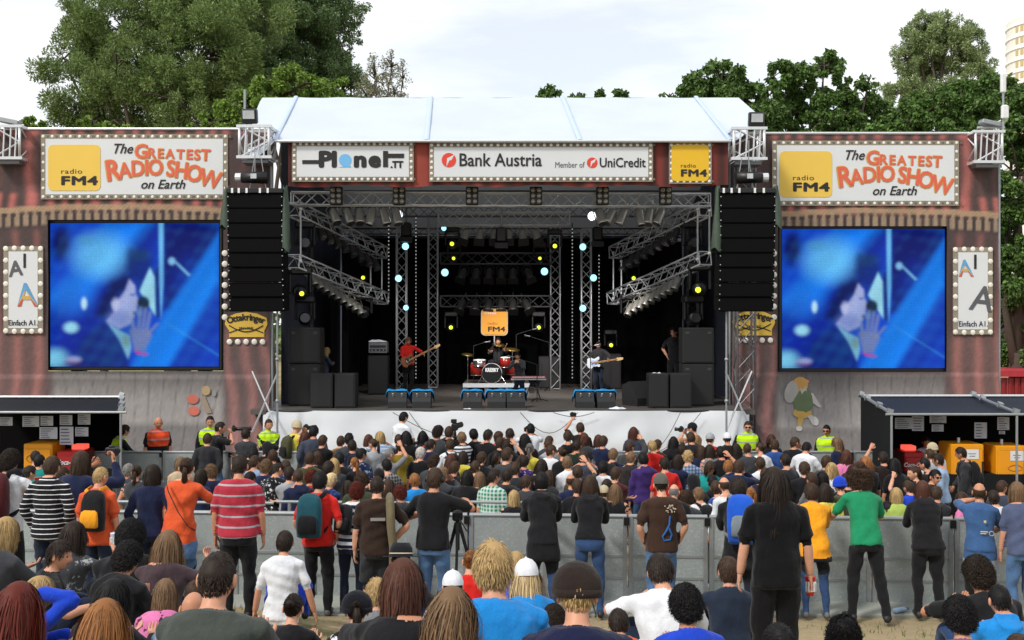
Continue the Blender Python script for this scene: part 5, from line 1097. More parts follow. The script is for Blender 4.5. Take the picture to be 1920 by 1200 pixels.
for lab, px, py in (('unlit moving light at the upper left wing', 572, 458), ('unlit moving light on the left speaker stack', 572, 598), ('unlit moving light at the upper right wing', 1298, 458), ('unlit moving light on the right speaker stack', 1300, 598)): moving_head(lab, px, py, 29.6, None, -8, 10, 1.25, .1)
moving_head('unlit moving light at the rear end of the left lower wing truss', 683, 586, 33, None, 20, 0, 1.1, .1); moving_head('unlit moving light at the rear end of the right lower wing truss', 1178, 586, 33, None, 20, 0, 1.1, .1)
for lab, px, py, d, gl, sx in (('pale blue glowing round lamp under the black box, left column top', 760, 462, 33.5, glow_c, 1), ('pale blue glowing round lamp, left column middle', 747, 522, 34.6, glow_c, 1), ('pale blue glowing round lamp, left column bottom', 761, 577, 34.6, glow_c, .8), ('pale blue glowing round lamp between left column and rear lamps', 834, 511, 34.9, glow_c, 1.1), ('pale blue glowing round lamp right of the rear lamps', 1021, 509, 34.9, glow_c, 1.1), ('pale blue glowing round lamp, right column top', 1093, 463, 34.6, glow_c, 1), ('pale blue glowing round lamp, right column middle', 1113, 521, 34.6, glow_c, 1), ('pale blue glowing round lamp, right column bottom', 1093, 578, 34.6, glow_c, 1), ('white glowing round lamp at the right end of left silver spotlights', 748, 402, 29.6, glow_w, 1), ('white glowing round lamp left of the right silver spotlights', 1110, 405, 29.6, glow_w, 1.1), ('small blue glowing lamp at the left end of the bright truss', 832, 428, 31.8, glow_c, .7)):
    t = empty('round_lamp', W(px, py, d), 0, lab, 'stage light', 'glowing round lamps'); t.scale = (sx, sx, sx); t.rotation_euler = (0, 0, math.radians(25 if px < 900 else -25)); m = MB(); m.path([(0, .22, 0), (0, .1, 0), (0, 0, 0)], [.06, .11, .12], 14); m.build('housing', blackplastic, t, True); m = MB(); m.disc((0, 0, 0), (0, -1, 0), .105, 18, .014); m.build('lens', gl, t); m = MB(); m.path([(-.13, .08, 0), (-.13, .08, .16), (.13, .08, .16), (.13, .08, 0)], .012, 5); m.build('yoke', blackm, t)
for lab, px, py, d, tx_, pw in (('left', 748, 402, 29.5, 780, 1300), ('right', 1110, 405, 29.5, 1090, 1300), ('small', 832, 428, 31.7, 955, 900)):   # beams of the lit lamps
    ld = bpy.data.lights.new('lamp_beam', 'SPOT'); lo_ = bpy.data.objects.new('lamp_beam', ld); COL.objects.link(lo_); lo_.location = W(px, py, d - .25); tgt = Vector((W(tx_, 0, 33.5).x, 33.5, ZF + 1.0)); lo_.rotation_euler = (tgt - lo_.location).to_track_quat('-Z', 'Y').to_euler(); ld.energy = pw; ld.spot_size = math.radians(70); ld.spot_blend = .8; ld.shadow_soft_size = .1; ld.color = (1, .95, .9)
for i, px in enumerate((630, 748, 885, 1005, 1130, 1248)):   # blinders on the front truss
    t = empty('blinder_lamp', W(px, 367, 28.3), 0, f'{ORD[i]} from the left of six black blinder lamps on the front truss', 'stage light', 'blinder lamps'); m = MB(); m.rbox((0, .05, 0), (.32, .14, .46), .02); m.build('case', blackplastic, t)
    for a in (-.075, .075):
        for b in (-.14, 0, .14): m = MB(); m.sphere((a, -.03, b), (.06, .03, .06), 10, 6); m.build('bulb', mat('blinder_bulb', lin('a8a59c'), .2, .3), t, True)
for i, (px, p0, p1, d) in enumerate(((729, 400, 565, 34.2), (780, 402, 708, 35.6), (1073, 418, 708, 35.6), (1123, 470, 640, 34.6))):
    a, b = W(px, p0, d), W(px, p1, d); t = empty('light_string', b, 0, ('dotted light string behind the left outer column, leftmost of four', 'long dotted light string between the two left columns', 'long dotted light string between the two right columns', 'dotted light string right of the outer right column, rightmost of four')[i], 'light string', 'hanging light strings')
    m = MB(); n = int((a.z - b.z) / .115)
    for k in range(n): m.sphere((0, -.03, .115 * k), .021, 6, 4)
    m.build('bulbs', emit('string_bulb', (1, .97, .9), .32), t); m = MB(); m.tube((0, 0, 0), (0, 0, a.z - b.z), .018, 4); m.build('cable', blackm, t)
for lab, px, py, d in (('black lamp box hanging above the left outer column', 762, 437, 33.2), ('black lamp box hanging in front of the middle framed spotlights', 940, 447, 31.2), ('black lamp box hanging above the right outer column', 1120, 445, 33.2)):
    t = empty('lamp_box', W(px, py, d), 0, lab, 'stage light'); m = MB(); m.rbox((0, 0, .1), (.30, .3, .42), .04); m.build('case', blackplastic, t); m = MB(); m.box((0, -.05, -.2), (.36, .3, .14), None); m.build('hood', blackm, t); m = MB(); m.tube((0, 0, .3), (0, 0, .75), .03, 6); m.build('hanger', steel, t)
# ------------------------------------------------------------------ gear on the stage floor
def cab(name, label, px0, px1, py0, py1, d, depth=.7, parts=True, cat='loudspeaker', mm=None, group=None):
    a, b = W(px0, py0, d), W(px1, py1, d); w_, h = b.x - a.x, a.z - b.z; t = empty(name, ((a.x + b.x) / 2, d + depth / 2, b.z), 0, label, cat, group)
    m = MB(); m.rbox((0, 0, h / 2), (w_, depth, h), .02); m.build('case', mm or mat('cab_black', lin('191919'), .6, var=.25), t)
    m = MB(); m.rbox((0, -depth / 2 - .004, h / 2), (w_ - .08, .02, h - .08), .008); m.build('grille', grille, t)
    if parts:
        for sx in (-1, 1): m = MB(); m.box((sx * (w_ / 2 - .12), -depth / 2 - .018, h - .13), (.1, .012, .06)); m.build('handle', mat('handle_grey', lin('3a3a3a'), .5), t)
    return t
fy = lambda d: 600 + (CZ - ZF) * FPX / d
for side, xs in (('left', ((541, 600), (582, 624), (627, 666))), ('right', ((1280, 1339), (1217, 1254), (1257, 1297)))):
    (a, b), (c, e), (f, g_) = xs; y0 = fy(28.6)
    cab('speaker_cabinet', f'lower black cabinet of the tall {side} side stack', a, b, y0 - 79, y0, 28.6); cab('speaker_cabinet', f'upper black cabinet of the tall {side} side stack', a, b, y0 - 147, y0 - 80, 28.6)
    y1_ = fy(27.9); cab('subwoofer', f'outer black subwoofer at the {side} stage edge' if side == 'left' else 'inner black subwoofer at the right stage edge', c, e, y1_ - 65, y1_, 27.9, .6, False); cab('subwoofer', f'inner black subwoofer at the {side} stage edge' if side == 'left' else 'outer black subwoofer at the right stage edge', f, g_, y1_ - 65, y1_, 27.9, .6, False)
cab('bass_cabinet', 'tall black bass cabinet under the silver amplifier', 689, 727, fy(33) - 73, fy(33), 33, .5, False); cab('guitar_amplifier', 'dark amplifier behind the right guitarist', 1092, 1165, fy(35.6) - 66, fy(35.6), 35.6, .5, False); cab('flight_case', 'dark flight case right of the drum riser', 1010, 1050, fy(36) - 60, fy(36), 36, .5, False, 'case')
def gearbox(name, label, px0, px1, py0, py1, d, mm, cat):
    a, b = W(px0, py0, d), W(px1, py1, d); w_, h = b.x - a.x, a.z - b.z; t = empty(name, ((a.x + b.x) / 2, d + .2, b.z), 0, label, cat); m = MB(); m.rbox((0, 0, h / 2), (w_, .4, h), .01); m.build('case', mm, t); return t, w_, h
t, w_, h = gearbox('bass_amplifier', 'silver rack amplifier on top of the bass cabinet', 691, 726, 642, 662, 33, dark_alu, 'amplifier'); m = MB(); m.box((0, -.205, h * .62), (w_ * .86, .012, h * .22)); m.box((0, -.205, h * .28), (w_ * .86, .012, h * .2)); m.build('panel', blackm, t)
for k in range(4): m = MB(); m.disc((-w_ * .3 + k * w_ * .2, -.212, h * .28), (0, -1, 0), .012, 8, .02); m.build('knob', alu, t)
def cloth_lump(name, label, px, py, d, w_, dp, h, mm, cat):
    p = W(px, py, d); t = MB(); rr = random.Random(int(px)); ph = [rr.uniform(0, 6) for _ in range(6)]
    t.grid(lambda u, v: ((u - .5) * w_ + .03 * math.sin(v * 9 + ph[0]), (v - .5) * dp + .03 * math.sin(u * 8 + ph[1]), h * (math.sin(PI * u) * math.sin(PI * v)) ** .5 * (1 + .4 * math.sin(u * 12 + ph[2]) * math.sin(v * 9 + ph[3]))), 16, 10); return tag(t.build(name, mm, smooth=True, loc=p), label, cat)
wcl = mat('white_towel', lin('d6dae0'), .9, var=.06); cloth_lump('towel', 'white papers lying on the silver amplifier', 708, 641, 33.2, .5, .3, .06, wcl, 'towel'); cloth_lump('towel', 'white towel on the right subwoofer', 1230, 705, 28.2, .35, .3, .08, wcl, 'towel'); cloth_lump('towel', 'white towel at the right stage front edge', 1158, 767, 27.75, .4, .16, .05, wcl, 'towel'); cloth_lump('towel', 'white cloth at the stage edge below the left centre wedge', 876, 769, 27.7, .25, .12, .04, wcl, 'towel')
blue_t = mat('blue_towel', lin('1e86c4'), .9, var=.15, scale=8, bump=.4)
for i, (px0, px1) in enumerate(((726, 761), (772, 807), (868, 903), (914, 948), (949, 983), (1080, 1114), (1119, 1153))):
    d = 27.95; base = fy(d); a, b = W(px0, 0, d).x, W(px1, 0, d).x; w_ = b - a; t = empty('monitor_wedge', ((a + b) / 2, d + .25, ZF), rj.uniform(-.08, .08), f'{ORD[i]} from the left of seven stage monitor wedges', 'loudspeaker', 'stage monitor wedges')
    m = MB(); m.prism([(-.27, 0), (.25, 0), (.27, .30), (-.02, .43), (-.27, .16)], lambda u, v, q: (-w_ / 2 + q, u, v), w_); m.build('case', mat('wedge_black', lin('202123'), .6, var=.2), t)
    for sx in (-1, 1): m = MB(); m.box((sx * w_ * .24, -.17, .305), (.035, .02, .15), (.72, 0, 0)); m.build('handle', mat('lamp_glass', (1, 1, 1)), t)
    tw_ = MB(); ph = rj.uniform(0, 6)
    def tow(u, v):
        x = (u - .5) * (w_ + .14); yy = -.07 + .43 * v; zz = .36 + .10 * math.sin(PI * v) if v < .75 else .46 - (v - .75) * .8
        zz = float(np.interp(yy, (-.08, -.02, .27, .36), (.40, .455, .33, .2)))
        return (x, yy - .02 * math.sin(u * 14 + ph), zz + .018 * math.sin(u * 11 + ph) * math.sin(v * 8) - (.14 + .05 * math.sin(ph + v * 5)) * max(0, abs(u - .5) - .42) / .08)
    tw_.grid(tow, 18, 10); tag(tw_.build('towel', blue_t, smooth=True, loc=t.location + Vector((0, 0, .012))), f'blue towel draped over the {ORD[i]} stage monitor wedge from left', 'towel', 'blue towels')
p = W(1200, 0, 28.6); t = empty('monitor_wedge', (p.x, 28.9, ZF), .6, 'larger dark monitor wedge tipped up beside the right subwoofers', 'loudspeaker'); m = MB(); m.prism([(-.3, 0), (.3, 0), (.33, .5), (.05, .62), (-.3, .2)], lambda u, v, q: (-.3 + q, u, v), .6); m.build('case', mat('wedge_black', (0, 0, 0)), t)
# yellow emblem on its pole
d = 35.0; a, b = W(903, 580, d), W(951, 628, d); t = empty('emblem_sign', ((a.x + b.x) / 2, d, ZF), 0, 'orange-yellow square radio emblem on a pole above the drummer', 'sign'); m = MB(); m.tube((0, .03, 0), (0, .03, b.z - ZF), .02, 6); m.build('pole', alu, t)
k = NM('amber_board'); k.set(lin('e2982a'), .5); am = k.m; r = .13; w_ = (b.x - a.x); h = a.z - b.z; cz_ = (a.z + b.z) / 2 - ZF
for e_, mm, yo in ((0.02, mat('board_edge', lin('b9a88a'), .5), .0), (-.015, am, -.02)):
    poly = []
    for qx, qz, s0 in ((1, 1, 0), (-1, 1, 90), (-1, -1, 180), (1, -1, 270)):
        for kk in range(6): A = math.radians(s0 + 18 * kk); poly.append((qx * (w_ / 2 + e_ - r) + r * math.cos(A), cz_ + qz * (h / 2 + e_ - r) + r * math.sin(A)))
    m = MB(); m.prism(poly, lambda u, v, q: (u, yo + q, v), .03); m.build('board' if yo else 'rim', mm, t)
tt = TB(); tt.put('FM4', -w_ * .27, -.024, cz_ - h * .36, h * .26, .008, 0, 1.2, 'LEFT', fit=w_ * .68); tt.build('lettering', ink, t); tt = TB(); tt.put('radio', -w_ * .27, -.024, cz_ - h * .10, h * .16, 0, 0, 1.2, 'LEFT'); tt.build('lettering', mat('brown_ink', lin('8a5a20'), .7), t); m = MB()
for kk in range(7): m.box((-w_ * .36 + kk * .055, -.024, cz_ + h * .34), (.036, .006, .05))
m.build('small_print', white_print, t)
# drum riser and kit
ry0 = 33.6; xa, xb = W(868, 0, ry0).x, W(993, 0, ry0).x; t = empty('drum_riser', ((xa + xb) / 2, ry0 + 1.2, ZF), 0, 'low drum riser with a bright metal front edge', 'riser'); m = MB(); m.box((0, 0, .25), (xb - xa, 2.4, .06)); m.build('deck', floorm, t); m = MB(); m.box((0, -1.21, .24), (xb - xa, .03, .12)); m.build('front_rail', alu, t); m = MB()
for sx in (-1, -.33, .33, 1): m.box((sx * (xb - xa) * .47, -1.1, .11), (.08, .08, .22)); m.box((sx * (xb - xa) * .47, 1.1, .11), (.08, .08, .22))
m.build('legs', steel, t)
DZ = ZF + .28; redd = mat('drum_red', lin('8e1d16'), .25, var=.15); chrome = mat('chrome', lin('d0d0d0'), .15, .95, var=.05)
dx = W(922, 0, ry0).x; kit = empty('drum_kit', (dx, ry0 + .45, DZ), 0, 'red drum kit with a black lettered bass drum head', 'drum kit')
m = MB(); m.tube((0, -.22, .31), (0, .22, .31), .30, 28); bd = m.build('bass_drum', redd, kit, True); m = MB(); m.disc((0, -.222, .31), (0, -1, 0), .285, 28, .008); m.build('drum_head', mat('black_head', lin('0a0a0a'), .3), bd); m = MB()
m.path([(.30 * math.cos(2 * PI * i / 24), -.22, .31 + .30 * math.sin(2 * PI * i / 24)) for i in range(25)], .014, 5); m.build('hoop', chrome, bd); tt = TB(); tt.put('KREISKY', 0, -.234, .36, .155, .006, 0, .72, fit=.40); tt.build('lettering', white_print, bd)
def drum(x, y, z, r, h, tilt=0, mm=redd, name='tom_drum'):
    m = MB(); m.tube((0, 0, -h / 2), (0, 0, h / 2), r, 20); q = m.build(name, mm, kit, True, (x, y, z)); q.rotation_euler = (tilt, 0, 0); m = MB(); m.disc((0, 0, h / 2), (0, 0, 1), r * .97, 20, .006); m.build('skin', white_print, q); m = MB()
    for zz in (-h / 2, h / 2): m.path([(r * math.cos(2 * PI * i / 20), r * math.sin(2 * PI * i / 20), zz) for i in range(21)], .011, 5)
    m.build('hoops', chrome, q); return q
drum(-.38, .0, .62, .20, .16, .1, chrome, 'snare_drum'); drum(-.45, .12, .42, .21, .36); drum(.40, .0, .64, .16, .28, .12); drum(.62, .35, .45, .22, .4)
m = MB()
for x, y, h, r in ((.62, .2, 1.02, .24), (-.75, .3, .86, .20), (.2, .75, 1.15, .22)):
    q = MB(); q.path([(0, 0, 0), (0, 0, .012), (0, 0, .03)], [r, r * .5, .02], 20); c = q.build('cymbal', mat('cymbal_brass', lin('8a7340'), .3, .8), kit, True, (x, y, h)); c.rotation_euler = (.25, .1, 0); q = MB(); q.tube((0, 0, -h), (0, 0, 0), .012, 5); s_ = q.build('stand', chrome, kit, loc=(x, y, h))
for x0, x1 in ((-.28, -.42), (.28, .42)): m = MB(); m.tube((x0, -.2, .25), (x1, -.34, 0), .012, 5); m.build('spur', chrome, kit)
# keyboard, microphone stands
d = 30.6; a, b = W(958, 709, d), W(1024, 709, d); t = empty('keyboard', ((a.x + b.x) / 2, d, ZF), 0, 'red-topped stage keyboard on a folding stand', 'keyboard'); hk = a.z - ZF
m = MB(); m.rbox((0, .15, hk), (b.x - a.x, .34, .10), .015); m.build('body', mat('keyboard_red', lin('a32420'), .4), t); m = MB(); m.box((0, -.03, hk + .03), (b.x - a.x - .08, .12, .02)); m.build('keys', white_print, t); m = MB(); m.box((0, -.022, hk - .03), (b.x - a.x, .02, .04)); m.build('front_strip', mat('lamp_glass', (1, 1, 1)), t); m = MB()
for sx in (-1, 1): m.tube((sx * .35, .0, hk - .05), (sx * .18 - .0, .1, .35), .018, 6); m.tube((sx * .05 + .12, .1, .5), (sx * .22 + .12, .05, 0), .018, 6)
m.tube((.12, .1, .35), (.12, .1, hk - .05), .02, 6); m.build('stand', blackm, t)
def micstand(label, px, d, hb, dxb):
    x = W(px, 0, d).x; t = empty('microphone_stand', (x, d, ZF), 0, label, 'stand'); m = MB(); m.tube((0, 0, 0), (0, 0, hb), .012, 6); m.build('pole', blackm, t); m = MB(); m.tube((0, 0, hb), (dxb, -.02, hb + .35 * abs(dxb) * .9), .009, 5); m.build('boom', blackm, t); m = MB()
    for k in range(3): A = k * 2.09; m.tube((0, 0, .1), (.3 * math.cos(A), .3 * math.sin(A), .01), .01, 5)
    m.build('tripod', blackm, t); m = MB(); e = Vector((dxb, -.02, hb + .32 * abs(dxb))); m.tube(e, e + Vector((.12 * (1 if dxb > 0 else -1), 0, .02)), .02, 8); m.sphere(e + Vector((.15 * (1 if dxb > 0 else -1), 0, .03)), .03, 8, 6); m.build('microphone', dark_alu, t)
micstand('boom microphone stand in front of the keyboard singer', 1007, 30.2, 1.0, -.62); micstand('straight microphone stand before the right guitarist', 1107, 32.8, 1.42, .12)
micstand('tall boom stand over the drum kit, right side', 968, 34.6, 1.75, .5); micstand('boom stand over the drum kit, left side', 888, 34.6, 1.4, .35); micstand('dark stand standing near the inner right column', 1030, 34.8, 1.5, -.6)
# ------------------------------------------------------------------ drinks stalls
sheet_m = mat('price_sheet', lin('c9ccd6'), .8, var=.04); tent_m = mat('tent_black', lin('141619'), .8, spec=.2, var=.25, scale=3, bump=.3, bscale=6); tent_b = mat('tent_navy', lin('161d2a'), .75, spec=.25, var=.3, scale=2.5, bump=.4, bscale=5); fridge_y = mat('fridge_yellow', lin('e0930f'), .45, var=.05, scale=3); fridge_r = mat('fridge_red', lin('a81d20'), .4, var=.08)
def stall(label, x0, x1, yf_, yb_, zf, zb, left, roofm):
    xr = x1 * yb_ / yf_ if left else x1; xk = lambda v: (xr - x1) * v; x0b = x0 if left else x0 + .33; xj = lambda v: (x0b - x0) * v
    t = empty('drinks_stall', (0, 0, 0), 0, label, 'stall')
    m = MB(); m.grid(lambda u, v: (x0 + xj(v) + (x1 + xk(v) - x0 - xj(v)) * u, yf_ + (yb_ - yf_) * v, zf + (zb - zf) * v - .05 * math.sin(PI * u) * math.sin(PI * v)), 14, 8); m.build('canopy', roofm, t, True)
    m = MB(); m.box(((x0b + xr) / 2, yb_ - .05, zb / 2), (xr - x0b, .04, zb)); m.build('rear_sheet', blackcloth, t)
    for x in ((x1,) if left else (x0,)): m = MB(); m.add([(x, yf_ + .02, 0), (x + xk(1) + xj(1), yb_, 0), (x + xk(1) + xj(1), yb_, zb), (x, yf_ + .02, zf)], [(0, 1, 2, 3)]); m.build('side_sheet', tent_m, t)
    m = MB(); m.tube((x0 - .1, yf_, zf), (x1 + .1, yf_, zf), .026, 8); m.build('front_bar', steel, t); m = MB(); m.tube((x0b, yb_ - .1, zb + .03), (xr, yb_ - .1, zb + .03), .03, 8); m.build('rear_bar', alu, t)
    xs_ = [x1 - .02] + ([x0 + .3] if left else [x0 + 1.0 * 0 + .02, x0 + 2.55])
    for x in xs_: m = MB(); m.tube((x, yf_ + .01, 0), (x, yf_ + .01, zf), .026, 8); m.build('post', steel, t)
    for x in ((x1,) if left else (x0, x0 + 2.55)):
        m = MB(); m.tube((x, yf_, zf + .03), (x + xk(1) + xj(1), yb_, zb + .05), .035, 8); m.build('side_bar', steel, t); m = MB()
        for q in (.02, .35, .75, .98): m = MB(); m.box((x + xk(q) + xj(q), yf_ + (yb_ - yf_) * q, zf + (zb - zf) * q + .06), (.11, .11, .1), (q, .3, 0)); m.build('coupler', steel, t)
    m = MB(); m.box(((x0 + x1) / 2, yf_ + .5, .5), (x1 - x0 - .2, .5, 1.0)); m.build('counter', tent_m, t); return t
def sheet(px0, py0, px1, py1, d, label, lines_=5):
    a, b = W(px0, py0, d), W(px1, py1, d); t = empty('price_sheet', ((a.x + b.x) / 2, d, (a.z + b.z) / 2), 0, label, 'notice', 'price sheets'); w_, h = b.x - a.x, a.z - b.z; m = MB(); m.grid(lambda u, v: ((u - .5) * w_, .012 * math.sin(u * 5), (v - .5) * h), 4, 4); m.build('paper', sheet_m, t, True); m = MB(); rr = random.Random(int(px0))
    for k in range(lines_): ww = w_ * rr.uniform(.35, .75); m.box((-w_ * .4 + ww / 2, -.018, h * (.36 - .72 * k / max(1, lines_ - 1))), (ww, .004, h * .05))
    m.build('print_lines', mat('faint_ink', lin('5a5d6c'), .8), t)
def fridge(label, px0, px1, py0, h, d, mm, deco):
    a, b = W(px0, py0, d), W(px1, py0, d); w_ = b.x - a.x; t = empty('drinks_cooler', ((a.x + b.x) / 2, d + .35, a.z - h), 0, label, 'cooler'); m = MB(); m.rbox((0, 0, h / 2), (w_, .7, h), .02); m.build('case', mm, t); m = MB(); m.rbox((0, -.355, h * .47), (w_ - .06, .03, h * .86), .012); m.build('door', mm, t); m = MB(); m.box((w_ * .44, -.38, h * .5), (.03, .03, h * .3)); m.build('handle', blackm, t); return t, w_, h
SL = stall('black canopied drinks stall at the far left', -11.5, W(228, 0, 23).x, 23, 25.2, W(0, 773, 23).z, W(0, 746, 25.2).z, True, tent_m)
SR = stall('navy canopied drinks stall at the right with open front', W(1670, 0, 22.6).x, 12.0, 22.6, 25.6, W(0, 777, 22.6).z, W(0, 744, 25.6).z, False, tent_b)
for q in (((42, 780, 74, 800), 'dim price sheet at the top left of the left stall'), ((76, 780, 100, 798), 'second dim price sheet along the top of the left stall'), ((112, 778, 136, 797), 'third price sheet along the top of the left stall'), ((146, 776, 170, 796), 'rightmost top price sheet of the left stall'), ((74, 801, 108, 823), 'wide white notice under the top sheets, left stall'), ((112, 800, 138, 834), 'tall white price list in the middle of the left stall'), ((141, 801, 166, 818), 'small white notice with large price, left stall'), ((0, 782, 24, 798), 'white notice at the left edge post of the left stall')): sheet(*q[0], 22.97 + .9, q[1])
for q in (((1678, 783, 1710, 804), 'two pale sheets at the upper left of the right stall'), ((1710, 780, 1732, 808), 'tall pale price sheet in the right stall'), ((1743, 779, 1774, 793), 'wide pale notice above the small price, right stall'), ((1747, 796, 1769, 809), 'small white notice with bold price, right stall'), ((1827, 792, 1850, 822), 'tall white price list right of the stall post'), ((1870, 782, 1892, 806), 'pale sheet at the upper right of the right stall'), ((1873, 808, 1884, 814), 'tiny white tag at the right end of the stall')): sheet(*q[0], 23.6, q[1])
t, w_, h = fridge('yellow drinks cooler in the left stall', 44, 98, 832, 1.1, 23.6, fridge_y, None); m = MB(); m.path([(.18 * math.cos(k * .35) - .05, -.376, h * .72 + .09 * math.sin(k * .35)) for k in range(19)], .01, 4); m.build('badge', mat('ochre_line', lin('a8700c'), .5), t)
t, w_, h = fridge('red drinks cooler with white script in the left stall', 106, 154, 846, 1.0, 23.6, fridge_r, None); tt = TB(); tt.put('Coca-Cola', 0, -.376, h * .72, .15, .003, .3, .85); tt.build('lettering', white_print, t); m = MB(); m.rbox((.1, 0, h + .06), (w_ * .5, .3, .1), .01); m.build('lit_header', emit('lit_red', (1, .12, .08), .8), t)
t, w_, h = fridge('red drinks cooler with white script in the right stall', 1695, 1733, 848, 1.0, 23.4, fridge_r, None); tt = TB(); tt.put('Coca-Cola', 0, -.376, h * .70, .125, .003, .3, .85); tt.build('lettering', white_print, t); m = MB(); m.rbox((0, 0, h + .06), (w_ * .55, .3, .1), .01); m.build('lit_header', emit('lit_red', (1, .12, .08), .8), t)
for lab, a, b in (('yellow drinks cooler left of the stall post, with paper', 1784, 1845, ), ('yellow drinks cooler right of the stall post, with paper', 1868, 1925)):
    t, w_, h = fridge(lab, a, b, 833 if a < 1800 else 836, 1.0, 22.9, fridge_y, None); m = MB(); m.box((.08 if a < 1800 else .1, -.376, h * .80), (.27, .006, .20)); pp = m.build('paper', white_print, t); m = MB(); m.box((.08 if a < 1800 else .1, -.381, h * .81), (.16, .004, .012)); m.box((.08 if a < 1800 else .1, -.381, h * .76), (.12, .004, .012)); m.build('print_lines', mat('faint_ink', (1, 1, 1)), t)
    m = MB(); m.path([(.14 * math.cos(k * .35) + .06, -.376, h * .55 + .06 * math.sin(k * .35)) for k in range(19)], .008, 4); m.build('badge', mat('ochre_line', (1, 1, 1)), t); m = MB(); m.tube((-.05, 0, h), (-.05, 0, h + .1), .03, 8); m.build('tap', alu, t)
# ------------------------------------------------------------------ barriers
bk_ = NM('perforated_sheet'); v = bk_.coord(); f = bk_.noise(v, 2.5, 6, .7); sp = bk_.noise(v, 45, 3, .7); c = bk_.mix(f, lin('858d8f'), lin('bcc4c5')); c = bk_.mix(bk_.ramp(sp, [(.57, (0, 0, 0)), (.68, (1, 1, 1))]), c, lin('c4caca')); bk_.set(c, .5, .45); vo = bk_.n('ShaderNodeTexVoronoi'); vo.inputs['Scale'].default_value = 70; bk_.l(v, vo.inputs['Vector']); bk_.bump(vo.outputs['Distance'], .35, .006); barm = bk_.m
def barrier_panel(x, y, z, w_, h, label, group, n, tilt=0):
    t = empty('crowd_barrier', (x, y, z), tilt, label, 'barrier', group); m = MB(); m.box((0, 0, h * .5), (w_ - .09, .02, h - .06)); m.build('sheet', barm, t); m = MB()
    for sx in (-1, 1): m.box((sx * (w_ / 2 - .03), 0, h / 2), (.05, .05, h))
    m.tube((-w_ / 2 + .01, 0, h), (w_ / 2 - .01, 0, h), .027, 8); m.box((0, 0, .03), (w_ - .09, .05, .05)); m.box((0, -.014, h * .55), (w_ - .09, .015, .03)); m.box((0, -.014, h * .30), (w_ - .09, .015, .03)); m.build('frame', steel, t)
    m = MB(); m.box((0, -.55 if n else .5, .02), (w_ - .06, 1.0, .03)); m.build('foot_plate', steel, t); m = MB()
    for sx in (-1, 1): m.tube((sx * (w_ / 2 - .05), 0, h * .9), (sx * (w_ / 2 - .05), .75, .03), .02, 6)
    m.build('strut', steel, t); m = MB(); m.box((w_ / 2 - .01, -.02, h - .06), (.07, .05, .10)); m.build('clamp', blackplastic, t)
nb_ = 15
for i in range(nb_):
    x = -7.05 + i * 1.0; y = 14.45 - .05 * i; barrier_panel(x, y, ground_z(0, 14) - .0, .99, 1.10, f'{ORD[i]} from the left of the grey barrier panels people lean on', 'near barrier panels', 0, -.05) if i < 15 else None
for i in range(12):
    x = -8.35 + i * 1.5; barrier_panel(x, 24.35, 0, 1.48, 1.28, f'{ORD[i]} from the left of the barrier panels before the stage', 'stage barrier panels', 0)
for i in range(4):
    x = -6.6 + 2.2 * i; t = empty('hand_rail', (x, 15.6, 0), 0, f'{ORD[i]} from the left of the tubular rails behind the near barrier', 'rail', 'tubular rails'); m = MB(); m.tube((-1.08, 0, 1.62), (1.08, 0, 1.60), .021, 8); m.build('tube', steel, t); m = MB()
    for sx in (-.9, .9): m.tube((sx, 0, 0), (sx, 0, 1.61), .024, 6)
    m.build('post', steel, t)
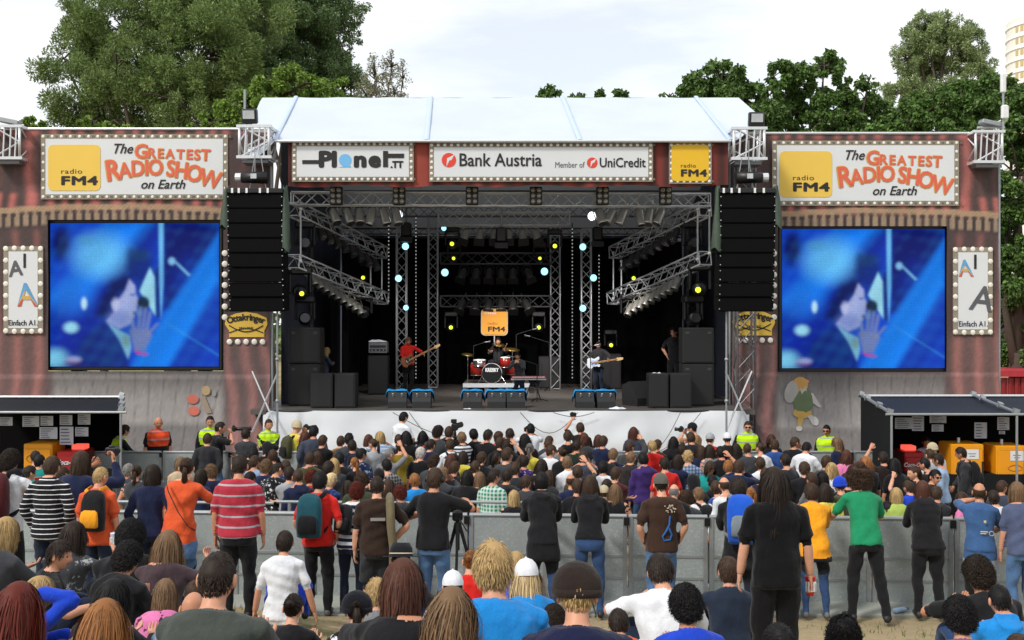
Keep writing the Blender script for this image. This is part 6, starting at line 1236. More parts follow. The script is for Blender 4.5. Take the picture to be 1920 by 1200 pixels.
# ------------------------------------------------------------------ people
shoe_ms = [mat('shoe_%d' % i, lin(c), .6) for i, c in enumerate(SHOES)]; lip_m = mat('lips', lin('b06a5e'), .5); eye_m = mat('eyes', lin('241a16'), .25)
SEAT = dict(sit=True, pz=.13, lean=16, hl=(-.10, .50, .44), hr=(.12, .50, .44), el=(-.7, -.3, -.8), er=(.7, -.3, -.8), fl=(-.13, .62), fr=(.13, .60), kl=(-.25, .2, 1), kr=(.25, .2, 1), fold=.0105)
POSE = dict(
    stand=dict(), stand2=dict(hl=(-.25, .10, .78), hr=(.20, .20, .95), er=(1, -.6, 0), twist=6, fl=(-.13, .05), hyaw=10), pocket=dict(hl=(-.20, .06, .92), hr=(.20, .06, .92), el=(-1, -1, 0), er=(1, -1, 0)),
    fold=dict(hl=(.13, .25, 1.20), hr=(-.13, .27, 1.16), el=(-1, .1, -.6), er=(1, .1, -.6), lean=-2), photo=dict(hl=(-.06, .27, 1.50), hr=(.08, .27, 1.50), el=(-1, .2, -.7), er=(1, .2, -.7), palm=((0, 0, 1), (0, 0, 1)), curl=.9),
    armup=dict(hr=(.16, .28, 1.78), er=(1, .3, -.2), hl=(-.24, .10, .85), palm=((0, 1, 0), (-1, 0, .3)), curl=.7), armupl=dict(hl=(-.16, .28, 1.78), el=(-1, .3, -.2), palm=((1, 0, .3), (0, 1, 0)), curl=.7),
    lean=dict(lean=20, hl=(-.10, .50, 1.10), hr=(.12, .50, 1.10), el=(-.45, -.1, -1), er=(.45, -.1, -1), fl=(-.13, -.06), fr=(.13, -.10), hpitch=-8), lean2=dict(lean=24, hl=(-.22, .52, 1.10), hr=(.18, .52, 1.10), el=(-.8, 0, -1), er=(.7, 0, -1), fl=(-.16, .0), fr=(.19, -.16), fdir=(10, -25), twist=5, side=3, hpitch=-6),
    leanr=dict(lean=15, side=4, hl=(-.22, .12, .80), hr=(.24, .44, 1.08), er=(1, -.2, -.4), hyaw=14, hpitch=-4), hip=dict(hr=(.20, .02, 1.0), er=(1, -.5, .1), hl=(-.27, .03, .74)), bow=dict(lean=8, hpitch=32, hl=(-.08, .28, 1.08), hr=(.10, .28, 1.06), el=(-1, -.2, -.4), er=(1, -.2, -.4)),
    drink=dict(hl=(-.05, .22, 1.50), el=(-1, .1, -.4), lean=10, hr=(.2, .4, 1.05), hpitch=-12, curl=1.0, palm=((0, 0, 1), (0, 1, 0))),
    hug=dict(SEAT), seat=dict(SEAT, lean=10, hl=(-.34, .12, .06), hr=(.3, .35, .40), el=(-.5, -1, .2)), back=dict(SEAT, lean=-14, hl=(-.28, -.30, .06), hr=(.28, -.30, .06), el=(-.4, -1, .4), er=(.4, -1, .4), fl=(-.15, .75), fr=(.18, .68)), hunch=dict(SEAT, lean=30, hpitch=14, hl=(-.05, .46, .40), hr=(.08, .46, .40)),
    elbow=dict(SEAT, lean=22, hl=(-.10, .44, .52), hr=(.12, .42, .46), el=(-1, -.1, -.25), twist=-4), cup=dict(SEAT, lean=14, hr=(.26, .40, .62), er=(1, -.2, -.6), twist=10, hyaw=-18, curl=.9), temple=dict(SEAT, lean=20, hr=(.10, .16, .80), er=(1, .5, -.5), hl=(.1, .45, .45), hyaw=-30), recline=dict(SEAT, lean=-38, hl=(-.30, -.42, .06), hr=(.30, -.42, .06), el=(-.5, -1, .5), er=(.5, -1, .5), hpitch=-20, fl=(-.15, .82), fr=(.15, .8)))
BODY = {}
def get_body(pose, **kw):
    key = (pose,) + tuple(sorted((k, str(v)) for k, v in kw.items()))
    if key not in BODY: q = dict(POSE[pose]); q.update(kw); q['seed'] = len(BODY); BODY[key] = make_body('body', **q)
    return BODY[key]
capm = {}
def cap_mesh(kind):
    if kind in capm: return capm[kind]
    m = MB(); n = 20
    if kind == 'cap':
        rings = [(.0, 1.10), (.03, 1.10), (.06, 1.02), (.09, .85), (.115, .55), (.128, .12)]; vs = []
        for z, k in rings:
            for i in range(n): a = 2 * PI * i / n; vs.append((math.cos(a) * .082 * k, math.sin(a) * .104 * k - .006, z + .012))
        m.add(vs, [(j * n + i, j * n + (i + 1) % n, (j + 1) * n + (i + 1) % n, (j + 1) * n + i) for j in range(len(rings) - 1) for i in range(n)] + [tuple(range(5 * n, 6 * n))])
        m.grid(lambda u, v: ((u - .5) * .15 * (1 - .25 * v), .09 + .085 * v - .02 * (2 * u - 1) ** 2, .018 - .012 * v + .012 * (1 - (2 * u - 1) ** 2)), 8, 3); m.sphere((0, -.006, .142), .008, 8, 4)
    elif kind == 'beanie':
        m.path([(0, -.01, -.01), (0, -.012, .03), (0, -.012, .07), (0, -.012, .11), (0, -.012, .135), (0, -.012, .145)], [(.107, .089), (.112, .092), (.106, .088), (.082, .07), (.045, .04), (.01, .01)], 22, ref=(0, 1, 0))
        m.path([(0, -.01, -.014), (0, -.01, .022)], [(.111, .093), (.113, .095)], 22, ref=(0, 1, 0))
    elif kind == 'trilby':
        m.path([(0, -.01, .04), (0, -.01, .05), (0, -.01, .11), (0, -.01, .158), (0, -.01, .150)], [(.105, .088), (.105, .088), (.096, .080), (.072, .055), (.02, .02)], 22, ref=(0, 1, 0)); m.path([(0, -.01, .038), (0, -.01, .046)], [(.165, .145), (.150, .130)], 26, ref=(0, 1, 0))
    elif kind == 'hood':
        m.path([(0, -.03, -.15), (0, -.035, -.08), (0, -.025, .0), (0, -.02, .07), (0, -.025, .115), (0, -.03, .135)], [(.10, .115), (.098, .105), (.112, .100), (.105, .090), (.06, .055), (.01, .01)], 22, ref=(0, 1, 0))
    capm[kind] = m.mesh(kind, mat_cloth('black'), True); return capm[kind]
glm = None
def glasses_mesh():
    global glm
    if glm is None:
        m = MB()
        for sx in (-1, 1): m.prism([(sx * .034 + .026 * math.cos(k * PI / 6), .004 + .019 * math.sin(k * PI / 6)) for k in range(12)], lambda u, v, q: (u, .094 - abs(u) * .25 + q, v), .006); m.tube((sx * .056, .085, .01), (sx * .080, -.005, .008), .004, 4)
        m.box((0, .098, .008), (.02, .006, .006)); glm = m.mesh('sunglasses', blackplastic)
    return glm
def set_mats(o, ms):
    for i, m in enumerate(ms): o.material_slots[i].link = 'OBJECT'; o.material_slots[i].material = m
def clo(spec):                                 # 'black' or 'navy/stripe/white/.07'
    a = spec.split('/'); return mat_cloth(a[0], a[1] if len(a) > 1 else None, a[2] if len(a) > 2 else 'white', float(a[3]) if len(a) > 3 else .07)
PEOPLE = []; hair_n = 0
def person(px, py, d, pose, rot, hair, hcol, top, bot='jeans', label=None, group=None, near=False, x2='hivis/thin/lightgrey/.16', cap=None, capc='black', glasses=False, base=None, skin=None, lim=(.86, 1.14), topname=None, gl=True, **kw):
    global hair_n
    kw.setdefault('voxel', .013 if near else .02); info = get_body(pose, **kw)
    x = (px - 960) * d / FPX; g = ground_z(x, d) if base is None else base; zt = CZ - (py - 600) * d / FPX + (.012 if cap is None and hair in ('curly', 'afro', 'messy') else 0)
    sc = (zt - g) / (info['top'] + .02); sc2 = min(max(sc, lim[0]), lim[1]); z = g if lim[0] <= sc <= lim[1] else (zt - (info['top'] + .02) * sc2 if sc < lim[0] else g + min((sc - sc2) * info['top'], .25))
    o = link('person', info['me']); o.location = (x - (info['hc'][0] * math.cos(math.radians(rot)) - info['hc'][1] * math.sin(math.radians(rot))) * sc2, d - (info['hc'][0] * math.sin(math.radians(rot)) + info['hc'][1] * math.cos(math.radians(rot))) * sc2, z)
    o.rotation_euler = (0, 0, math.radians(rot)); o.scale = (sc2,) * 3
    hair_n += 1; sk = skin if skin is not None else hair_n % 4
    set_mats(o, (mat_skin(sk), clo(top), clo(bot), shoe_ms[hair_n % 4], lip_m, eye_m, clo(x2)))
    if cap and cap != 'hood' and hair in ('short', 'crop', 'messy', 'curly'): hair = 'bald'
    if hair and hair != 'none':
        h = link('hair', make_hair(hair, hair_n % 3 if not near else hair_n % 4, near), o); h.matrix_local = info['head']; h.material_slots[0].link = 'OBJECT'; h.material_slots[0].material = mat_hair(hcol)
    if cap: c = link({'hood': 'hood'}.get(cap, 'hat'), cap_mesh(cap), o); c.matrix_local = info['head'] @ Matrix.Scale(1.10 if hair in ('long', 'bob', 'wavy', 'tail') else 1.02, 4); c.material_slots[0].link = 'OBJECT'; c.material_slots[0].material = clo(capc)
    if glasses: c = link('sunglasses', glasses_mesh(), o); c.matrix_local = info['head']
    tag(o, label, 'person', group); M = Matrix.Translation(o.location) @ Matrix.Rotation(math.radians(rot), 4, 'Z') @ Matrix.Scale(sc2, 4)
    PEOPLE.append(dict(o=o, px=px, py=py, d=d, hair=hair, hcol=hcol, top=top, label=label, cap=cap, capc=capc, kw=kw, M=M, info=info, topname=topname))
    return PEOPLE[-1]
def sloft(m, secs, e=3.6, n=20):                # boxy rounded loft: (centre, half width x, half depth y)
    vs = []
    for c, a, b in secs:
        for k in range(n): t = 2 * PI * k / n; x, y = math.cos(t), math.sin(t); vs.append((c[0] + a * math.copysign(abs(x) ** (2 / e), x), c[1] + b * math.copysign(abs(y) ** (2 / e), y), c[2]))
    m.add(vs, [(j * n + i, j * n + (i + 1) % n, (j + 1) * n + (i + 1) % n, (j + 1) * n + i) for j in range(len(secs) - 1) for i in range(n)] + [tuple(range(n - 1, -1, -1)), tuple(range((len(secs) - 1) * n, len(secs) * n))]); return m
def backpack(P, label, col, col2='black', big=1.0, dx=0, spz=1.24, low=False):
    c, R = P['info']['spine'](spz); t = empty('backpack', (0, 0, 0), 0, label, 'backpack'); t.matrix_world = P['M'] @ Matrix.Translation(Vector(c)) @ Matrix([list(r) for r in R]).to_4x4()
    t.scale = [v * big for v in t.scale]; y0 = -.215; m = MB(); sloft(m, [((dx, y0, -.25), .11, .06), ((dx, y0 - .005, -.235), .135, .082), ((dx, y0 - .01, -.08), .145, .092), ((dx, y0 - .005, .10), .14, .082), ((dx, y0 + .012, .19), .12, .062), ((dx, y0 + .03, .235), .08, .03), ((dx, y0 + .035, .245), .03, .01)]); m.build('bag', clo(col), t, True)
    m = MB(); sloft(m, [((dx, y0 - .09, -.20), .09, .02), ((dx, y0 - .10, -.185), .11, .035), ((dx, y0 - .105, -.08), .112, .04), ((dx, y0 - .10, -.01), .10, .03), ((dx, y0 - .09, .012), .07, .012)]); m.build('pocket', clo(col2), t, True)
    for sx in (-1, 1): m = MB(); m.path([(sx * .075 + dx * .5, y0 + .08, .19), (sx * .095, -.13, .235), (sx * .10, .0, .262), (sx * .115, .10, .19), (sx * .13, .135, .02), (sx * .15, .03, -.12), (sx * .11, y0 + .06, -.18)], [(.008, .026)] * 7, 8); m.build('strap', clo(col2), t, True)
    return t
def held(P, kind, label, off=(0, .05, .02), side=1):
    hs = [h for h in P['info']['hands'] if h[0] == side][0]; pos = P['M'] @ (Vector(hs[1]) + Vector(hs[2]) * .07 + Vector(off)); t = empty({'cup': 'cup', 'camera': 'photo_camera', 'phone': 'phone'}[kind], pos, P['o'].rotation_euler.z, label, {'cup': 'cup', 'camera': 'camera', 'phone': 'phone'}[kind]); return t
def camera_thing(P, label, lens=.14, off=(-.05, .06, .05)):
    t = held(P, 'camera', label, off); m = MB(); m.rbox((0, 0, 0), (.15, .075, .105), .014); m.rbox((0, 0, .06), (.06, .06, .04), .01); m.build('body', blackplastic, t); m = MB(); m.path([(0, .03, 0), (0, .05 + lens * .5, 0), (0, .05 + lens, 0), (0, .07 + lens, 0)], [.036, .038, .042, .046], 12); m.build('lens', blackplastic, t, True)
def cup_thing(P, label, col, h=.15, side=1, off=(0, .03, -.04)):
    t = held(P, 'cup', label, off, side); t.rotation_euler = (0, 0, 0); m = MB(); m.path([(0, 0, 0), (0, 0, .005), (0, 0, h * .97), (0, 0, h)], [.028, .030, .042, .043], 16); m.build('wall', mat('cup_' + col, lin(CLOTH.get(col, col)), .4), t, True); m = MB(); m.disc((0, 0, h * .8), (0, 0, 1), .036, 14, .003); m.build('drink', mat('beer', lin('c99a2e'), .2), t); m = MB()
    for a in range(5): A = -1.57 + (a - 2) * .5; m.box((.041 * math.cos(A), .041 * math.sin(A), h * .5), (.012, .012, h * .5), (0, 0, A))
    m.build('print', white_print, t)
# ---- stewards, photographers and others along the stage front
def guard(px, py, d, rot, hair, hcol, label, pose='stand', **kw):
    kw.setdefault('sleeve', 'long'); return person(px, py, d, pose, rot, hair, hcol, 'black', 'black', label, 'stewards in safety vests', near=True, vest=True, wide=1.1, voxel=.016, lim=(.9, 1.12), **kw)
guard(234, 795, 24.9, -60, 'short', 'darkbrown', 'steward in lime vest leaning by the left stall, dark hair', 'leanr'); guard(297, 780, 25.1, -150, 'none', 'brown', 'bald steward in an orange safety vest', 'stand', x2='hiorange/thin/lightgrey/.16', sleeve='short')
guard(394, 778, 25.3, -165, 'crop', 'darkbrown', 'steward in lime vest behind the black-shirted photographer', 'stand'); guard(504, 784, 25.3, -150, 'crop', 'brown', 'steward in lime vest with folded arms at the left skirt corner', 'fold')
guard(1402, 788, 25.3, 172, 'crop', 'brown', 'steward in lime vest and sunglasses at the right skirt corner', 'pocket', glasses=True, sleeve='short'); guard(1550, 795, 25.0, 150, 'crop', 'black', 'steward in lime vest and sunglasses before the printed elephant wall', 'stand', glasses=True)
p = person(413, 789, 24.0, 'photo', -70, 'crop', 'darkbrown', 'black', 'fadedjeans', 'photographer in black T-shirt and jeans aiming right with long lens', sleeve='short', near=True, voxel=.016, lim=(.9, 1.15)); camera_thing(p, 'black camera with long lens held by the left photographer', .3)
p = person(557, 788, 24.6, 'photo', -40, 'none', 'brown', 'yellow', 'darkgrey', 'photographer in beige beanie and sleeveless yellow top', cap='beanie', capc='beige', sleeve='none', near=True, voxel=.016, lim=(.9, 1.15)); camera_thing(p, 'black camera raised by the photographer in the beige beanie', .2); backpack(p, 'dark green backpack of the photographer in the beige beanie', 'olive', 'black', .9)
p = person(757, 771, 25.6, 'bow', -40, 'short', 'black', 'white', 'darkgrey', 'photographer in white T-shirt standing tallest before the skirt', base=.22, hpitch=10, near=True, voxel=.016, lim=(.9, 1.15)); camera_thing(p, 'black camera held low by the white-shirted tallest photographer', .1, (0, .05, 0))
p = person(995, 793, 25.4, 'photo', 10, 'short', 'black', 'white', 'darkgrey', 'photographer in white T-shirt holding a camera to his eye', near=True, voxel=.016); camera_thing(p, 'black camera at the eye of the white-shirted photographer', .1)
p = person(1088, 791, 25.4, 'armupl', 5, 'short', 'brown', 'black', 'darkgrey', 'person in black raising a camera high with the left arm', near=True, voxel=.016)
t = held(p, 'camera', 'black camera held high above the heads before the skirt', (0, .02, .06), -1); m = MB(); m.rbox((0, 0, 0), (.14, .07, .10), .014); m.build('body', blackplastic, t); m = MB(); m.tube((0, .03, 0), (0, .15, .02), .036, 12); m.build('lens', blackplastic, t, True)
person(1188, 799, 25.3, 'stand', 0, 'wavy', 'auburn', 'slate', 'darkgrey', 'woman with long auburn hair alone against the white skirt', fem=1, near=True, voxel=.016)
p = person(1298, 792, 25.4, 'photo', 55, 'short', 'darkbrown', 'tan', 'darkgrey', 'man in black cap and tan shirt facing left', cap='cap', capc='black', near=True, voxel=.016); camera_thing(p, 'small black camera of the man in black cap', .08)
# ---- the band
p = person(766, 632, 33.9, 'fold', -160, 'messy', 'lightbrown', 'red', 'black', 'guitarist in a red shirt looking down at his bass', sleeve='mid', base=ZF, hl=(-.42, .30, 1.20), hr=(.12, .26, .98), el=(-1, -.2, -.5), er=(1, -.1, -.3), hpitch=24, hyaw=-12, near=True, voxel=.016, collar=True, lim=(.9, 1.15))
def guitar(P, label, body_c, head_at, body_at, guard_c):
    a, b = P['M'] @ Vector(body_at), P['M'] @ Vector(head_at); dr = (b - a).normalized(); t = empty('guitar', a, 0, label, 'guitar'); fwd = (P['M'].to_3x3() @ Vector((0, 1, 0))).normalized(); up = fwd.cross(dr).normalized(); M = Matrix((dr, up, fwd)).transposed().to_4x4(); t.matrix_world = Matrix.Translation(a) @ M
    out = [(-.22, .06), (-.20, .15), (-.10, .17), (.0, .11), (.10, .15), (.17, .17), (.16, .08), (.10, .05), (.10, -.05), (.16, -.08), (.13, -.15), (.05, -.12), (-.05, -.11), (-.14, -.17), (-.22, -.12), (-.24, -.03)]
    m = MB(); m.prism(out, lambda u, v, q: (u, v, q - .02), .04); m.build('body', mat('guitar_' + body_c, lin(body_c), .3, var=.1), t); m = MB(); m.prism([(u * .6 + .02, v * .6 - .01) for u, v in out], lambda u, v, q: (u, v, q + .021), .004); m.build('pickguard', mat('guitar_' + guard_c, lin(guard_c), .4), t)
    L_ = (b - a).length / P['o'].scale.x; L_ = (b - a).length; m = MB(); m.box((L_ * .5, 0, .03), (L_, .05, .03)); m.build('neck', mat('maple_wood', lin('b98a54'), .5), t); m = MB(); m.prism([(L_, -.03), (L_ + .05, -.05), (L_ + .2, -.035), (L_ + .22, .03), (L_ + .02, .045)], lambda u, v, q: (u, v, q + .015), .025); m.build('headstock', mat('maple_pale', lin('d3ae78'), .5), t); m = MB(); m.box((0.02, 0, .03), (.02, .09, .02)); m.box((-.08, 0, .03), (.03, .09, .02)); m.build('bridge', chrome, t)
    for s_ in range(4): m = MB(); m.tube((-.08, -.02 + .013 * s_, .05), (L_ + .05, -.015 + .01 * s_, .05), .0022, 3); m.build('string', chrome, t)
guitar(p, 'sunburst bass guitar of the red-shirted guitarist', '8a4a22', (-.72, .34, 1.42), (.06, .30, 1.02), '1a1412')
p = person(1122, 640, 34.0, 'fold', 165, 'messy', 'darkbrown', 'charcoal', 'darkjeans', 'dark-clad guitarist at the right of the stage', sleeve='long', base=ZF, hl=(-.40, .32, 1.14), hr=(.12, .27, 1.04), el=(-1, -.2, -.5), er=(1, -.1, -.3), hpitch=22, near=True, voxel=.016, lim=(.88, 1.15)); guitar(p, 'white-bodied electric guitar of the right guitarist', 'cfd4dc', (-.66, .34, 1.16), (.08, .30, 1.02), '9fb4d8')
p = person(934, 632, 34.9, 'hug', 178, 'short', 'darkbrown', 'charcoal', 'black', 'drummer in a grey jacket sitting behind the red drums', sleeve='long', base=DZ + .45, pz=.16, lean=6, hl=(-.22, .50, .55), hr=(.20, .48, .50), fl=(-.18, .5), fr=(.2, .5), fz=(-.3, -.3), near=True, voxel=.016, lim=(.9, 1.3), hpitch=-4)
for sx, lab in ((-1, 'wooden drumstick in the left hand of the drummer'), (1, 'wooden drumstick in the right hand of the drummer')):
    h = [q for q in p['info']['hands'] if q[0] == sx][0]; q = p['M'] @ (h[1] + h[2] * .07); m = MB(); m.tube((0, 0, 0), (-sx * .1, -.22, .2 if sx < 0 else .06), .009, 5); m.sphere((-sx * .1, -.22, .2 if sx < 0 else .06), .011, 6, 4); tag(m.build('drumstick', mat('maple_pale', (1, 1, 1)), loc=q), lab, 'drumstick')
t = empty('drum_stool', (W(934, 0, 34.9).x, 34.95, DZ), 0, 'low black drum stool under the drummer', 'stool'); m = MB(); m.tube((0, 0, .38), (0, 0, .46), .17, 16); m.build('seat', blackplastic, t); m = MB()
for k in range(3): m.tube((0, 0, .38), (.22 * math.cos(k * 2.1), .22 * math.sin(k * 2.1), 0), .014, 6)
m.build('legs', chrome, t)
person(970, 660, 31.2, 'bow', 160, 'messy', 'black', 'darkgrey', 'darkjeans', 'singer in a dark jacket bent to the microphone at the keyboard', sleeve='long', base=ZF, lean=16, hl=(-.06, .26, 1.36), hr=(.06, .26, 1.36), el=(-1, .1, -.8), er=(1, .1, -.8), hpitch=10, curl=1.1, palm=((0, 0, 1), (0, 0, 1)), near=True, voxel=.016, lim=(.86, 1.15))
person(613, 650, 30.4, 'photo', -65, 'long', 'blond', 'slate', 'darkgrey', 'blond woman with a camera kneeling in the left wing', fem=1, base=ZF, near=True, voxel=.016, lim=(.62, 1.1), sleeve='long', hl=(-.06, .27, 1.2), hr=(.08, .27, 1.2)); person(1263, 612, 32.4, 'hip', 150, 'short', 'black', 'black', 'black', 'stagehand in black standing in the right wing', base=ZF, near=True, voxel=.018, glasses=True, lim=(.85, 1.2))
# ---- people standing at the near barrier
SB = .66
def fence(px, py, d, pose, rot, hair, hcol, top, bot, label, **kw):
    kw.setdefault('base', SB if d > 13.25 else None); kw.setdefault('voxel', .014); kw.setdefault('lim', (.84, 1.12)); return person(px, py, d, pose, rot, hair, hcol, top, bot, label, 'people standing near the barrier', near=True, **kw)
p = fence(20, 844, 12.4, 'photo', -8, 'curly', 'darkbrown', 'white', 'black', 'curly-haired person in white T-shirt with red backpack, far left', sleeve='short', hl=(.0, .26, 1.25), hr=(.2, .3, 1.28)); backpack(p, 'dark red backpack of the curly-haired person at far left', 'maroon', 'black', 1.15); cup_thing(p, 'red cup held by the curly-haired person at far left', 'red')
fence(98, 853, 12.0, 'pocket', -4, 'short', 'brown', 'black/thin/white/.055', 'darkjeans', 'person in black hoodie with thin white stripes', sleeve='long', hood=True, loose=1.5, hem=.80)
p = fence(152, 843, 13.5, 'photo', -12, 'bob', 'brown', 'navy', 'darkjeans', 'person in navy rain jacket taking a picture at left', sleeve='long', loose=1.5, hl=(.0, .3, 1.55), hr=(.28, .28, 1.60)); camera_thing(p, 'small camera raised by the person in navy jacket', .05)
p = fence(189, 873, 11.9, 'stand', -8, 'crop', 'blond', 'orange', 'darkjeans', 'blond man in bright orange T-shirt with bag on shoulder', sleeve='short', loose=1.5, hem=.80, hyaw=-20); backpack(p, 'black and amber bag slung on the orange T-shirt', 'black', 'amber', 1.0, .06)
fence(286, 868, 12.2, 'pocket', 2, 'bob', 'darkbrown', 'navy', 'darkjeans', 'dark-haired person in plain navy sweater and jeans', sleeve='long', fem=.5)
p = fence(350, 856, 12.2, 'leanr', -6, 'tail', 'brown', 'orange', 'black', 'ponytailed person in orange T-shirt, denim jacket round the waist', fem=.6, coat=.58, tied=True, x2='fadedjeans', bottom='slim'); c, R = p['info']['spine'](1.2); m = MB(); m.path([(-.13, -.05, 1.46), (-.06, -.16, 1.38), (.06, -.17, 1.15), (.16, -.13, .98), (.2, -.02, .92)], [(.004, .018)] * 5, 6); t = m.build('shoulder_strap', clo('brown'), p['o'], True)
fence(450, 850, 11.6, 'stand', 0, 'crop', 'darkbrown', 'a8303f/thin/lightgrey/.11', 'black', 'stocky man in red T-shirt with thin grey stripes', wide=1.16, loose=1.2, hem=.88)
p = fence(600, 881, 13.3, 'pocket', -5, 'short', 'black', 'red', 'black', 'man in plain red T-shirt wearing a teal and black backpack'); backpack(p, 'teal and black backpack on the red T-shirt', '1f4a55', 'black', 1.05, -.05)
p = fence(669, 905, 13.5, 'leanr', -10, 'curly', 'red', 'navy/stripe/white/.085', 'darkjeans', 'woman in navy and white striped top with dark red hair', fem=1, bottom='slim', sleeve='short'); backpack(p, 'small black backpack of the woman in the striped top', 'black', 'black', .8, -.1)
fence(707, 890, 12.9, 'hip', 4, 'crop', 'darkbrown', 'brown', 'charcoal', 'man in brown T-shirt and shorts, cardigan over his shoulder', bottom='short', wide=1.1, hem=.84)
p = PEOPLE[-1]; m = MB(); m.path([(.13, .12, 1.38), (.15, .02, 1.47), (.16, -.11, 1.42), (.17, -.16, 1.2), (.20, -.16, .95), (.19, -.14, .72), (.14, -.15, .66)], [(.04, .06), (.05, .09), (.05, .10), (.05, .10), (.05, .09), (.045, .08), (.02, .03)], 12); t = m.build('cardigan', clo('6a6048'), None, True); t.matrix_world = p['M']; tag(t, 'grey-brown cardigan hung over the shoulder of the shorts wearer', 'cardigan'); m = MB(); m.box((.02, -.135, 1.27), (.17, .008, .035)); m.build('chest_bar', mat('grey_print', lin('8e8a86'), .8), p['o'])
p = fence(816, 876, 13.0, 'armup', -12, 'short', 'brown', 'black', 'fadedjeans', 'cameraman in black T-shirt with headphones beside the tripod', hr=(.30, .36, 1.34), hl=(-.2, .3, 1.2), er=(1, .1, -.5), wide=1.05); m = MB(); m.path([(.088 * math.sin(a), -.01, .03 + .10 * math.cos(a)) for a in [(-100 + 20 * i) * PI / 180 for i in range(11)]], .008, 6)
for sx in (-1, 1): m.tube((sx * .075, -.01, .0), (sx * .105, -.01, .0), .036, 14)
h = m.build('headphones', blackplastic, p['o'], True); h.matrix_local = p['info']['head']
tp = empty('tripod', (W(858, 0, 13.1).x, 13.1, SB), 0, 'black video tripod standing beside the cameraman', 'tripod')
for k in range(3): A = k * 2.09 + .5; m = MB(); m.tube((0, 0, 1.15), (.36 * math.cos(A), .36 * math.sin(A), 0), .017, 7); m.tube((.03 * math.cos(A), .03 * math.sin(A), 1.12), (.33 * math.cos(A), .33 * math.sin(A), .06), .012, 6); m.build('leg', blackm, tp)
m = MB(); m.rbox((0, 0, 1.2), (.12, .12, .12), .02); m.tube((0, 0, .8), (0, 0, 1.2), .025, 8); m.build('head', blackplastic, tp); m = MB(); m.tube((0, -.03, 1.2), (.12, -.3, 1.08), .01, 6); m.build('pan_bar', blackm, tp)
fence(1015, 883, 13.5, 'lean', 4, 'short', 'black', 'black', 'jeans', 'person in long black hooded coat and jeans at the barrier', sleeve='long', hood=True, coat=.66, loose=1.3)
fence(1106, 888, 13.45, 'lean', -4, 'long', 'brown', 'black', 'jeans', 'woman with long brown hair in black hoodie and tight blue jeans', fem=1, sleeve='long', hood=True, bottom='slim', hem=.93)
fence(1239, 887, 13.2, 'pocket', 3, 'short', 'darkbrown', '3c2b22', 'fadedjeans', 'man in grey cap and brown T-shirt with small prints', cap='cap', capc='5a5650', wide=1.05, hem=.84)
p = PEOPLE[-1]; rq = random.Random(3); m = MB()
for k in range(26): m.sphere((.08 + rq.uniform(-.07, .06), -.125 - .0, 1.36 + rq.uniform(-.04, .05)), (.009, .006, .009), 5, 3)
m.build('shirt_print', mat('bone_print', lin('b8ac98'), .8), p['o']); m = MB(); m.path([(.07, -.135, 1.28), (.06, -.145, 1.18), (.02, -.145, 1.10), (-.02, -.14, 1.04), (.0, -.14, .99), (.07, -.14, 1.0), (.09, -.14, 1.06), (.05, -.145, 1.15)], .012, 5); m.build('shirt_print', mat('blue_line_print', lin('1f5a9c'), .8), p['o'])
p = fence(1384, 896, 13.0, 'lean', -6, 'messy', 'darkbrown', 'black', 'darkjeans', 'dark curly-haired person in black with bright blue backpack', sleeve='long', coat=.7); backpack(p, 'bright blue and grey backpack at the barrier', '1c50b4', '6f7880', 1.15)
fence(1521, 906, 13.4, 'lean', -3, 'messy', 'brown', 'amber', 'jeans', 'person in amber yellow T-shirt leaning on the barrier', coat=.72, tied=True, x2='black', bottom='slim')
fence(1611, 880, 13.3, 'lean2', 3, 'afro', 'brown', 'green', 'black', 'person with big brown afro in green T-shirt leaning on barrier', bottom='long')
fence(1730, 899, 13.4, 'lean', -4, 'bob', 'auburn', 'black', 'black', 'woman with auburn bob in black hoodie and black trousers', fem=1, wide=1.12, sleeve='long', hood=True)
p = fence(1836, 903, 13.3, 'drink', -18, 'bald', 'brown', 'steelblue', 'black', 'balding man in blue T-shirt drinking from a yellow cup', wide=1.08, coat=.62, tied=True, x2='lightgrey', bottom='wide'); cup_thing(p, 'yellow cup at the mouth of the balding man in blue', 'yellow', .14, -1, (0, .02, .03)); rq = random.Random(9)
m = MB(); m.path([(.13 + .03 * math.cos(k * .7), -.14, 1.12 + .03 * math.sin(k * .7)) for k in range(10)], .004, 4); m.box((.04, -.142, 1.14), (.09, .006, .012)); m.box((.03, -.142, 1.115), (.07, .006, .010)); m.box((.05, -.135, 1.27), (.03, .006, .03)); m.build('shirt_print', mat('pale_yellow_print', lin('c9b87a'), .8), p['o'])
fence(1907, 901, 13.1, 'leanr', 2, 'bob', 'lightbrown', 'greyblue', 'fadedjeans', 'person in grey-blue T-shirt and jeans at the right edge', fem=.6)
fence(1547, 904, 14.9, 'stand', 5, 'bob', 'darkbrown', 'yellow', 'jeans', 'dark-haired woman in yellow T-shirt behind the amber shirt', fem=1, base=.3)
p = fence(1452, 872, 8.8, 'stand', -3, 'wavy', 'darkbrown', '101012', '141416', 'tall long-haired man in black T-shirt holding a red cup', wide=1.06, loose=1.4, hem=.80, hl=(-.30, .06, .76), hr=(.30, .05, .74), base=None, voxel=.012, bottom='wide', lim=(.9, 1.1)); cup_thing(p, 'red printed cup hanging from the hand of the long-haired man', 'red', .15, 1, (0, .02, -.10))
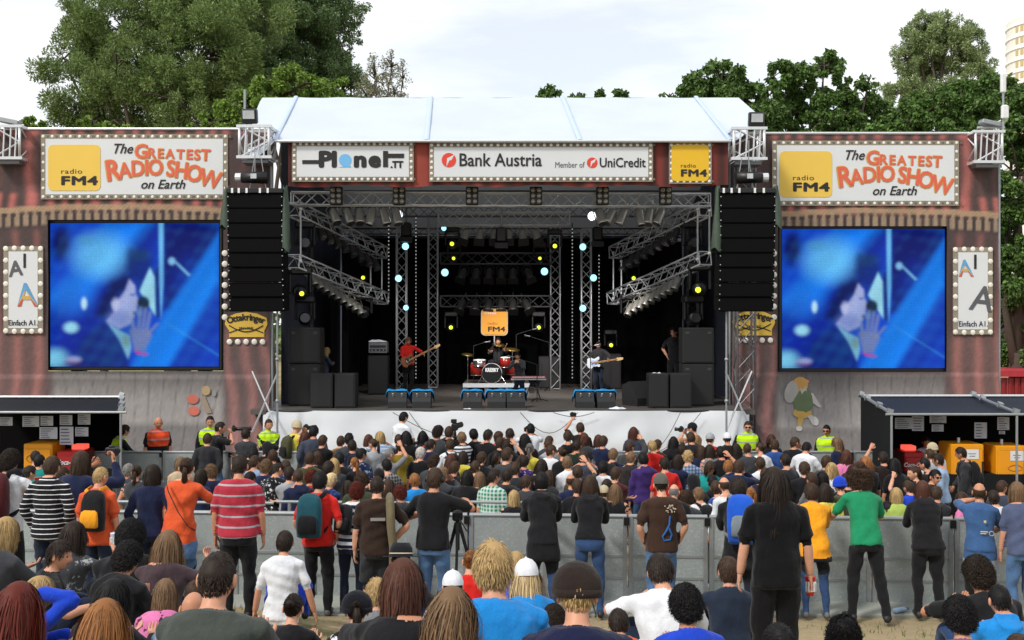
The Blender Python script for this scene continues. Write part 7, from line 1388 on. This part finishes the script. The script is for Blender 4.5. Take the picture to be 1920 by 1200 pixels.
# ---- people sitting on the slope
def sit(px, py, d, pose, rot, hair, hcol, top, bot, label, **kw):
    kw.setdefault('voxel', .012 if d < 7 else .014); kw.setdefault('lim', (.8, 1.14)); return person(px, py, d, pose, rot, hair, hcol, top, bot, label, 'people sitting on the slope', near=True, **kw)
sit(10, 966, 9.6, 'hug', -20, 'bob', 'blond', 'darkgrey', 'royal', 'blond person in dark grey sweater sitting at the left edge', sleeve='long', fem=1)
p = sit(138, 974, 10.0, 'cup', -8, 'long', 'darkbrown', 'darkgrey/print/lightgrey', 'jeans', 'long dark-haired woman in grey printed T-shirt holding a cup', fem=1); cup_thing(p, 'pale printed cup held by the woman in grey print', 'palewhite')
sit(112, 1014, 8.2, 'seat', -55, 'messy', 'darkbrown', 'black', 'darkjeans', 'brown-haired man in black T-shirt turning his face right', hyaw=-35); sit(245, 976, 9.6, 'hunch', 10, 'curly', 'black', 'black', 'darkjeans', 'black-haired person in black with a peach scarf', sleeve='long', collar=True, hpitch=6)
m = MB(); q = PEOPLE[-1]; c, R = q['info']['spine'](1.47); m.path([tuple(Vector(c) + Vector((.085 * math.cos(a), .08 * math.sin(a), .03 + .01 * math.sin(3 * a)))) for a in [k * .4 for k in range(17)]], .026, 8); m.build('scarf', clo('cf8f74'), q['o'], True)
sit(240, 1018, 8.4, 'hunch', -15, 'curly', 'black', 'black', 'black', 'person in black sweater with a pale collar, sitting', sleeve='long', hpitch=8); sit(315, 990, 9.4, 'cup', -4, 'long', 'lightbrown', 'plum', 'jeans', 'woman with smooth light brown hair in plum T-shirt', fem=1, hyaw=0)
sit(408, 1028, 5.0, 'hug', -4, 'crop', 'darkbrown', '424743', 'darkjeans', 'large close man with cropped hair in grey-green T-shirt', wide=1.16, voxel=.011, lean=12); sit(310, 1082, 7.0, 'hug', 0, 'bob', 'lightbrown', 'pink/print/4a2440', 'jeans', 'child with fair hair in pink printed T-shirt', fem=1, lim=(.62, 1)); sit(34, 1085, 4.6, 'hug', -6, 'long', 'red', 'black', 'jeans', 'woman with long dark red hair in the bottom left corner', fem=1, sleeve='long')
sit(73, 1077, 6.5, 'temple', -30, 'bob', 'blond', 'royal', 'jeans', 'fair-haired person in blue jacket resting head on hand', sleeve='long'); sit(195, 1117, 4.4, 'hug', -4, 'long', 'ginger', 'lime', 'jeans', 'close woman with long reddish-brown hair and lime collar', fem=1); sit(211, 1082, 6.1, 'hug', -14, 'wavy', 'black', 'black', 'black', 'long black-haired person in black behind the reddish-brown hair', sleeve='long')
sit(362, 1105, 6.3, 'hunch', 0, 'none', 'brown', 'lightblue', 'jeans', 'bald head close left of the large grey-green man', hpitch=24); sit(366, 1086, 7.6, 'hug', 4, 'short', 'brown', 'darkgrey', 'jeans', 'brown head just above the bald head', lim=(.7, 1.1))
sit(534, 993, 11.3, 'seat', 0, 'short', 'darkbrown', 'white', 'royal', 'short-haired woman in white T-shirt sitting upright', fem=1, pz=.24, hr=(.34, .1, .12), er=(.6, -1, 0), bottom='slim'); sit(550, 1110, 7.4, 'hug', -4, 'bun', 'darkbrown', 'black', 'darkjeans', 'woman with a hair bun in black T-shirt, from behind', fem=1)
sit(755, 1042, 5.0, 'elbow', -6, 'bob', 'auburn', 'black', 'jeans', 'close woman with auburn bob and leather bag strap', fem=1, lean=12); q = PEOPLE[-1]; c, R = q['info']['spine'](1.2); c = Vector(c); m = MB(); m.path([c + Vector((.12, .06, .22)), c + Vector((.13, -.05, .24)), c + Vector((.10, -.15, .10)), c + Vector((.06, -.165, -.1)), c + Vector((.0, -.16, -.28))], [(.004, .018)] * 5, 6); m.build('bag_strap', mat('leather', lin('a5765c'), .6), q['o'], True)
sit(752, 1023, 10.8, 'hug', 0, 'short', 'black', 'darkgrey', 'jeans', 'person in a dark trilby hat with pale band', cap='trilby', capc='1c1d22'); q = PEOPLE[-1]; m = MB(); m.path([(0, -.01, .052), (0, -.01, .075)], [(.1065, .0895), (.104, .087)], 22, ref=(0, 1, 0)); hb = m.build('hat_band', clo('beige'), q['o'], True); hb.matrix_local = q['info']['head']
sit(669, 1112, 7.0, 'hug', 8, 'tail', 'darkbrown', 'black/print/white', 'navy', 'person in black bandana and black top with white flowers', cap='beanie', capc='14151c', sleeve='long'); sit(707, 1085, 8.2, 'hug', 10, 'messy', 'blond', 'grey', 'jeans', 'fair-haired child left of the auburn bob', lim=(.6, 1)); sit(847, 1095, 4.5, 'hug', -10, 'wavy', 'lightbrown', 'purple', 'jeans', 'close woman with wavy brown hair and violet top', fem=1)
sit(849, 1070, 9.2, 'hug', 4, 'short', 'brown', 'white', 'jeans', 'child wearing a white cap left of the bright blue shirt', cap='cap', capc='white', lim=(.62, 1.1)); sit(924, 1016, 5.5, 'hug', 6, 'messy', 'blond', 'brightblue', 'jeans', 'close man with tousled fair hair in bright blue T-shirt', wide=1.1, voxel=.011, lean=12); sit(884, 1028, 11.4, 'hug', -10, 'bun', 'ginger', 'red', 'jeans', 'ginger-haired child in red by the barrier foot', lim=(.6, 1.0))
sit(987, 1050, 9.2, 'hug', 8, 'long', 'paleblond', 'brightblue', 'jeans', 'pale blond woman in white cap and bright blue T-shirt', cap='cap', capc='white', fem=1); sit(968, 1031, 10.8, 'hug', 0, 'bob', 'blond', 'royal', 'jeans', 'small blond child behind the white cap woman', lim=(.7, 1.1)); sit(1082, 1056, 4.7, 'hug', -3, 'crop', 'blond', '191d3a', 'jeans', 'close man in dark brown cap and navy T-shirt', cap='beanie', capc='2a211e', wide=1.14, voxel=.011, lean=12)
sit(1238, 1034, 8.6, 'elbow', 4, 'short', 'darkbrown', 'white', 'darkjeans', 'dark-haired man in white T-shirt hunched over his knees', hpitch=22, wide=1.06); sit(1286, 1100, 5.8, 'hug', 2, 'curly', 'black', 'royal', 'jeans', 'person with black curls in royal blue T-shirt', fem=.5); sit(1366, 1041, 9.9, 'hug', -8, 'short', 'brown', '232c3c', 'darkjeans', 'brown-haired man in dark denim jacket', sleeve='long', hyaw=15)
sit(1160, 1139, 7.2, 'hunch', 0, 'short', 'darkbrown', 'orange', 'jeans', 'dark head low in front of the white T-shirt man', lim=(.66, 1)); sit(1039, 1137, 7.4, 'hunch', 4, 'curly', 'darkbrown', 'darkgrey', 'jeans', 'dark curly head low left of the brown cap', lim=(.66, 1))
sit(1834, 1045, 9.0, 'elbow', 4, 'curly', 'darkbrown', 'black', 'jeans', 'curly-haired man in black T-shirt sitting at right', wide=1.08); sit(1874, 1093, 7.5, 'hug', 2, 'crop', 'black', 'brightblue', 'jeans', 'black-haired person in bright blue rain jacket', sleeve='long', hood=True); sit(1800, 1122, 5.7, 'hug', -8, 'curly', 'black', 'violet', 'jeans', 'black-curled woman in violet cardigan at lower right', fem=1, sleeve='long')
sit(1581, 1158, 5.6, 'recline', -6, 'curly', 'black', 'black', 'fadedjeans', 'black curls at the bottom edge beside a denim knee'); sit(1459, 1163, 5.3, 'recline', 4, 'short', 'black', 'black', 'jeans', 'smooth black hair at the bottom edge below the long-haired man'); sit(1912, 1186, 5.2, 'hug', 0, 'short', 'brown', 'olive', 'jeans', 'olive shoulder in the bottom right corner', lim=(.7, 1))
# ---- the crowd between the barrier and the stage
ORG = dict(A=0, B=470, C=940, D=1420)
ROWS = '''
A 1495 272 short brown jacket:charcoal|A 1770 235 short darkbrown tee:darkgrey|A 1820 370 short black hoodie:black|A 255 398 short darkbrown tee:navy|A 285 425 short black tee:teal|A 450 512 short brown tee:blue|A 925 490 short grey tee:darkgrey|A 985 505 tail brown tank:darkgrey|A 1092 490 bald brown tee:grey|A 1300 440 bob lightbrown tank:beige
A 1445 528 bob darkbrown tee:navy|A 1520 505 curly lightbrown jacket:navy|A 1800 548 short black hoodie:black|A 215 505 short darkbrown tee:black|B 30 432 short brown tee:lightblue|B 112 470 curly lightbrown tee:navy|B 195 485 short darkbrown tee:black:print bow|B 252 465 short brown tee:blue|B 160 390 short brown tee:darkgrey|B 120 335 hood black hoodie:black
B 20 375 short black jacket:black|B 278 512 short darkbrown tee:lightgrey|B 340 530 crop brown hoodie:navy|B 440 545 curly red tee:red|B 580 565 messy paleblond tee:blue:check:black|B 395 262 wavy auburn tee:black|B 455 215 short black jacket:slate|B 520 285 short brown tee:black|B 650 292 short brown tee:tan|B 708 270 short black jacket:darkgrey
B 730 320 short darkbrown tee:navy bp=black|B 848 280 bob auburn tee:white|B 880 312 tail brown tee:lightgrey|B 932 258 bob blond tee:lightblue:thin:white photo|B 1065 280 short brown tee:black|B 1120 255 long black jacket:black|B 1078 325 short darkbrown long:mustard|B 1240 255 long black tee:charcoal bp=red|B 1350 225 curly darkbrown jacket:darkgrey|B 1430 222 short brown jacket:black photo
B 1520 262 short lightbrown tee:white:stripe:darkgrey|B 1605 240 short black jacket:black|B 1710 245 short darkbrown jacket:black|B 1785 258 short brown tee:red:check:white photo|B 1868 235 crop darkbrown long:palewhite|B 1795 300 short brown tee:black|B 1850 310 long darkbrown tee:black|B 1000 382 crop grey tee:grey|B 1225 372 short white tee:black|B 1300 315 short darkbrown tee:navy
B 1435 312 short brown tee:white:print:darkgrey bp=black|B 800 380 short black tee:navy:print:lightblue|B 600 450 bob blond tee:darkgrey|B 750 445 tail strawberry tee:black|B 425 410 short brown jacket:olive|B 480 400 wavy brown jacket:black|B 560 470 short darkbrown tee:charcoal|B 980 455 short black long:brown:check:lightgrey|B 925 530 cap:black:short black tee:black photo|B 800 565 curly brown jacket:mossgreen
B 1320 435 curly brown tee:darkgrey|B 1445 420 long auburn tee:black|B 1530 400 bob darkbrown jacket:yellow|B 1470 472 short brown tank:black|B 1620 470 short brown tee:darkbrown|B 1665 410 messy brown hoodie:black|B 1768 410 bob darkbrown tee:darkgrey face|B 1840 425 short white long:palewhite|B 1850 375 short lightbrown tee:brown|B 1560 535 bob black jacket:black
B 1650 548 long lightbrown tee:charcoal|B 1755 530 short darkbrown tee:green:check:white|B 1852 525 short darkbrown jacket:charcoal|B 1895 680 bob blond tank:black|B 1075 655 curly red tee:darkgrey|B 1385 515 short lightbrown jacket:darkgrey|B 640 410 short black jacket:black|B 700 610 long darkbrown jacket:black|B 990 600 wavy brown tee:darkbrown|B 1180 560 short ginger tee:brightblue
C 60 235 crop darkbrown long:palewhite|C 170 275 long black tee:black|C 345 292 short brown tee:darkgrey|C 335 315 crop brown hoodie:lightgrey|C 478 255 short brown tee:black|C 595 268 wavy auburn tee:darkgrey|C 700 282 long auburn tee:lightblue:check:white|C 735 290 short brown tee:navy|C 925 332 short brown jacket:darkgrey|C 1085 325 short blond tee:red
C 1125 318 short brown tee:maroon|C 1240 295 long black jacket:black|C 1365 265 short brown jacket:charcoal:check:black photo|C 1505 275 cap:lightgrey:short brown tee:red|C 1625 272 cap:white:short brown jacket:black|C 1772 345 crop brown tee:darkgrey|C 1860 340 bun brown tee:white|C 1500 352 long darkbrown tank:grey|C 1580 365 short black jacket:black|C 205 345 tail grey tee:yellow
C 40 312 long darkbrown tee:black|C 45 375 short brown tee:darkgrey|C 165 432 short darkbrown tee:purple:print:white|C 360 355 short brown tee:white|C 435 370 bun brown tee:black|C 475 437 short lightbrown tee:white|C 545 322 short darkbrown jacket:darkgreen|C 590 400 short brown tee:slate|C 805 380 short lightbrown tee:navy bp=black|C 935 405 short lightbrown hoodie:charcoal:check:brown
C 1022 410 short black hoodie:purple|C 1175 445 short darkbrown tee:red|C 1305 352 short darkbrown tee:black|C 1345 400 messy blond long:lightblue:check:navy|C 1272 425 bob darkbrown tee:navy|C 1505 470 bob brown jacket:teal glasses|C 1635 465 short ginger tee:slate|C 1710 470 messy brown hoodie:navy photo|C 1380 570 hood black hoodie:black|C 730 470 short black tee:white
C 825 512 short brown tee:maroon|C 550 502 short brown tee:olive|C 500 565 bald brown jacket:navy|C 548 600 short brown tee:black|C 290 457 long darkbrown tee:black|C 345 537 wavy brown tee:charcoal|C 180 572 short brown tee:darkgrey|C 740 652 cap:beige:short brown tee:grey|C 820 635 wavy lightbrown tank:black|C 1245 637 bald grey jacket:black
C 1335 692 curly brown tee:darkgrey|C 1420 660 short lightbrown tee:white bp=black|C 1605 587 bald brown long:white|C 1545 612 short brown tee:blue|C 1520 572 short black jacket:black|C 1800 660 tail ginger tee:yellow|C 760 600 bob darkbrown jacket:black|C 1690 345 wavy darkbrown jacket:black|C 1440 360 long brown tee:navy|C 100 480 short brown jacket:charcoal
D 100 280 bob brown jacket:black face|D 125 317 short brown tee:blue|D 272 300 short brown tee:black photo|D 355 335 short black tee:white bow|D 575 300 wavy lightbrown tee:navy|D 642 390 wavy auburn tank:pink|D 535 482 long blond tee:white|D 500 432 short brown tee:darkgrey|D 20 442 short brown tee:white|D 340 482 messy brown jacket:black
D 390 552 short brown tee:grey|D 470 547 bob black tee:black|D 592 590 beanie:royal:short brown tee:olive|D 782 437 wavy strawberry tee:black|D 738 472 bob auburn tee:charcoal|D 905 405 short darkbrown tee:darkbrown armupl|D 985 450 long black tee:black|D 1245 382 crop brown tee:lightgrey|D 1300 417 short darkbrown long:lightblue|D 1205 447 crop black tee:black
D 1280 532 short black tee:black glasses|D 1120 512 tail brown tee:black|D 1465 372 short darkbrown hoodie:charcoal bp=black|D 690 497 short brown tee:plum|D 1000 662 bob blond tee:lime|D 1085 612 short brown tee:royal armupl|D 942 762 short black tee:darkgrey|D 1290 652 short brown tee:charcoal|D 1470 692 long brown tee:pink|D 1700 682 short darkbrown tee:white
D 1762 612 short brown tee:slate|D 640 560 short darkbrown jacket:black|D 200 420 short darkbrown jacket:charcoal|D 60 520 short brown tee:navy'''
TOPW = dict(tee='T-shirt', long='shirt', jacket='jacket', hoodie='hoodie', tank='tank top')
placed = [(P['o'].location.x, P['o'].location.y) for P in PEOPLE]; rc = random.Random(21); crowd = []
for tok in ROWS.replace('\n', '|').split('|'):
    tok = tok.split()
    if not tok: continue
    reg, zx, zy, hair, hcol, top = tok[0], float(tok[1]), float(tok[2]), tok[3], tok[4], tok[5]; opts = tok[6:]; px, py = ORG[reg] + zx * .2604, 740 + zy * .2604
    cap = capc = None
    if not opts and rc.random() < .06: opts = ['photo' if rc.random() < .6 else 'armup']
    if ':' in hair: cap, capc, hair = hair.split(':')
    if hair == 'hood': cap, capc, hair = 'hood', 'black', 'none'
    tp_ = top.split(':'); kind, colr = tp_[0], tp_[1]; spec = '/'.join(tp_[1:]); pat = tp_[2] if len(tp_) > 2 else None
    if pat == 'check' : spec += ('/white' if len(tp_) < 4 else '') + '/.06'
    best = None
    for H in [1.76 + .02 * ((-1) ** k) * (k // 2 + (k % 2)) for k in range(0, 19)]:
        lo, hi = 15.2, 24.0
        for _ in range(24):
            md = (lo + hi) / 2; yy = 600 + (CZ - ground_z((px - 960) * md / FPX, md) - H) * FPX / md
            if yy > py: lo = md
            else: hi = md
        x = (px - 960) * md / FPX; dist = min([math.hypot((x - a) * 1.0, (md - b) * 1.15) for a, b in placed] or [9]); err = abs(600 + (CZ - H) * FPX / md - py) if md > 15.3 else 0
        sc_ = min(dist, .52) - abs(H - 1.74) * .35 - err * .02
        if best is None or sc_ > best[0]: best = (sc_, H, md, x)
    _, H, md, x = best; placed.append((x, md)); fem = hair in ('long', 'wavy', 'bob', 'tail', 'bun'); kw = {}
    pose = rc.choice(['stand', 'stand2', 'pocket', 'fold'] if kind == 'tee' else ['stand2', 'pocket']); rot = rc.uniform(-34, 34)
    for o_ in opts:
        if o_ in ('photo', 'bow', 'armup', 'armupl'): pose = o_
        if o_ == 'face': rot = 180 + rc.uniform(-20, 20)
        if o_ == 'glasses': rot = 180 + (10 if reg == 'C' else 60); kw['glasses'] = True
    if reg == 'D' and zy < 560 and zx > 700 and 'glasses' not in opts: rot += rc.uniform(10, 60)
    pv = rc.choice([0, 1]); P = person(px, py, md, pose, rot, hair, hcol, spec, rc.choice(['jeans', 'darkjeans', 'black', 'darkgrey', 'fadedjeans']), None, 'the crowd before the stage', cap=cap, capc=capc or 'black', fem=1 if fem else 0, sleeve={'tee': 'short', 'tank': 'none'}.get(kind, 'long'), hood=(kind == 'hoodie'), loose={'jacket': 1.5, 'hoodie': 1.5}.get(kind, 1.0), voxel=.024, hyaw=(0, 34)[pv] * (1 if fem else -1) if kind == 'tee' and pose != 'fold' else (12 if fem else -10), lim=(.84, 1.16), **kw)
    cw = CLOTHW.get(colr, colr); pw = {'check': 'checked ', 'stripe': 'striped ', 'thin': 'striped ', 'print': 'printed '}.get(pat, '')
    P['topdesc'] = f'{cw} {pw}{TOPW[kind]}'
    hw = HAIRW[hcol]; P['basel'] = ({'cap': f"person in {CLOTHW.get(capc, capc)} cap and ", 'beanie': f"person in {CLOTHW.get(capc, capc)} knit cap and ", 'hood': 'person with hood up in '}[cap] if cap else {'bald': f'balding {hw}-haired person in ', 'long': f'person with long {hw} hair in ', 'wavy': f'person with long wavy {hw} hair in ', 'bob': f'person with {hw} bob in ', 'tail': f'person with {hw} ponytail in ', 'bun': f'person with {hw} hair bun in ', 'curly': f'person with curly {hw} hair in ', 'messy': f'person with tousled {hw} hair in ', 'crop': f'person with cropped {hw} hair in '}.get(hair, f'{hw}-haired person in ')) + P['topdesc']
    if 'photo' in opts: P['basel'] += ' raising a camera'
    if 'glasses' in opts: P['basel'] += ' wearing sunglasses'
    if 'face' in opts: P['basel'] += ' facing the camera'
    if 'armupl' in opts: P['basel'] += ' with raised arm'
    if 'armup' in opts: P['basel'] += ' with one arm raised'
    crowd.append(P)
    for o_ in opts:
        if o_.startswith('bp='): P['bp'] = o_[3:]
cnt = {}; tcnt = {}
for P in crowd: cnt[P['basel']] = cnt.get(P['basel'], 0) + 1; tcnt[P['topdesc']] = tcnt.get(P['topdesc'], 0) + 1
used = set(P['label'] for P in PEOPLE if P['label'])
refs = [(P['px'], P['py'], P['topdesc'], P) for P in crowd if tcnt[P['topdesc']] == 1]
for P in crowd:
    lab = P['basel']
    if cnt[lab] > 1 or lab in used:
        near_ = sorted((math.hypot(r[0] - P['px'], (r[1] - P['py']) * 1.2), r) for r in refs if r[3] is not P) if False else sorted([(math.hypot(r[0] - P['px'], (r[1] - P['py']) * 1.2), i) for i, r in enumerate(refs) if r[3] is not P])
        for _, i in near_:
            r = refs[i]; dx_, dy_ = P['px'] - r[0], P['py'] - r[1]; rel = ('left of' if dx_ < 0 else 'right of') if abs(dx_) > abs(dy_) * .8 else ('behind' if dy_ < 0 else 'in front of'); c_ = f"{lab}, {rel} the {r[2]}"
            if c_ not in used and len(c_.split()) <= 16: lab = c_; break
    used.add(lab); P['label'] = lab; P['o']['label'] = lab
    if 'bp' in P: backpack(P, f"{P['bp']} backpack on the {lab}" if len(lab.split()) < 12 else f"{P['bp']} backpack worn over the {P['topdesc']}", {'red': 'red'}.get(P['bp'], P['bp']), 'black', .95)
vc = empty('video_camera', W(853, 800, 23.4), 0, 'black video camera on a stand rising over the crowd', 'camera'); m = MB(); m.rbox((0, 0, 0), (.14, .3, .14), .02); m.build('body', blackplastic, vc); m = MB(); m.tube((.03, .14, 0), (.12, .28, .02), .06, 12); m.build('lens', blackplastic, vc); m = MB(); m.rbox((-.02, -.05, .12), (.12, .08, .08), .01); m.build('viewfinder', blackplastic, vc); m = MB()
for k in range(3): m.tube((0, 0, -.05), (.3 * math.cos(k * 2.1), .3 * math.sin(k * 2.1), -W(853, 800, 23.4).z), .015, 6)
m.build('legs', blackm, vc)
# barman and small things
person(1737, 818, 24.0, 'pocket', 170, 'short', 'darkbrown', 'palewhite', 'black', 'barman in pale T-shirt inside the right stall', near=False); person(1748, 830, 22.0, 'stand', 10, 'short', 'blond', 'white', 'jeans', 'person in cream patterned cap at the right stall', cap='beanie', capc='beige')
b = W(607, 1190, 7.6); x, y = b.x, 7.6; t = empty('cup', (x, y, ground_z(x, y) + .0), 0, 'yellow beer cup standing in the grass', 'cup'); m = MB(); m.path([(0, 0, 0), (0, 0, .15)], [.03, .043], 16); m.build('wall', mat('cup_amber', lin('d9a637'), .3), t, True); m = MB(); m.disc((0, 0, .14), (0, 0, 1), .04, 14, .004); m.build('foam', white_print, t)
x, y = W(1690, 0, 13.3).x, 13.35; t = empty('plastic_bottle', (x, y, SB + .035), .5, 'crushed clear-blue plastic bottle by the barrier foot', 'bottle'); m = MB(); m.path([(-.10, 0, 0), (-.09, 0, 0), (0, 0, .004), (.06, 0, 0), (.10, 0, .002), (.12, 0, .002)], [.01, .033, .029, .034, .014, .013], 12); m.build('bottle_body', mat('pet_blue', lin('9fb9d6'), .15), t, True); m = MB(); m.tube((.12, 0, .002), (.135, 0, .002), .016, 12); m.build('cap', mat('cap_blue', lin('2a56a8'), .4), t)
bpy.data.scenes.remove(TMP)
print('people', len(PEOPLE), 'seconds', time.time() - T0)
